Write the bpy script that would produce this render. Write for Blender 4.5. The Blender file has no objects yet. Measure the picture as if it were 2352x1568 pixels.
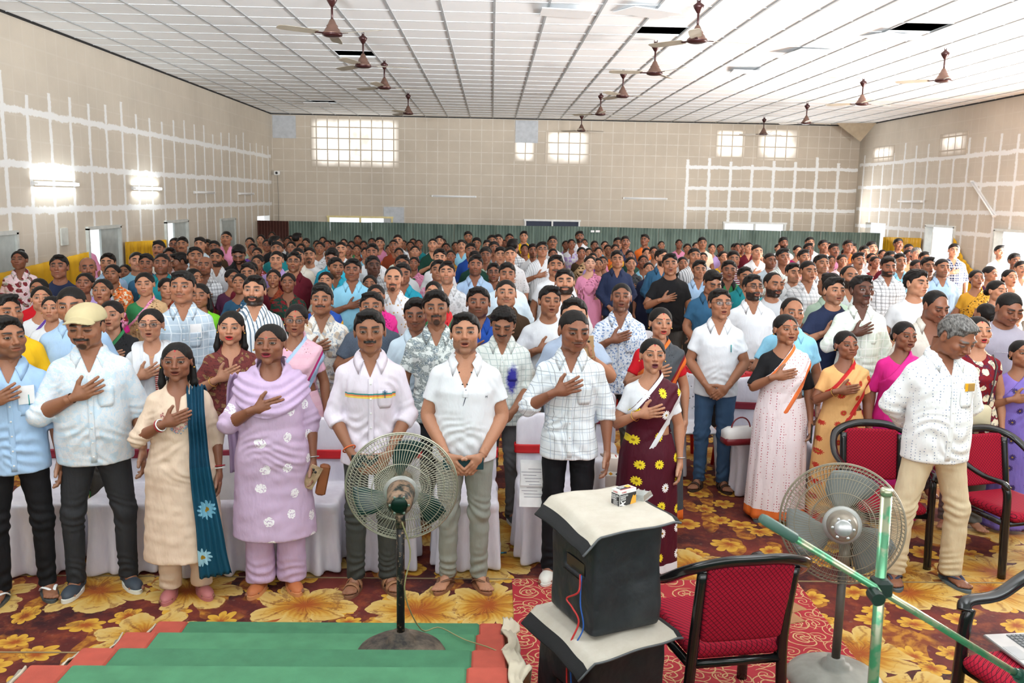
import bpy, math, random, colorsys
import numpy as np
from mathutils import Vector, Matrix

# ------------------------------------------------------------------ camera, world, lights, exposure
SC = bpy.context.scene
IMG_W, IMG_H, FPX = 2352, 1568, 2050.0
CAM_H = 2.35
YAW, PITCH, ROLL = math.radians(1.45), math.atan(329/2050), 0.0185
def cam_basis():
    f = Vector((math.sin(YAW)*math.cos(PITCH), math.cos(YAW)*math.cos(PITCH), -math.sin(PITCH)))
    r = Vector((math.cos(YAW), -math.sin(YAW), 0)); u = r.cross(f)
    return r*math.cos(ROLL)+u*math.sin(ROLL), u*math.cos(ROLL)-r*math.sin(ROLL), f
CR, CU, CF = cam_basis()
cam_data = bpy.data.cameras.new('camera'); cam = bpy.data.objects.new('camera', cam_data)
SC.collection.objects.link(cam)
cam_data.sensor_width = 36.0; cam_data.lens = FPX/IMG_W*36.0; cam_data.clip_end = 200; cam_data.clip_start = 0.05
M = Matrix.Identity(4)
for i in range(3):
    M[i][0] = CR[i]; M[i][1] = CU[i]; M[i][2] = -CF[i]
M[2][3] = CAM_H
cam.matrix_world = M
cam_data.dof.use_dof = True; cam_data.dof.focus_distance = 6.0; cam_data.dof.aperture_fstop = 8.0
SC.camera = cam
SC.cycles.max_bounces = 6; SC.cycles.glossy_bounces = 3; SC.cycles.transmission_bounces = 4

w = bpy.data.worlds.new('world'); SC.world = w; w.use_nodes = True
w.node_tree.nodes['Background'].inputs[0].default_value = (0.93, 0.97, 1.0, 1)
w.node_tree.nodes['Background'].inputs[1].default_value = 1.1
SC.view_settings.view_transform = 'Standard'; SC.view_settings.look = 'None'
SC.view_settings.gamma = 1.0; SC.view_settings.use_curve_mapping = False
SC.view_settings.exposure = 0.2

# room measures
XL, XR, YB, ZC = -6.02, 10.15, 25.0, 4.5
YF = -3.0            # front wall left out behind the camera so world light fills in
def area(name, loc, rot, sx, sy, power, col=(1, 1, 1)):
    l = bpy.data.lights.new(name, 'AREA'); l.shape = 'RECTANGLE'; l.size = sx; l.size_y = sy
    l.energy = power; l.color = col
    o = bpy.data.objects.new(name, l); SC.collection.objects.link(o); o.location = loc; o.rotation_euler = rot
    return o
# added fill lamp behind the camera, then daylight through the doorways and window slits
area('front_fill_light', (1.5, -2.6, 3.1), (math.radians(80), 0, 0), 12, 2.4, 190, (1, 0.985, 0.96))
for _x in (-2.5, 2.5, 6.5):      # unseen lamps added to brighten the ceiling
    _f = area('ceiling_fill_light', (_x, .2, 2.9), (math.radians(110), 0, 0), 1.5, .5, 255, (0.93, 0.97, 1.0)); _f.data.spread = math.radians(75)
area('doorway_daylight', (XR-0.15, 15.2, 1.2), (0, math.radians(90), 0), 2.2, 1.6, 620, (1, 0.99, 0.97))
area('doorway_daylight', (XR-0.15, 11.5, 1.2), (0, math.radians(90), 0), 2.2, 2.0, 800, (1, 0.99, 0.97))
area('window_daylight', (8.0, YB-0.25, 2.2), (math.radians(-90), 0, 0), 3.5, 0.5, 90)

def ray(px, py):
    return CR*((px-1176)/FPX) - CU*((py-784)/FPX) + CF
def on_plane_z(px, py, z=0.0):
    d = ray(px, py); k = (z-CAM_H)/d.z
    return Vector((d.x*k, d.y*k, z))
def on_plane_y(px, py, y):
    d = ray(px, py); k = y/d.y
    return Vector((d.x*k, y, CAM_H+d.z*k))
def on_plane_x(px, py, x):
    d = ray(px, py); k = x/d.x
    return Vector((x, d.y*k, CAM_H+d.z*k))
# ------------------------------------------------------------------ object helpers
COL = SC.collection
def tag(o, label=None, cat=None, group=None, kind=None):
    if label: o['label'] = label
    if cat: o['category'] = cat
    if group: o['group'] = group
    if kind: o['kind'] = kind
    return o
def empty(name, loc=(0, 0, 0), rz=0.0, label=None, cat=None, group=None, s=1.0):
    o = bpy.data.objects.new(name, None); COL.objects.link(o)
    o.location = loc; o.rotation_euler = (0, 0, rz); o.scale = (s, s, s); o.empty_display_size = 0.1
    return tag(o, label, cat, group)
def mesh_obj(name, v, f, mat, parent=None, smooth=True, col=None, mats=None, midx=None):
    """v (n,3) array, f list/array of quads (or list of lists); ONE mesh object"""
    me = bpy.data.meshes.new(name)
    if isinstance(f, np.ndarray):
        n = f.shape[1]
        me.vertices.add(len(v)); me.vertices.foreach_set('co', np.asarray(v, np.float32).ravel())
        me.loops.add(f.size); me.loops.foreach_set('vertex_index', f.astype(np.int32).ravel())
        me.polygons.add(len(f)); me.polygons.foreach_set('loop_start', np.arange(0, f.size, n, dtype=np.int32))
        me.polygons.foreach_set('loop_total', np.full(len(f), n, np.int32))
    else:
        me.from_pydata([tuple(map(float, p)) for p in v], [], [tuple(int(i) for i in q) for q in f])
    me.update(calc_edges=True)
    for m in (mats or [mat]): me.materials.append(m)
    if midx is not None: me.polygons.foreach_set('material_index', np.asarray(midx, np.int32))
    me.polygons.foreach_set('use_smooth', np.full(len(me.polygons), smooth))
    if col is not None:
        a = me.color_attributes.new('tint', 'FLOAT_COLOR', 'POINT')
        c = np.ones((len(v), 4), np.float32); c[:, :3] = col
        a.data.foreach_set('color', c.ravel())
    o = bpy.data.objects.new(name, me); COL.objects.link(o)
    if parent: o.parent = parent
    return o

class MB:
    """collects boxes, tubes, lathes into one mesh"""
    def __init__(s): s.v = []; s.f = []; s.sm = True
    def add(s, v, f):
        b = len(s.v); s.v += [tuple(p) for p in v]; s.f += [tuple(i+b for i in q) for q in f]; return s
    def box(s, c, d, rot=None, bev=0.0):
        x, y, z = d[0]/2, d[1]/2, d[2]/2
        if bev <= 0:
            v = [Vector((sx*x, sy*y, sz*z)) for sz in (-1, 1) for sy in (-1, 1) for sx in (-1, 1)]
            f = [(0, 2, 3, 1), (4, 5, 7, 6), (0, 1, 5, 4), (2, 6, 7, 3), (0, 4, 6, 2), (1, 3, 7, 5)]
        else:
            b = min(bev, x*.49, y*.49, z*.49); v = []; f = []
            prof = [(-z, b), (-z+b, 0), (z-b, 0), (z, b)]
            for (zz, ins) in prof:
                xx, yy = x-ins, y-ins; c2 = b*0.6
                v += [Vector(p+(zz,)) for p in ((-xx+c2, -yy), (xx-c2, -yy), (xx, -yy+c2), (xx, yy-c2), (xx-c2, yy), (-xx+c2, yy), (-xx, yy-c2), (-xx, -yy+c2))]
            for r in range(3):
                for i in range(8):
                    j = (i+1) % 8; f.append((r*8+i, r*8+j, r*8+8+j, r*8+8+i))
            f.append(tuple(reversed(range(8)))); f.append(tuple(range(24, 32)))
        R = rot.to_matrix() if hasattr(rot, 'to_matrix') else (Matrix.Identity(3) if rot is None else rot)
        return s.add([R @ p + Vector(c) for p in v], f)
    def tube(s, pts, r, n=8, closed=False, caps=True, flat=1.0):
        pts = [Vector(p) for p in pts]; m = len(pts)
        rr = r if hasattr(r, '__len__') else [r]*m
        b = len(s.v); up = None
        for i, p in enumerate(pts):
            a = pts[(i-1) % m] if (closed or i > 0) else p; c = pts[(i+1) % m] if (closed or i < m-1) else p
            t = (c-a).normalized()
            if up is None:
                up = Vector((0, 0, 1)) if abs(t.z) < .9 else Vector((0, 1, 0))
            sd = t.cross(up).normalized(); up = sd.cross(t).normalized()
            for k in range(n):
                an = 2*math.pi*k/n
                s.v.append(tuple(p+sd*math.cos(an)*rr[i]+up*math.sin(an)*rr[i]*flat))
        rg = m if closed else m-1
        for i in range(rg):
            for k in range(n):
                j = (i+1) % m
                s.f.append((b+i*n+k, b+i*n+(k+1) % n, b+j*n+(k+1) % n, b+j*n+k))
        if caps and not closed:
            s.f.append(tuple(b+k for k in reversed(range(n)))); s.f.append(tuple(b+(m-1)*n+k for k in range(n)))
        return s
    def lathe(s, prof, c=(0, 0, 0), n=24, axis=None, sq=1.0):
        """prof [(r,z)] around z, optional rotation matrix"""
        c = Vector(c); b = len(s.v); m = len(prof)
        for (r, z) in prof:
            for k in range(n):
                an = 2*math.pi*k/n; p = Vector((r*math.cos(an), r*math.sin(an)*sq, z))
                if axis is not None: p = axis @ p
                s.v.append(tuple(p+c))
        for i in range(m-1):
            for k in range(n):
                s.f.append((b+i*n+k, b+i*n+(k+1) % n, b+(i+1)*n+(k+1) % n, b+(i+1)*n+k))
        if prof[0][0] > 1e-6: s.f.append(tuple(b+k for k in reversed(range(n))))
        if prof[-1][0] > 1e-6: s.f.append(tuple(b+(m-1)*n+k for k in range(n)))
        return s
    def prism(s, poly, z0, z1, M4=None):
        n = len(poly); v = [Vector((x, y, z0)) for x, y in poly]+[Vector((x, y, z1)) for x, y in poly]
        if M4 is not None: v = [M4 @ p for p in v]
        f = [tuple(reversed(range(n))), tuple(range(n, 2*n))]+[(i, (i+1) % n, n+(i+1) % n, n+i) for i in range(n)]
        return s.add(v, f)
    def build(s, name, mat, parent=None, smooth=False):
        o = mesh_obj(name, s.v, s.f, mat, parent, smooth)
        return o
def auto_smooth(o, deg=35):
    me = o.data
    me.polygons.foreach_set('use_smooth', np.full(len(me.polygons), True))
    try: me.set_sharp_from_angle(angle=math.radians(deg))
    except Exception: pass
    return o

# ------------------------------------------------------------------ material helpers
def S2L(c):
    return tuple(((x/12.92) if x <= .04045 else ((x+.055)/1.055)**2.4) for x in c)
def HEX(h):
    h = h.lstrip('#'); return S2L(tuple(int(h[i:i+2], 16)/255 for i in (0, 2, 4)))
class NT:
    def __init__(s, name):
        s.m = bpy.data.materials.new(name); s.m.use_nodes = True; s.t = s.m.node_tree
        s.b = s.t.nodes['Principled BSDF']
    def n(s, ty, **kw):
        nd = s.t.nodes.new(ty)
        for k, v in kw.items():
            if k.startswith('i_'):
                key = k[2:]; key = int(key) if key.isdigit() else key
                nd.inputs[key].default_value = v
            else: setattr(nd, k, v)
        return nd
    def l(s, a, b): s.t.links.new(a, b)
    def math(s, op, a, b=None, c=None, clamp=False):
        nd = s.n('ShaderNodeMath', operation=op, use_clamp=clamp)
        for i, x in enumerate((a, b, c)):
            if x is None: continue
            if isinstance(x, (int, float)): nd.inputs[i].default_value = x
            else: s.l(x, nd.inputs[i])
        return nd.outputs[0]
    def mix(s, fac, a, b, mode='MIX'):
        nd = s.n('ShaderNodeMix', data_type='RGBA', blend_type=mode)
        for key, x in ((0, fac), (6, a), (7, b)):
            if isinstance(x, (int, float)): nd.inputs[key].default_value = x
            elif isinstance(x, tuple): nd.inputs[key].default_value = tuple(x[:3])+(1,)
            else: s.l(x, nd.inputs[key])
        return nd.outputs[2]
    def coord(s, which='Object', scale=(1, 1, 1), loc=(0, 0, 0), rot=(0, 0, 0)):
        tc = s.n('ShaderNodeTexCoord'); mp = s.n('ShaderNodeMapping')
        mp.inputs['Scale'].default_value = scale; mp.inputs['Location'].default_value = loc
        mp.inputs['Rotation'].default_value = rot
        s.l(tc.outputs[which], mp.inputs['Vector']); return mp.outputs[0]
    def noise(s, vec, scale, detail=3, rough=.5, out='Fac'):
        nd = s.n('ShaderNodeTexNoise'); nd.inputs['Scale'].default_value = scale
        nd.inputs['Detail'].default_value = detail; nd.inputs['Roughness'].default_value = rough
        if vec is not None: s.l(vec, nd.inputs['Vector'])
        return nd.outputs[0] if out == 'Fac' else nd.outputs[1]
    def ramp(s, x, a, b, c0=0.0, c1=1.0):
        nd = s.n('ShaderNodeMapRange', clamp=True)
        s.l(x, nd.inputs[0]); nd.inputs[1].default_value = a; nd.inputs[2].default_value = b
        nd.inputs[3].default_value = c0; nd.inputs[4].default_value = c1
        return nd.outputs[0]
    def xyz(s, vec):
        nd = s.n('ShaderNodeSeparateXYZ'); s.l(vec, nd.inputs[0]); return nd.outputs
    def color(s, c):
        if isinstance(c, tuple): s.b.inputs['Base Color'].default_value = tuple(c[:3])+(1,)
        else: s.l(c, s.b.inputs['Base Color'])
    def bump(s, h, strength=.3, dist=.01):
        nd = s.n('ShaderNodeBump'); nd.inputs['Strength'].default_value = strength; nd.inputs['Distance'].default_value = dist
        s.l(h, nd.inputs['Height']); s.l(nd.outputs[0], s.b.inputs['Normal'])
    def set(s, rough=.5, metal=0.0, spec=.5, **kw):
        s.b.inputs['Roughness'].default_value = rough; s.b.inputs['Metallic'].default_value = metal
        s.b.inputs['Specular IOR Level'].default_value = spec
        for k, v in kw.items(): s.b.inputs[k].default_value = v
        return s.m
_MC = {}
def plain(name, col, rough=.5, metal=0.0, spec=.5, var=0.12, nscale=9.0, bump=0.0, bscale=60.0, **kw):
    key = ('plain', name, col, rough, metal)
    if key in _MC: return _MC[key]
    t = NT(name); v = t.coord()
    nz = t.noise(v, nscale, 4)
    dark = tuple(x*(1-var) for x in col); lite = tuple(min(1, x*(1+var*.6)) for x in col)
    t.color(t.mix(t.ramp(nz, .3, .7), dark, lite))
    if bump: t.bump(t.noise(v, bscale, 3), bump, .004)
    _MC[key] = t.set(rough, metal, spec, **kw); return _MC[key]

# ------------------------------------------------------------------ implicit surfaces (signed distance fields, surface nets)
def grid(lo, hi, h):
    ax = [np.arange(lo[i], hi[i]+h, h, dtype=np.float32) for i in range(3)]
    return (ax[0][:, None, None], ax[1][None, :, None], ax[2][None, None, :]), np.array([a[0] for a in ax]), h
def ell(P, c, r, R=None):
    x, y, z = P[0]-c[0], P[1]-c[1], P[2]-c[2]
    if R is not None:
        x, y, z = R[0][0]*x+R[1][0]*y+R[2][0]*z, R[0][1]*x+R[1][1]*y+R[2][1]*z, R[0][2]*x+R[1][2]*y+R[2][2]*z
    k0 = np.sqrt((x/r[0])**2+(y/r[1])**2+(z/r[2])**2); k1 = np.sqrt((x/r[0]**2)**2+(y/r[1]**2)**2+(z/r[2]**2)**2)
    return k0*(k0-1)/(k1+1e-9)
def cap(P, a, b, ra, rb=None, fl=None):
    rb = ra if rb is None else rb
    a = np.asarray(a, float); d = np.asarray(b, float)-a; L = float(d@d)+1e-12
    x, y, z = P[0]-a[0], P[1]-a[1], P[2]-a[2]
    t = np.clip((x*d[0]+y*d[1]+z*d[2])/L, 0, 1)
    return np.sqrt((x-d[0]*t)**2+(y-d[1]*t)**2+(z-d[2]*t)**2)-(ra+(rb-ra)*t)
def smin(a, b, k):
    h = np.clip(.5+.5*(b-a)/k, 0, 1); return b+(a-b)*h-k*h*(1-h)
def smax(a, b, k): return -smin(-a, -b, k)
def halfsp(P, p, n):
    n = np.asarray(n, float); n = n/np.linalg.norm(n)
    return (P[0]-p[0])*n[0]+(P[1]-p[1])*n[1]+(P[2]-p[2])*n[2]
def nets(V, o, h, smooth=1):
    V = V.astype(np.float32); S = V < 0
    nx, ny, nz = V.shape
    c = lambda A, i, j, k: A[i:nx-1+i, j:ny-1+j, k:nz-1+k]
    cnt = sum(c(S, i, j, k).astype(np.int8) for i in (0, 1) for j in (0, 1) for k in (0, 1))
    act = (cnt > 0) & (cnt < 8)
    I, J, K = np.nonzero(act); n = len(I)
    if n == 0: return np.zeros((0, 3)), np.zeros((0, 4), int)
    idx = np.full(act.shape, -1, np.int64); idx[I, J, K] = np.arange(n)
    acc = np.zeros((n, 3)); num = np.zeros(n)
    offs = [(i, j, k) for i in (0, 1) for j in (0, 1) for k in (0, 1)]
    for a in offs:
        for ax in range(3):
            if a[ax] == 1: continue
            b = list(a); b[ax] = 1
            va = V[I+a[0], J+a[1], K+a[2]]; vb = V[I+b[0], J+b[1], K+b[2]]
            m = (va < 0) != (vb < 0); t = np.where(m, va/(va-vb+1e-12), 0)
            p = np.array(a, float)[None, :].repeat(n, 0); p[:, ax] = t
            acc += p*m[:, None]; num += m
    v = (acc/num[:, None]+np.stack([I, J, K], 1))
    F = []
    # x edges
    for ax in range(3):
        sl0 = [slice(None)]*3; sl1 = [slice(None)]*3
        sl0[ax] = slice(0, -1); sl1[ax] = slice(1, None)
        A = S[tuple(sl0)]; B = S[tuple(sl1)]; d = (A != B)
        u, w_ = [(1, 2), (2, 0), (0, 1)][ax]
        # interior only
        sh = list(d.shape); sel = [slice(None)]*3; sel[u] = slice(1, sh[u]-1); sel[w_] = slice(1, sh[w_]-1)
        m = np.zeros_like(d); m[tuple(sel)] = d[tuple(sel)]
        e = np.stack(np.nonzero(m), 1)
        if len(e) == 0: continue
        q = []
        for du, dw in ((-1, -1), (0, -1), (0, 0), (-1, 0)):
            g = e.copy(); g[:, u] += du; g[:, w_] += dw; q.append(idx[g[:, 0], g[:, 1], g[:, 2]])
        q = np.stack(q, 1); flip = ~A[tuple(e.T)]
        q[flip] = q[flip][:, ::-1]
        F.append(q)
    f = np.concatenate(F); f = f[(f >= 0).all(1)]
    v = v*h+np.asarray(o)[None, :]
    for _ in range(smooth): v = relax(v, f, .5)
    return v, f
def relax(v, f, lam=.5):
    s = np.zeros_like(v); n = np.zeros(len(v))
    for a, b in ((0, 1), (1, 2), (2, 3), (3, 0)):
        for p, q in ((a, b), (b, a)):
            for k in range(3): s[:, k] += np.bincount(f[:, p], v[f[:, q], k], len(v))
            n += np.bincount(f[:, p], minlength=len(v))
    return v*(1-lam)+lam*s/np.maximum(n, 1)[:, None]
def vnormals(v, f):
    fn = np.cross(v[f[:, 2]]-v[f[:, 0]], v[f[:, 3]]-v[f[:, 1]]); N = np.zeros_like(v)
    for a in range(4):
        for k in range(3): N[:, k] += np.bincount(f[:, a], fn[:, k], len(v))
    return N/(np.linalg.norm(N, axis=1)[:, None]+1e-12)
def wob(p, freq, seed, n=7, aniso=(1, 1, 1)):
    """smooth pseudo noise in -1..1 from random sinusoids"""
    r = np.random.RandomState(seed); s = np.zeros(len(p))
    for i in range(n):
        d = r.normal(size=3); d /= np.linalg.norm(d); d = d*np.array(aniso)
        fr = freq*(0.6+0.9*r.rand()); s += np.sin(p@d*fr*6.283+r.rand()*6.283)
    return s/n*1.6
def sstep(x, a, b):
    t = np.clip((x-a)/(b-a), 0, 1); return t*t*(3-2*t)
def join(parts):
    vs, fs, cs = [], [], []; b = 0
    for v, f, c in parts:
        vs.append(v); fs.append(f+b); cs.append(c if getattr(c, 'ndim', 1) == 2 else np.tile(np.asarray(c), (len(v), 1))); b += len(v)
    return np.concatenate(vs), np.concatenate(fs), np.concatenate(cs)
# ------------------------------------------------------------------ heads (head space: origin mid-head, face towards -y, 1.66 m body)
EYE = (.0315, -.0765, .004)
def head_sdf(P, fem=False, mouth=0.0, lids=1.0):
    X, Y, Z = P; AX = np.abs(X); Q = (AX, Y, Z)
    d = ell(P, (0, .014, .026), (.0745, .0925, .0855))
    d = smin(d, ell(P, (0, -.022, -.030), (.0595 if not fem else .057, .066, .082)), .03)          # face block
    d = smin(d, ell(P, (0, -.064-.001*mouth, -.094-.010*mouth), (.027 if not fem else .022, .020, .020)), .026)  # chin
    d = smin(d, ell(Q, (.044, -.020, -.070), (.018, .035, .024)), .025)                             # jaw corners
    d = smin(d, ell(Q, (.042, -.060, -.020), (.020, .018, .019)), .022)                             # cheekbones
    d = smin(d, ell(Q, (.026, -.077, .026), (.026, .0135, .0085 if not fem else .006)), .018)       # brow ridge
    d = smax(d, -ell(Q, (.0325, -.099, .005), (.0195, .0185, .0125)), .012)                         # sockets
    lid = np.sqrt((AX-EYE[0])**2+(Y-EYE[1])**2+(Z-EYE[2])**2)-.0145
    d = smin(d, lid, .005)
    # almond opening
    op = .0029*lids+.0010
    d = smax(d, -ell(Q, (EYE[0], EYE[1]-.013, EYE[2]-.0005), (.0150, .0105, op)), .0012)
    # nose
    d = smin(d, cap(P, (0, -.083, .014), (0, -.1045, -.026), .0068, .0105), .013)
    d = smin(d, ell(P, (0, -.1055, -.0285), (.0095, .0095, .0085)), .006)
    d = smin(d, ell(Q, (.0125, -.094, -.031), (.0075, .0095, .0072)), .006)
    d = smax(d, -ell(Q, (.0062, -.1005, -.0375), (.0036, .0052, .0042)), .002)
    # muzzle and lips
    d = smin(d, ell(P, (0, -.072, -.060), (.026, .019, .022)), .018)
    ml = -.0585
    d = smin(d, ell(Q, (.007, -.0885, ml+.0045), (.0165, .0065, .0044)), .004)
    d = smin(d, ell(P, (0, -.0875, ml-.0075-.012*mouth), (.0165, .0072, .0052)), .004)
    d = smax(d, -ell(P, (0, -.0975, ml-.001-.006*mouth), (.0215, .012+.012*mouth, .0011+.0075*mouth)), .002)
    # ears
    e = ell(Q, (.0765, .012, -.004), (.0085, .0185, .0315))
    e = smax(e, -ell(Q, (.0850, .008, .000), (.0055, .0110, .0190)), .004)
    d = smin(d, e, .007)
    # neck
    nr = .0525 if not fem else .0455
    d = smin(d, cap(P, (0, .022, -.06), (0, .040, -.235), nr, nr+.006), .022)
    if not fem: d = smin(d, ell(P, (0, -.022, -.135), (.008, .010, .012)), .02)
    return d
def head_tpl(h, fem, mouth, lids=1.0):
    P, o, h = grid((-.096, -.130, -.205), (.096, .125, .125), h)
    D = head_sdf(P, fem, mouth, lids)
    D = np.maximum(D, -(P[2]+.198)+0*D)
    return nets(D, o, h, 1 if h < .004 else 0)
_HT = {}
def head_template(lod, fem, mouth, lids):
    k = (lod, fem, mouth > .5, lids < .6)
    if k not in _HT:
        _HT[k] = head_tpl((.0023, .0034, .0058, .0085)[lod], fem, .9 if mouth > .5 else .12, .15 if lids < .6 else 1.0)
    return _HT[k]

def hair_sdf(P, st):
    """full hair volume that sinks into the scalp towards the hairline"""
    X, Y, Z = P; AX = np.abs(X); Q = (AX, Y, Z)
    scalp = ell(P, (0, .014, .026), (.0745, .0925, .0855))+.0022
    jag = .0035*np.sin(X*310+1)*np.sin(Z*250+Y*190)+.002*np.sin(X*700)
    def blend(full, face, low, wdt=.020):
        s = np.clip((np.minimum(face, low)+jag)/wdt, 0, 1); s = s*s*(3-2*s)
        return scalp*(1-s)+full*s
    if st in ('short', 'curly', 'quiff', 'crop', 'bald', 'reced'):
        t = {'short': .014, 'curly': .018, 'quiff': .015, 'crop': .005, 'bald': .005, 'reced': .006}[st]
        d = ell(P, (0, .017, .029), (.0755+t*.5, .0930+t*.75, .0865+t))
        if st == 'quiff': d = smin(d, ell(P, (.014, -.050, .102), (.050, .034, .022)), .02)
        if st == 'curly': d = smin(d, ell(P, (0, -.035, .094), (.062, .044, .030)), .02)
        if st == 'short': d = smin(d, ell(P, (-.010, -.042, .096), (.056, .034, .020)), .02)
        face = {'reced': lambda: ell(P, (0, -.105, .036), (.074, .092, .088)), 'bald': lambda: ell(P, (0, -.060, .075), (.085, .110, .085))}.get(st, lambda: ell(P, (0, -.118, .002), (.0675, .083, .089)))()
        low = np.interp(Y, [-.09, -.03, -.012, .0, .03, .05, .12], [.06, .035, -.012, .022, .028, -.045, -.055])
        return blend(d, face, Z-low, .016 if st != 'crop' else .012)
    d = ell(P, (0, .018, .028), (.0815, .0985, .0915))
    d = smax(d, -(ell(P, (0, -.03, .124), (.0018, .06, .012))), .003)     # parting
    low = np.interp(Y, [-.09, -.03, -.005, .02, .12], [.055, .000, .002, -.040, -.065])
    d = blend(d, ell(P, (0, -.116, -.006), (.0655, .080, .097)), Z-low, .020)
    if st == 'bun': d = smin(d, ell(P, (0, .122, -.020), (.045, .034, .040)), .012)
    if st == 'topbun': d = smin(d, ell(P, (0, .070, .118), (.038, .034, .026)), .010)
    if st == 'pony': d = smin(d, smin(cap(P, (0, .10, -.01), (.01, .125, -.12), .028, .032), cap(P, (.01, .125, -.12), (.0, .115, -.36), .032, .018), .02), .015)
    if st == 'long':
        d = smin(d, smin(cap(P, (0, .07, .0), (.0, .085, -.16), .062, .075), cap(P, (.0, .085, -.16), (.0, .105, -.38), .075, .05), .03), .02)
        d = smin(d, smin(cap(Q, (.076, .025, .01), (.086, .015, -.14), .012, .020), cap(Q, (.086, .015, -.14), (.085, .015, -.30), .020, .012), .02), .015)
    return d
_HR = {}
def hair_template(lod, st):
    k = (lod, st)
    if k not in _HR:
        h = (.0030, .0042, .0065, .0095)[lod]
        lo = (-.13, -.135, -.09); hi = (.13, .17, .155)
        if st in ('long', 'pony', 'side'): lo = (-.14, -.135, -.42)
        P, o, h = grid(lo, hi, h); D = hair_sdf(P, st)
        v, f = nets(D, o, h, 1)
        N = vnormals(v, f)
        if lod < 3:
            amp, fr = {'curly': (.0050, 38), 'short': (.0026, 34), 'quiff': (.0034, 30), 'crop': (.0006, 60)}.get(st, (.0013, 30))
            an = (1, 1, 1) if st in ('curly', 'crop') else (1.6, .35, .6)
            v = v+N*(wob(v, fr, 3, 9, an)*amp*sstep(ell(v.T, (0, .014, .026), (.0745, .0925, .0855)), .002, .008))[:, None]
        _HR[k] = (v, f)
    return _HR[k]

def head_warp(p, q, nod, turn, tilt=0.0):
    """q: per-person face shape; then nod and turn about the neck"""
    v = p.copy(); x, y, z = v[:, 0].copy(), v[:, 1].copy(), v[:, 2].copy()
    lower = 1-sstep(z, -.10, .0)
    headw = sstep(z, -.15, -.09)
    v[:, 0] = x*(1+q.get('w', 0)*headw+q.get('jaw', 0)*lower*headw)
    ck = np.exp(-(((np.abs(x)-.045)/.022)**2+((z+.040)/.030)**2))*(y < .02)
    v[:, 0] += np.sign(x)*ck*q.get('fat', 0)*.010; v[:, 1] -= ck*q.get('fat', 0)*.005
    v[:, 2] = z+np.where(z < 0, z*q.get('len', 0)*headw, 0)
    ns = np.exp(-((x/.018)**2+((z+.022)/.022)**2))*(y < -.075)
    v[:, 1] -= ns*q.get('nose', 0)*.008; v[:, 0] += x*ns*q.get('nosew', 0)*.35
    ch = np.exp(-((x/.03)**2+((z+.10)/.025)**2))*(y < -.02); v[:, 1] -= ch*q.get('chin', 0)*.008
    # bend
    wgt = sstep(v[:, 2], -.20, -.085)[:, None]
    piv = np.array([0, .025, -.11])
    cn, sn, ct, st_, cl, sl = math.cos(nod), math.sin(nod), math.cos(turn), math.sin(turn), math.cos(tilt), math.sin(tilt)
    Rx = np.array([[1, 0, 0], [0, cn, -sn], [0, sn, cn]]); Rz = np.array([[ct, -st_, 0], [st_, ct, 0], [0, 0, 1]])
    Ry = np.array([[cl, 0, sl], [0, 1, 0], [-sl, 0, cl]])
    r = (v-piv) @ (Rz @ Ry @ Rx).T+piv
    if nod > 0: r[:, 1] -= .10*nod*wgt[:, 0]*0.3
    return v*(1-wgt)+r*wgt

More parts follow.
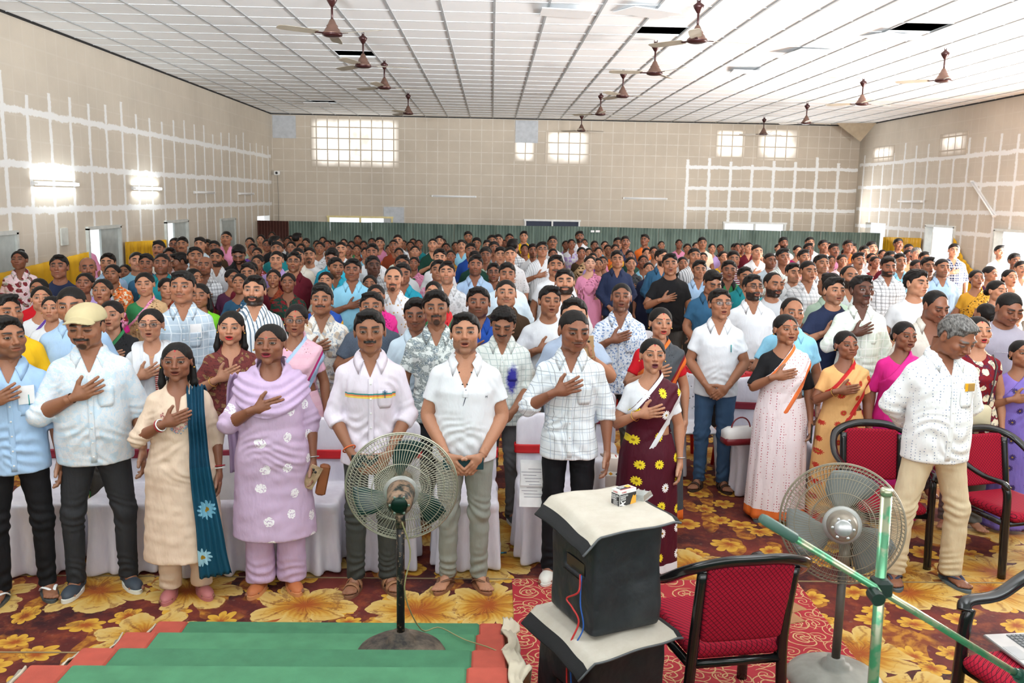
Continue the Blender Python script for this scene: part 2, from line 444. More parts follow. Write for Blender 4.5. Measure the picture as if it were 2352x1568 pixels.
def head_paint(p, skin, hair, o, lod):
    """face colours: lips, brows, beard, bindi, sindoor; crease shade darkens the skin too"""
    n = len(p); x, y, z = p[:, 0], p[:, 1], p[:, 2]; ax = np.abs(x)
    skin = np.array(skin); hair = np.array(hair)
    c = np.tile(skin, (n, 1))
    c *= (1+.05*wob(p, 14, 5))[:, None]
    front = sstep(-y, .035, .06)[:, None]
    def lay(m, col, a=1.0):
        nonlocal c
        m = np.clip(m*a, 0, 1)[:, None]; c = c*(1-m)+np.array(col)*m
    fem = o.get('fem', False)
    ruddy = np.exp(-(((ax-.040)/.020)**2+((z+.030)/.020)**2))*front[:, 0]
    lay(ruddy, skin*np.array([1.12, .86, .82]), .5)
    lay(np.exp(-((x/.014)**2+((z+.03)/.012)**2))*front[:, 0], skin*np.array([1.1, .88, .84]), .5)
    lay((1-sstep(np.abs(ax-.026-.28*np.clip(-.034-z, 0, 1)), .0008, .0035))*sstep(z, -.062, -.052)*(1-sstep(z, -.040, -.034))*front[:, 0], skin*.62, .5)  # shade of the nose-to-mouth fold, painted as darker skin
    lay((1-sstep(np.abs(z-.0165+9*(ax-.031)**2), .0007, .0028))*sstep(ax, .016, .022)*(1-sstep(ax, .044, .050))*front[:, 0], skin*.45, .7)  # upper lid crease shade painted into the skin colour
    lay(np.exp(-((x/.020)**2+((z+.078)/.0045)**2))*front[:, 0], skin*.68, .5)  # hollow under the lower lip, its shade painted in
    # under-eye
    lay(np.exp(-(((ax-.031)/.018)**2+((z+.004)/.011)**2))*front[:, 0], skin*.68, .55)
    # brow
    zb = .0265+(.002 if fem else 0)+.004*np.sin(np.clip((ax-.010)/.045, 0, 1)*2.4)
    th = (.0040 if not fem else .0022)*(1.15-.6*np.clip((ax-.03)/.025, 0, 1))
    if lod >= 2: th = th*1.5
    m = (1-sstep(np.abs(z-zb), th, th+.0022+.001*lod))*sstep(ax, .008, .013)*(1-sstep(ax, .046, .053))*front[:, 0]
    lay(m, hair, .95)
    # lips
    op = .9 if o.get('mouth', 0) > .5 else .12
    zl = -.0585-.004-.006*op; hh = .0115+.0065*op
    m = (1-sstep(np.sqrt((x/.0235)**2+((z-zl)/hh)**2), .80, 1.05))*sstep(-y, .074, .080)
    if o.get('lipstick'): lay(m, o['lipstick'], .95)
    else: lay(m, skin*np.array([.80, .52, .54]), .8)
    if op > .5:
        m = (1-sstep(np.sqrt((x/.020)**2+((z+.0595+.0054)/.0075)**2), .6, 1.0))
        lay(m*(1-sstep(-y, .082, .087)), np.array([.10, .02, .02]), 1)
        lay(m*(1-sstep(np.abs(z+.0575), .0018, .003))*(1-sstep(-y, .084, .089)), np.array([.6, .55, .48]), .9)
    else:
        lay((1-sstep(np.abs(z+.0595), .0006, .0022))*(ax < .022)*(y < -.07), skin*.30, .8)
    # eyes for distant heads / lash line for near ones
    ex = (ax-EYE[0])/.0155; ez = (z-EYE[2])/.0062
    r = np.sqrt(ex**2+ez**2)
    if lod >= 2:
        lay((1-sstep(r, .8, 1.25))*front[:, 0], hair*1.2+.01, .85)
    else:
        lay(((1-sstep(r, 1.0, 1.35))*front[:, 0]), hair, .75)
    b = o.get('beard', '')
    rag = wob(p, 60, 9)*.003
    if b in ('moustache', 'goatee', 'beard', 'thin'):
        m = (1-sstep(np.abs(z+.0475+rag+.10*ax), .0045 if b != 'thin' else .0025, .009 if b != 'thin' else .006))*(1-sstep(ax, .029, .037))*sstep(-y, .070, .078)
        lay(m, hair, 1.0 if b != 'thin' else .65)
    if b in ('goatee',):
        m = (1-sstep(np.sqrt((x/.026)**2+((z+.093)/.021)**2), .75, 1.05))*sstep(-y, .035, .05)*(1-m)
        lay(m, hair, .85)
        m = (1-sstep(np.abs(ax-.029), .003, .007))*sstep(z, -.1, -.085)*(1-sstep(z, -.056, -.046))*sstep(-y, .05, .06); lay(m, hair, .6)
    if b in ('beard', 'stubble'):
        line = -.052-.42*np.clip(ax-.03, 0, 1)*-1.0
        m = (1-sstep(z+rag*2, line-.006, line+.006))*sstep(z, -.128, -.112)*sstep(-y, -.028, .0)*(1-(1-sstep(np.sqrt((x/.025)**2+((z-zl)/.013)**2), .9, 1.1)))
        lay(m, hair, .95 if b == 'beard' else .36)
    if b == 'stubble':
        m = (1-sstep(np.abs(z+.0475), .004, .009))*(1-sstep(ax, .029, .037))*sstep(-y, .070, .078); lay(m, hair, .4)
    if o.get('bindi'):
        lay(1-sstep(np.sqrt(x**2+(z-.036)**2), .0030+.0006*lod, .0048+.001*lod)*1.0-(y > -.05), o['bindi'], 1)
    if o.get('sindoor'):
        lay((1-sstep(ax, .0025, .006))*sstep(z, .060, .068)*(y < -.03), (.42, .012, .015), 1)
    # short-cropped scalp
    if o.get('scalp'):
        m = sstep(z, .052, .066)*sstep(y, -.085, -.060); lay(m, hair, o['scalp'])
    if o.get('grey'): pass
    return np.clip(c, 0.004, .95)

# ------------------------------------------------------------------ hands (right hand: fingers +x, palm faces +y, thumb side +z)
def hand_sdf(P, curl=.25, spread=.10, grip=False):
    d = ell(P, (.045, .0, -.002), (.050, .0155, .040))
    d = smin(d, cap((P[0], P[1]*1.22, P[2]), (-.050, 0, 0), (.012, 0, 0), .0205, .0265), .02)
    if True:
        # flatten the wrist a bit
        pass
    fl = [(.030, .070, .0098), (.011, .078, .0102), (-.009, .073, .0098), (-.028, .058, .0086)]
    for i, (z0, L, r) in enumerate(fl):
        a = spread*(1.5-i)*.55; base = np.array([.083-.004*abs(i-1.2), -.002, z0])
        p = base; ang = curl*.4
        for s, (sl, rr) in enumerate(((.44, 1.0), (.31, .92), (.25, .84))):
            dr = np.array([math.cos(ang)*math.cos(a), math.sin(ang), math.cos(ang)*math.sin(a)])
            q = p+dr*L*sl
            d = smin(d, cap(P, p-(dr*.02 if s == 0 else 0), q, r*rr, r*rr*.94), .004 if s else .006)
            p = q; ang += curl*(1.0+.15*i)
    t0 = np.array([.016, .006, .024]); up = (.0 if grip else .030)
    t1 = np.array([.048, .012, .050+up*.4]); t2 = np.array([.074, .014, .062+up*.6])
    d = smin(d, cap(P, t0, t1, .0155, .0125), .012); d = smin(d, cap(P, t1, t2, .0118, .0098), .005)
    return d
_HD = {}
def hand_template(lod, kind):
    k = (lod, kind)
    if k not in _HD:
        curl, spread = {'flat': (.16, .22), 'close': (.14, .05), 'hang': (.42, .06), 'grip': (1.05, .02)}[kind]
        P, o, h = grid((-.062, -.04, -.065), (.175, .10, .105), (.0024, .0032, .005, .008)[lod])
        _HD[k] = nets(hand_sdf(P, curl, spread, kind == 'grip'), o, h, 0)
    return _HD[k]
def place_hand(lod, kind, W, fdir, pdir, left):
    """W wrist, fdir finger direction, pdir palm direction (both in body space)"""
    v, f = hand_template(lod, kind)
    X = np.array(fdir, float); X /= np.linalg.norm(X)
    Y = np.array(pdir, float); Y = Y-X*(Y@X); Y /= np.linalg.norm(Y); Zc = np.cross(X, Y)
    if left: Zc = -Zc; f = f[:, ::-1]
    v2 = v+np.array([.018, 0, 0])
    return np.outer(v2[:, 0], X)+np.outer(v2[:, 1], Y)+np.outer(v2[:, 2], Zc)+np.array(W), f, v
def hand_paint(v, skin, ring=False):
    skin = np.array(skin); c = np.tile(skin, (len(v), 1))*(1+.06*wob(v, 30, 2))[:, None]
    x, y, z = v.T
    kn = np.exp(-((x-.083)/.006)**2)*(y < 0)+.7*np.exp(-((x-.116)/.004)**2)*(y < .004)
    c *= (1-.16*np.clip(kn, 0, 1))[:, None]
    nail = sstep(x, .140, .143)*(y < .005)
    palm = sstep(y, .003, .010)[:, None]
    c = c*(1-palm)+(skin*.6+np.array([.30, .20, .15])*.6)*palm
    return np.clip(c*(1+.18*nail)[:, None], 0, .95)

def tube_arm(S, E, W, fem=False, n=16, lod=0, fat=1.0, pdir=(0, 1, 0), rr=(.050, .047, .043, .041, .0425, .037, .0285, .0265)):
    S, E, W = map(lambda a: np.array(a, float), (S, E, W))
    n = (18, 14, 10, 8)[lod]; m = (26, 20, 14, 10)[lod]
    ts = np.linspace(0, 1, m); pts = []; rad = []
    k = .10
    for t in ts:   # rounded elbow
        u = t*2
        if u < 1-k: p = S+(E-S)*u
        elif u > 1+k: p = E+(W-E)*(u-1)
        else:
            a = S+(E-S)*(1-k); b = E+(W-E)*k; s = (u-1+k)/(2*k)
            p = (1-s)**2*a+2*s*(1-s)*E+s*s*b
        pts.append(p)
        r = np.interp(t, [0, .2, .38, .5, .6, .75, .9, 1], rr)
        rad.append(r*(0.9 if fem else 1)*fat)
    pts = np.array(pts); T = np.gradient(pts, axis=0); T /= np.linalg.norm(T, axis=1)[:, None]
    pd = np.array(pdir, float); V = []
    for i in range(m):
        a = pd-T[i]*(pd@T[i]); a /= np.linalg.norm(a)+1e-9; b = np.cross(T[i], a)
        fl = np.interp(ts[i], [0, .7, .92, 1], [1, 1, .86, .82])
        an = np.linspace(0, 2*math.pi, n, endpoint=False)
        V.append(pts[i]+rad[i]*(np.cos(an)[:, None]*a*fl+np.sin(an)[:, None]*b))
    V = np.concatenate(V); F = []
    for i in range(m-1):
        for j in range(n):
            F.append((i*n+j, i*n+(j+1) % n, (i+1)*n+(j+1) % n, (i+1)*n+j))
    return V, np.array(F)

# ------------------------------------------------------------------ arm poses (body space, 1.66 m)
def arm_pose(pose, side, fem, r):
    """side -1 = the person's right arm.  returns S,E,W,fingers,palm,handkind"""
    sx = side; sh = .143 if not fem else .130
    j = lambda a: (r.random()-.5)*a
    S = (sx*sh, .014, 1.284 if not fem else 1.278)
    if pose == 'chest':
        dz = j(.05); dx = j(.03)
        E = (sx*(.248 if not fem else .232), -.045+j(.02), 1.075+dz*.4); W = (sx*.085+dx, -.172-(.008 if fem else 0), 1.195+dz)
        return S, E, W, (-sx*.93, .02, .30+j(.3)), (0, 1, 0.05), ('flat' if r.random() < .6 else 'close')
    if pose == 'side':
        return S, (sx*(.218 if not fem else .202), .035, 1.065), (sx*(.230 if not fem else .218), -.035, .825), (sx*-.02, -.18, -1), (-sx, .1, 0), 'hang'
    if pose == 'clasp':
        o = -.012 if side < 0 else -.040
        return S, (sx*(.222 if not fem else .212), .005, 1.07), (sx*.085, -.160+o*.6, .905), (-sx*.72, -.02+o*.4, -.65), (0, 1, 0), 'hang'
    if pose == 'hold':     # both hands low in front, fingers curled round something
        return S, (sx*.212, .0, 1.06), (sx*.105, -.165, .870), (-sx*.62, -.20, -.75), (-sx*.5, .8, 0), 'hang'
    if pose == 'back':
        return S, (sx*.232, .095, 1.08), (sx*.09, .205, .93), (-sx*.8, .1, -.5), (0, -1, 0), 'hang'
    if pose == 'up':       # forearm raised, holding a phone in front of the face/chest
        return S, (sx*.24, -.10, 1.13), (sx*.12, -.26, 1.29), (-sx*.2, -.15, 1), (-sx, .3, 0), 'grip'
    raise ValueError(pose)

# ------------------------------------------------------------------ bust and garments
def prof(z, tab):
    return np.interp(z, [a for a, b in tab], [b for a, b in tab])
def torso_ab(z, fem, fat):
    if fem:
        a = prof(z, [(.70, .175), (.86, .180), (.98, .150), (1.06, .138), (1.16, .148), (1.26, .155), (1.31, .145), (1.345, .118), (1.372, .082), (1.405, .056), (1.45, .045)])
        b = prof(z, [(.70, .118), (.86, .128), (.98, .108), (1.06, .104), (1.14, .125), (1.205, .138), (1.27, .115), (1.34, .085), (1.40, .060), (1.45, .040)])
        y = prof(z, [(.70, .01), (.98, .0), (1.20, -.012), (1.33, .015), (1.42, .03)])
    else:
        a = prof(z, [(.70, .160), (.90, .160), (1.0, .150), (1.10, .152), (1.22, .166), (1.30, .164), (1.335, .152), (1.362, .118), (1.385, .086), (1.42, .061), (1.46, .05)])
        b = prof(z, [(.70, .108), (.90, .110), (1.0, .108), (1.10, .112), (1.22, .118), (1.31, .103), (1.36, .078), (1.41, .058), (1.46, .045)])
        y = prof(z, [(.70, .01), (1.0, .0), (1.22, -.003), (1.35, .018), (1.42, .032)])
    belly = np.exp(-((z-1.02)/.16)**2)*fat
    a = a*.95
    return a*(1+.10*fat)+belly*.02, b*(1+.12*fat)+belly*.030, y-belly*.012
def torso_sdf(P, fem, fat, off=0.0, flare=0.0):
    X, Y, Z = P; z = Z.ravel(); a, b, yc = torso_ab(z, fem, fat)
    if flare: a = a+flare*np.clip(1.15-z, 0, 1); b = b+flare*.8*np.clip(1.15-z, 0, 1)
    a = (a+off)[None, None, :]; b = (b+off)[None, None, :]; yc = yc[None, None, :]
    k = np.sqrt((X/a)**2+((Y-yc)/b)**2); g = np.sqrt((X/a**2)**2+((Y-yc)/b**2)**2)+1e-6
    return k*(k-1)/g
def shoulders(P, fem, fat, off=0.0):
    sh = .143 if not fem else .130
    Q = (np.abs(P[0]), P[1], P[2])
    return smin(cap(Q, (.03, .030, 1.345), (sh, .014, 1.290), .036+off, .046*(1+.1*fat)+off), cap(Q, (sh-.01, .014, 1.29), (sh+.005, .014, 1.25), .044*(1+.2*fat)+off, .045*(1+.2*fat)+off), .02)
def bust(lod, fem, fat):
    h = (.007, .009, .013, .018)[lod]
    P, o, h = grid((-.26, -.22, .78), (.26, .22, 1.50), h)
    d = torso_sdf(P, fem, fat, -.001)
    d = smin(d, cap(P, (0, .035, 1.30), (0, .030, 1.46), .049 if not fem else .043, .047 if not fem else .041), .035)
    d = smin(d, shoulders(P, fem, fat), .035)
    d = np.maximum(d, .80-P[2]+0*d)
    v, f = nets(d, o, h, 1)
    return v, f
def sleeve_sdf(P, S, E, W, end, loose, fem, fat):
    """end: 0..1 upper arm, 1..2 forearm"""
    S, E, W = map(np.array, (S, E, W)); s = (.9 if fem else 1)*(1+.15*fat)
    u = min(end, 1.0); q = S+(E-S)*u
    d = cap(P, S, q, (.046+loose)*s, (.045+loose+.010*(1-u)*0+.006)*s)
    if end <= 1.0:
        d = np.maximum(d, halfsp(P, q, E-S))
        return d
    q2 = E+(W-E)*(end-1.0)
    e = cap(P, E, q2, (.046+loose)*s, (.034+loose*1.0)*s)
    e = np.maximum(e, halfsp(P, q2, W-E))
    return smin(d, e, .02)
# ------------------------------------------------------------------ cloth materials (procedural, in garment space)
def cloth(base, pat='plain', c2=(.1, .1, .1), sc=1.0, c3=None, rough=.8, borders=(), hems=(), sheen=.0, fold=.5, key=None):
    k = ('cloth', base, pat, c2, sc, c3, rough, tuple(borders), tuple(hems), fold)
    if k in _MC: return _MC[k]
    t = NT('cloth_'+pat); vec = t.coord()
    x, y, z = t.xyz(vec)
    col = base
    jit = t.noise(vec, 6, 3)
    def line(v, freq, wdt, off=0.0):
        f = t.math('FRACT', t.math('ADD', t.math('MULTIPLY', v, freq), 50.0+off))
        return t.math('LESS_THAN', t.math('ABSOLUTE', t.math('SUBTRACT', f, .5)), wdt/2)
    xx = t.math('ADD', x, t.math('MULTIPLY', y, .55))
    xx = t.math('ADD', xx, t.math('MULTIPLY', t.math('SUBTRACT', jit, .5), .02))
    zz = t.math('ADD', z, t.math('MULTIPLY', t.math('SUBTRACT', jit, .5), .02))
    def xzvec(s):
        cb = t.n('ShaderNodeCombineXYZ'); t.l(xx, cb.inputs[0]); t.l(zz, cb.inputs[1])
        mp = t.n('ShaderNodeVectorMath', operation='SCALE'); t.l(cb.outputs[0], mp.inputs[0]); mp.inputs['Scale'].default_value = s
        return mp.outputs[0]
    if pat == 'check':
        a = line(xx, 24*sc, .12); b = line(zz, 24*sc, .12)
        a2 = line(xx, 12*sc, .30, .2); b2 = line(zz, 12*sc, .30, .2)
        col = t.mix(t.math('MULTIPLY', t.math('ADD', a2, b2), .22), base, c2)
        col = t.mix(t.math('MULTIPLY', t.math('MAXIMUM', a, b), .75), col, c3 or c2)
    elif pat == 'window':
        a = line(xx, 18*sc, .05); b = line(zz, 15*sc, .045); a2 = line(xx, 18*sc, .06, .32); b2 = line(zz, 15*sc, .055, .28)
        col = t.mix(t.math('MULTIPLY', t.math('MAXIMUM', a, b), .65), base, c2)
        col = t.mix(t.math('MULTIPLY', t.math('MAXIMUM', a2, b2), .5), col, c3 or c2)
    elif pat == 'stripe':
        col = t.mix(line(xx, 42*sc, .34), base, c2)
    elif pat == 'hstripe':
        col = t.mix(line(zz, 34*sc, .4), base, c2)
    elif pat in ('dots', 'smalldots'):
        vo = t.n('ShaderNodeTexVoronoi'); vo.inputs['Scale'].default_value = (58 if pat == 'smalldots' else 27)*sc; vo.inputs['Randomness'].default_value = .25 if pat == 'smalldots' else .5
        t.l(vec, vo.inputs['Vector'])
        col = t.mix(t.math('LESS_THAN', vo.outputs['Distance'], .20 if pat == 'smalldots' else .27), base, c2)
    elif pat in ('floral', 'print', 'leafy'):
        v2 = xzvec((9 if pat == 'floral' else 13)*sc)
        n1 = t.noise(v2, 1.0, 2, .5, 'Color')
        vm = t.n('ShaderNodeVectorMath', operation='ADD'); t.l(v2, vm.inputs[0]); t.l(n1, vm.inputs[1])
        vo = t.n('ShaderNodeTexVoronoi', voronoi_dimensions='2D', feature='SMOOTH_F1'); vo.inputs['Scale'].default_value = 1.3; vo.inputs['Smoothness'].default_value = .2
        t.l(vm.outputs[0], vo.inputs['Vector'])
        n2 = t.noise(v2, 2.6 if pat != 'leafy' else 1.3, 4, .7)
        m1 = t.math('LESS_THAN', vo.outputs['Distance'], .33 if pat == 'floral' else .25)
        if pat == 'leafy': m1 = t.math('LESS_THAN', t.math('ABSOLUTE', t.math('SUBTRACT', n2, .5)), .035)
        col = t.mix(m1, base, c2)
        m2 = t.math('LESS_THAN', t.math('ABSOLUTE', t.math('SUBTRACT', n2, .42)), .03)
        col = t.mix(t.math('MULTIPLY', m2, .8), col, c3 or c2)
    elif pat in ('daisy', 'motif'):
        v2 = xzvec(6.2*sc)
        vo = t.n('ShaderNodeTexVoronoi', voronoi_dimensions='2D'); vo.inputs['Scale'].default_value = 1; vo.inputs['Randomness'].default_value = .35
        t.l(v2, vo.inputs['Vector'])
        df = t.n('ShaderNodeVectorMath', operation='SUBTRACT'); t.l(v2, df.inputs[0]); t.l(vo.outputs['Position'], df.inputs[1])
        dx, dy, _ = t.xyz(df.outputs[0])
        an = t.math('ARCTAN2', dy, dx); pt = t.math('ABSOLUTE', t.math('COSINE', t.math('MULTIPLY', an, 6.0)))
        if pat == 'motif':
            nn = t.noise(v2, 9, 3); pt = t.math('MULTIPLY', nn, 1.3)
        rad = t.math('ADD', .13, t.math('MULTIPLY', pt, .08))
        m = t.math('LESS_THAN', vo.outputs['Distance'], rad)
        cc = t.xyz(vo.outputs['Color'])
        fl = t.mix(t.math('GREATER_THAN', cc[0], .5), c2, c3 or c2)
        if pat == 'motif':
            m = t.math('MULTIPLY', m, t.math('GREATER_THAN', t.noise(v2, 14, 2), .43))
        col = t.mix(m, base, fl)
        if pat == 'daisy': col = t.mix(t.math('LESS_THAN', vo.outputs['Distance'], .05), col, (.35, .2, .01))
    elif pat == 'chest_band':     # the surf-stripe shirt
        col = base
        zt = t.math('ADD', z, t.math('MULTIPLY', x, 0))
        for (za, zb_, cb_) in ((1.196, 1.205, HEX('2f8f8c')), (1.187, 1.196, HEX('f08a4b')), (1.176, 1.187, HEX('f3d860'))):
            m = t.math('MULTIPLY', t.math('MULTIPLY', t.math('GREATER_THAN', zt, za), t.math('LESS_THAN', zt, zb_)), t.math('LESS_THAN', t.math('ABSOLUTE', x), .142))
            m = t.math('MULTIPLY', m, t.math('LESS_THAN', y, 0.0))
            col = t.mix(m, col, cb_)
    elif pat == 'ink':
        a = line(xx, 24*sc, .14); b = line(zz, 24*sc, .14)
        col = t.mix(t.math('MULTIPLY', t.math('MAXIMUM', a, b), .5), base, c2)
        ex = t.math('MULTIPLY', t.math('SUBTRACT', x, .075), 1/.046); ez = t.math('MULTIPLY', t.math('SUBTRACT', z, 1.13), 1/.115)
        rr = t.math('SQRT', t.math('ADD', t.math('MULTIPLY', ex, ex), t.math('MULTIPLY', ez, ez)))
        rr = t.math('ADD', rr, t.math('MULTIPLY', t.noise(vec, 45, 4), .9))
        col = t.mix(t.math('MULTIPLY', t.ramp(rr, 1.55, 1.05), t.math('LESS_THAN', y, 0)), col, (.02, .015, .35))
    for (nx_, nz_, d0, wd, bc) in borders:    # diagonal borders: n.p in [d0-wd, d0+wd]
        s_ = t.math('ADD', t.math('MULTIPLY', x, nx_), t.math('MULTIPLY', z, nz_))
        col = t.mix(t.math('LESS_THAN', t.math('ABSOLUTE', t.math('SUBTRACT', s_, d0)), wd), col, bc)
    for (z0, z1, bc) in hems:
        col = t.mix(t.math('MULTIPLY', t.math('GREATER_THAN', z, z0), t.math('LESS_THAN', z, z1)), col, bc)
    # slow fading of the dye
    col = t.mix(t.math('MULTIPLY', t.ramp(t.noise(vec, 5, 4), .35, .75), .10), col, tuple(c*.6 for c in base))
    t.color(col)
    nz = t.coord(scale=(1, 1, .45))
    n1 = t.noise(nz, 14, 3, .5); n2 = t.noise(vec, 260, 1)
    t.bump(t.math('ADD', n1, t.math('MULTIPLY', n2, .02)), fold, .026)
    m = t.set(rough, 0, .25)
    if sheen: t.b.inputs['Sheen Weight'].default_value = sheen
    _MC[k] = m; return m

tm = NT('skin'); _a = tm.n('ShaderNodeVertexColor', layer_name='tint'); _n = tm.noise(tm.coord(), 140, 3)
tm.color(tm.mix(.10, _a.outputs[0], _n, 'OVERLAY')); tm.bump(_n, .12, .001); M_SKIN = tm.set(.46, 0, .38)
tm = NT('hair'); _v = tm.coord(scale=(1, .22, .35)); _n = tm.noise(_v, 130, 4, .7)
tm.color(tm.mix(_n, (.003, .0026, .0024), (.014, .011, .010))); tm.bump(_n, .55, .004); M_HAIR = tm.set(.5, 0, .18)
tm = NT('grey_hair'); _n = tm.noise(tm.coord(scale=(1, .3, .4)), 120, 4, .7)
tm.color(tm.mix(tm.ramp(_n, .35, .65), (.02, .018, .017), (.20, .19, .18))); tm.bump(_n, .5, .004); M_GREY = tm.set(.55, 0, .3)
tm = NT('eye'); _a = tm.n('ShaderNodeVertexColor', layer_name='tint'); tm.color(_a.outputs[0]); M_EYE = tm.set(.12, 0, .5)
M_FRAME = plain('spectacle_frame', (.015, .012, .012), .3)
M_GLASS = plain('spectacle_lens', (.9, .95, 1), .03, 0, .5, 0, **{'Transmission Weight': .95, 'Alpha': .35})
M_GOLD = plain('gold', (.75, .45, .10), .28, 1.0)
M_WHITEP = plain('white_plastic', (.80, .80, .78), .35)
M_BLACKP = plain('black_plastic', (.018, .018, .02), .25)
M_PAPER = plain('paper', (.85, .85, .86), .7)

def soft_folds(v, f, lod, seed, amp=.004, spots=()):
    """cloth folds pushed along the normals; spots: (centre, radius, direction) of stronger creases"""
    if lod >= 3: return v
    N = vnormals(v, f); d = amp*(.6*wob(v, 3.2, seed, 6, (1.2, 1.2, .5))+.5*wob(v, 8, seed+1, 6, (1, 1, 1.3)))
    for (c, r, dr) in spots:
        c = np.array(c); q = v-c; g = np.exp(-(q**2).sum(1)/r**2); dr = np.array(dr, float); dr /= np.linalg.norm(dr)
        d += g*amp*1.25*np.sin((q@dr)*110+seed+6*wob(v, 3.5, seed+2, 5))
    nk = (1-sstep(np.abs(v[:, 0]), .07, .11))*sstep(v[:, 2], 1.24, 1.30)
    return v+N*(d*(1-nk))[:, None]

GH = (.0075, .0105, .016, .024)
def gh(lod): return GH[lod]

def make_top(o, lod, arms, seed):
    """shirt / tee / polo / kurti / blouse as one mesh"""
    fem, fat, g = o['fem'], o['fat'], o['g']; h = gh(lod)
    sl = o.get('sleeve', {'shirt': 1.28, 'tee': .62, 'polo': .62, 'blouse': .62, 'kurti': 1.35, 'dress': .5}[g])
    zlo = {'shirt': .775, 'tee': .80, 'polo': .80, 'blouse': 1.07, 'kurti': o.get('hem', .44), 'dress': .40}[g]
    if o.get('tucked'): zlo = .90
    off = {'shirt': .016, 'tee': .014, 'polo': .016, 'blouse': .006, 'kurti': .016, 'dress': .010}[g]
    xs = [a[i][0] for a in arms for i in (0, 1, 2)]; ys = [a[i][1] for a in arms for i in (0, 1, 2)]; zs = [a[i][2] for a in arms for i in (0, 1, 2)]
    lo = (min(-.30, min(xs)-.08), min(-.26, min(ys)-.08), min(zlo-.03, (min(zs)-.05) if sl > 1 else zlo-.03)); hi = (max(.30, max(xs)+.08), max(.22, max(ys)+.08), 1.50)
    P, og, h = grid(lo, hi, h)
    fl = {'shirt': .05, 'tee': .02, 'polo': .03, 'blouse': 0, 'kurti': .07, 'dress': .06}[g]
    t0 = torso_sdf(P, fem, fat)
    d = torso_sdf(P, fem, fat, off, fl)
    d = smin(d, shoulders(P, fem, fat, min(off, .010)), .02)
    d = np.maximum(d, zlo-P[2]+0*d)
    d = smax(d, P[2]-1.425+0*d, .015)
    slv = None
    if sl > 0:
        for (S, E, W, _f, _p, _k) in arms:
            s = sleeve_sdf(P, S, E, W, sl, {'blouse': .003, 'tee': .009, 'polo': .010, 'shirt': .010, 'kurti': .007, 'dress': .01}[g], fem, fat)
            if sl > 1 and g == 'shirt':
                q = np.array(E)+(np.array(W)-np.array(E))*(sl-1); u = (np.array(W)-np.array(E)); u /= np.linalg.norm(u)
                s = smin(s, np.maximum(cap(P, q-u*.035, q, .054, .052), np.maximum(halfsp(P, q, u), -halfsp(P, q-u*.045, u))), .006)
            d = smin(d, s, .028)
    # openings
    X, Y, Z = P; AX = np.abs(X)
    deep = -(t0+.024)
    if g in ('shirt', 'polo'):
        zv = o.get('vneck', 1.29); wd = AX-(Z-zv)*.42+.0
        cut = np.maximum(np.maximum(wd, Y+.0), deep); d = np.maximum(d, -cut)
        nk = np.sqrt(X**2+(Y-.028)**2)-.058+0*Z; cut = np.maximum(nk, 1.375-Z+(Y-.03)*-.35); d = np.maximum(d, -np.maximum(cut, deep))
    elif g == 'tee':
        nk = ell(P, (0, -.01, 1.43), (.078, .115, .066)); d = np.maximum(d, -np.maximum(nk, deep))
    elif g in ('kurti', 'dress'):
        nk = ell(P, (0, -.045, 1.43), (.078, .125, .105)); d = np.maximum(d, -np.maximum(nk, deep))
        wd = np.maximum(AX-(Z-1.22)*.16, Y); d = np.maximum(d, -np.maximum(wd, deep)) if g == 'kurti' and o.get('slit', 1) else d
    elif g == 'blouse':
        nk = ell(P, (0, -.05, 1.43), (.105, .20, .115)); d = np.maximum(d, -np.maximum(nk, deep))
    if g in ('kurti',):   # side slits
        s_ = np.maximum(np.abs(Y-.01)-(.80-Z)*.05, Z-.78); d = np.maximum(d, -np.maximum(s_, .12-AX))
    v, f = nets(d, og, h, 2)
    spots = []
    for (S, E, W, _f, _p, _k) in arms:
        u = np.array(E)-np.array(S); spots.append((E, .075, u)); spots.append(((S[0]*.80, S[1]-.06, S[2]-.06), .06, (S[0], 0, .12)))
    spots += [((.06, -.11, .90), .10, (.5, 0, 1)), ((-.07, -.11, .98), .09, (-.6, 0, 1))]
    v = soft_folds(v, f, lod, seed, {'blouse': .0012, 'tee': .0035, 'polo': .0048}.get(g, .0058), spots)
    return v, f

def ribbon(path, width, th, folds=0, amp=.0, n=10, seed=0, axis=(1, 0, 0)):
    """thick strip of cloth along a 3-D path; axis = width direction; closed cross-section"""
    path = np.array(path, float); m = len(path); A = np.array(axis, float)
    wd = width if hasattr(width, '__len__') else [width]*m
    T = np.gradient(path, axis=0); T /= np.linalg.norm(T, axis=1)[:, None]; V = []
    r = np.random.RandomState(seed)
    ph = r.rand(3)*6.28
    for i in range(m):
        N = np.cross(A, T[i]); N /= np.linalg.norm(N)+1e-9
        u = np.linspace(-1, 1, n)
        w_ = amp*(np.sin(u*folds*3.14+ph[0]+.25*math.sin(i*.35+ph[1]))+.4*np.sin(u*folds*6+ph[2]))
        top = path[i]+np.outer(u*wd[i]/2, A)+np.outer(w_+th/2, N)
        bot = path[i]+np.outer(u[::-1]*wd[i]/2, A)+np.outer(w_[::-1]-th/2, N)
        V += [top, bot]
    V = np.concatenate(V); k = 2*n; F = []
    for i in range(m-1):
        for j in range(k): F.append((i*k+j, i*k+(j+1) % k, (i+1)*k+(j+1) % k, (i+1)*k+j))
    for j in range(n-1): F.append((j, k-1-j, k-2-j, j+1)); F.append(((m-1)*k+j, (m-1)*k+j+1, (m-1)*k+k-2-j, (m-1)*k+k-1-j))
    return V, np.array(F)
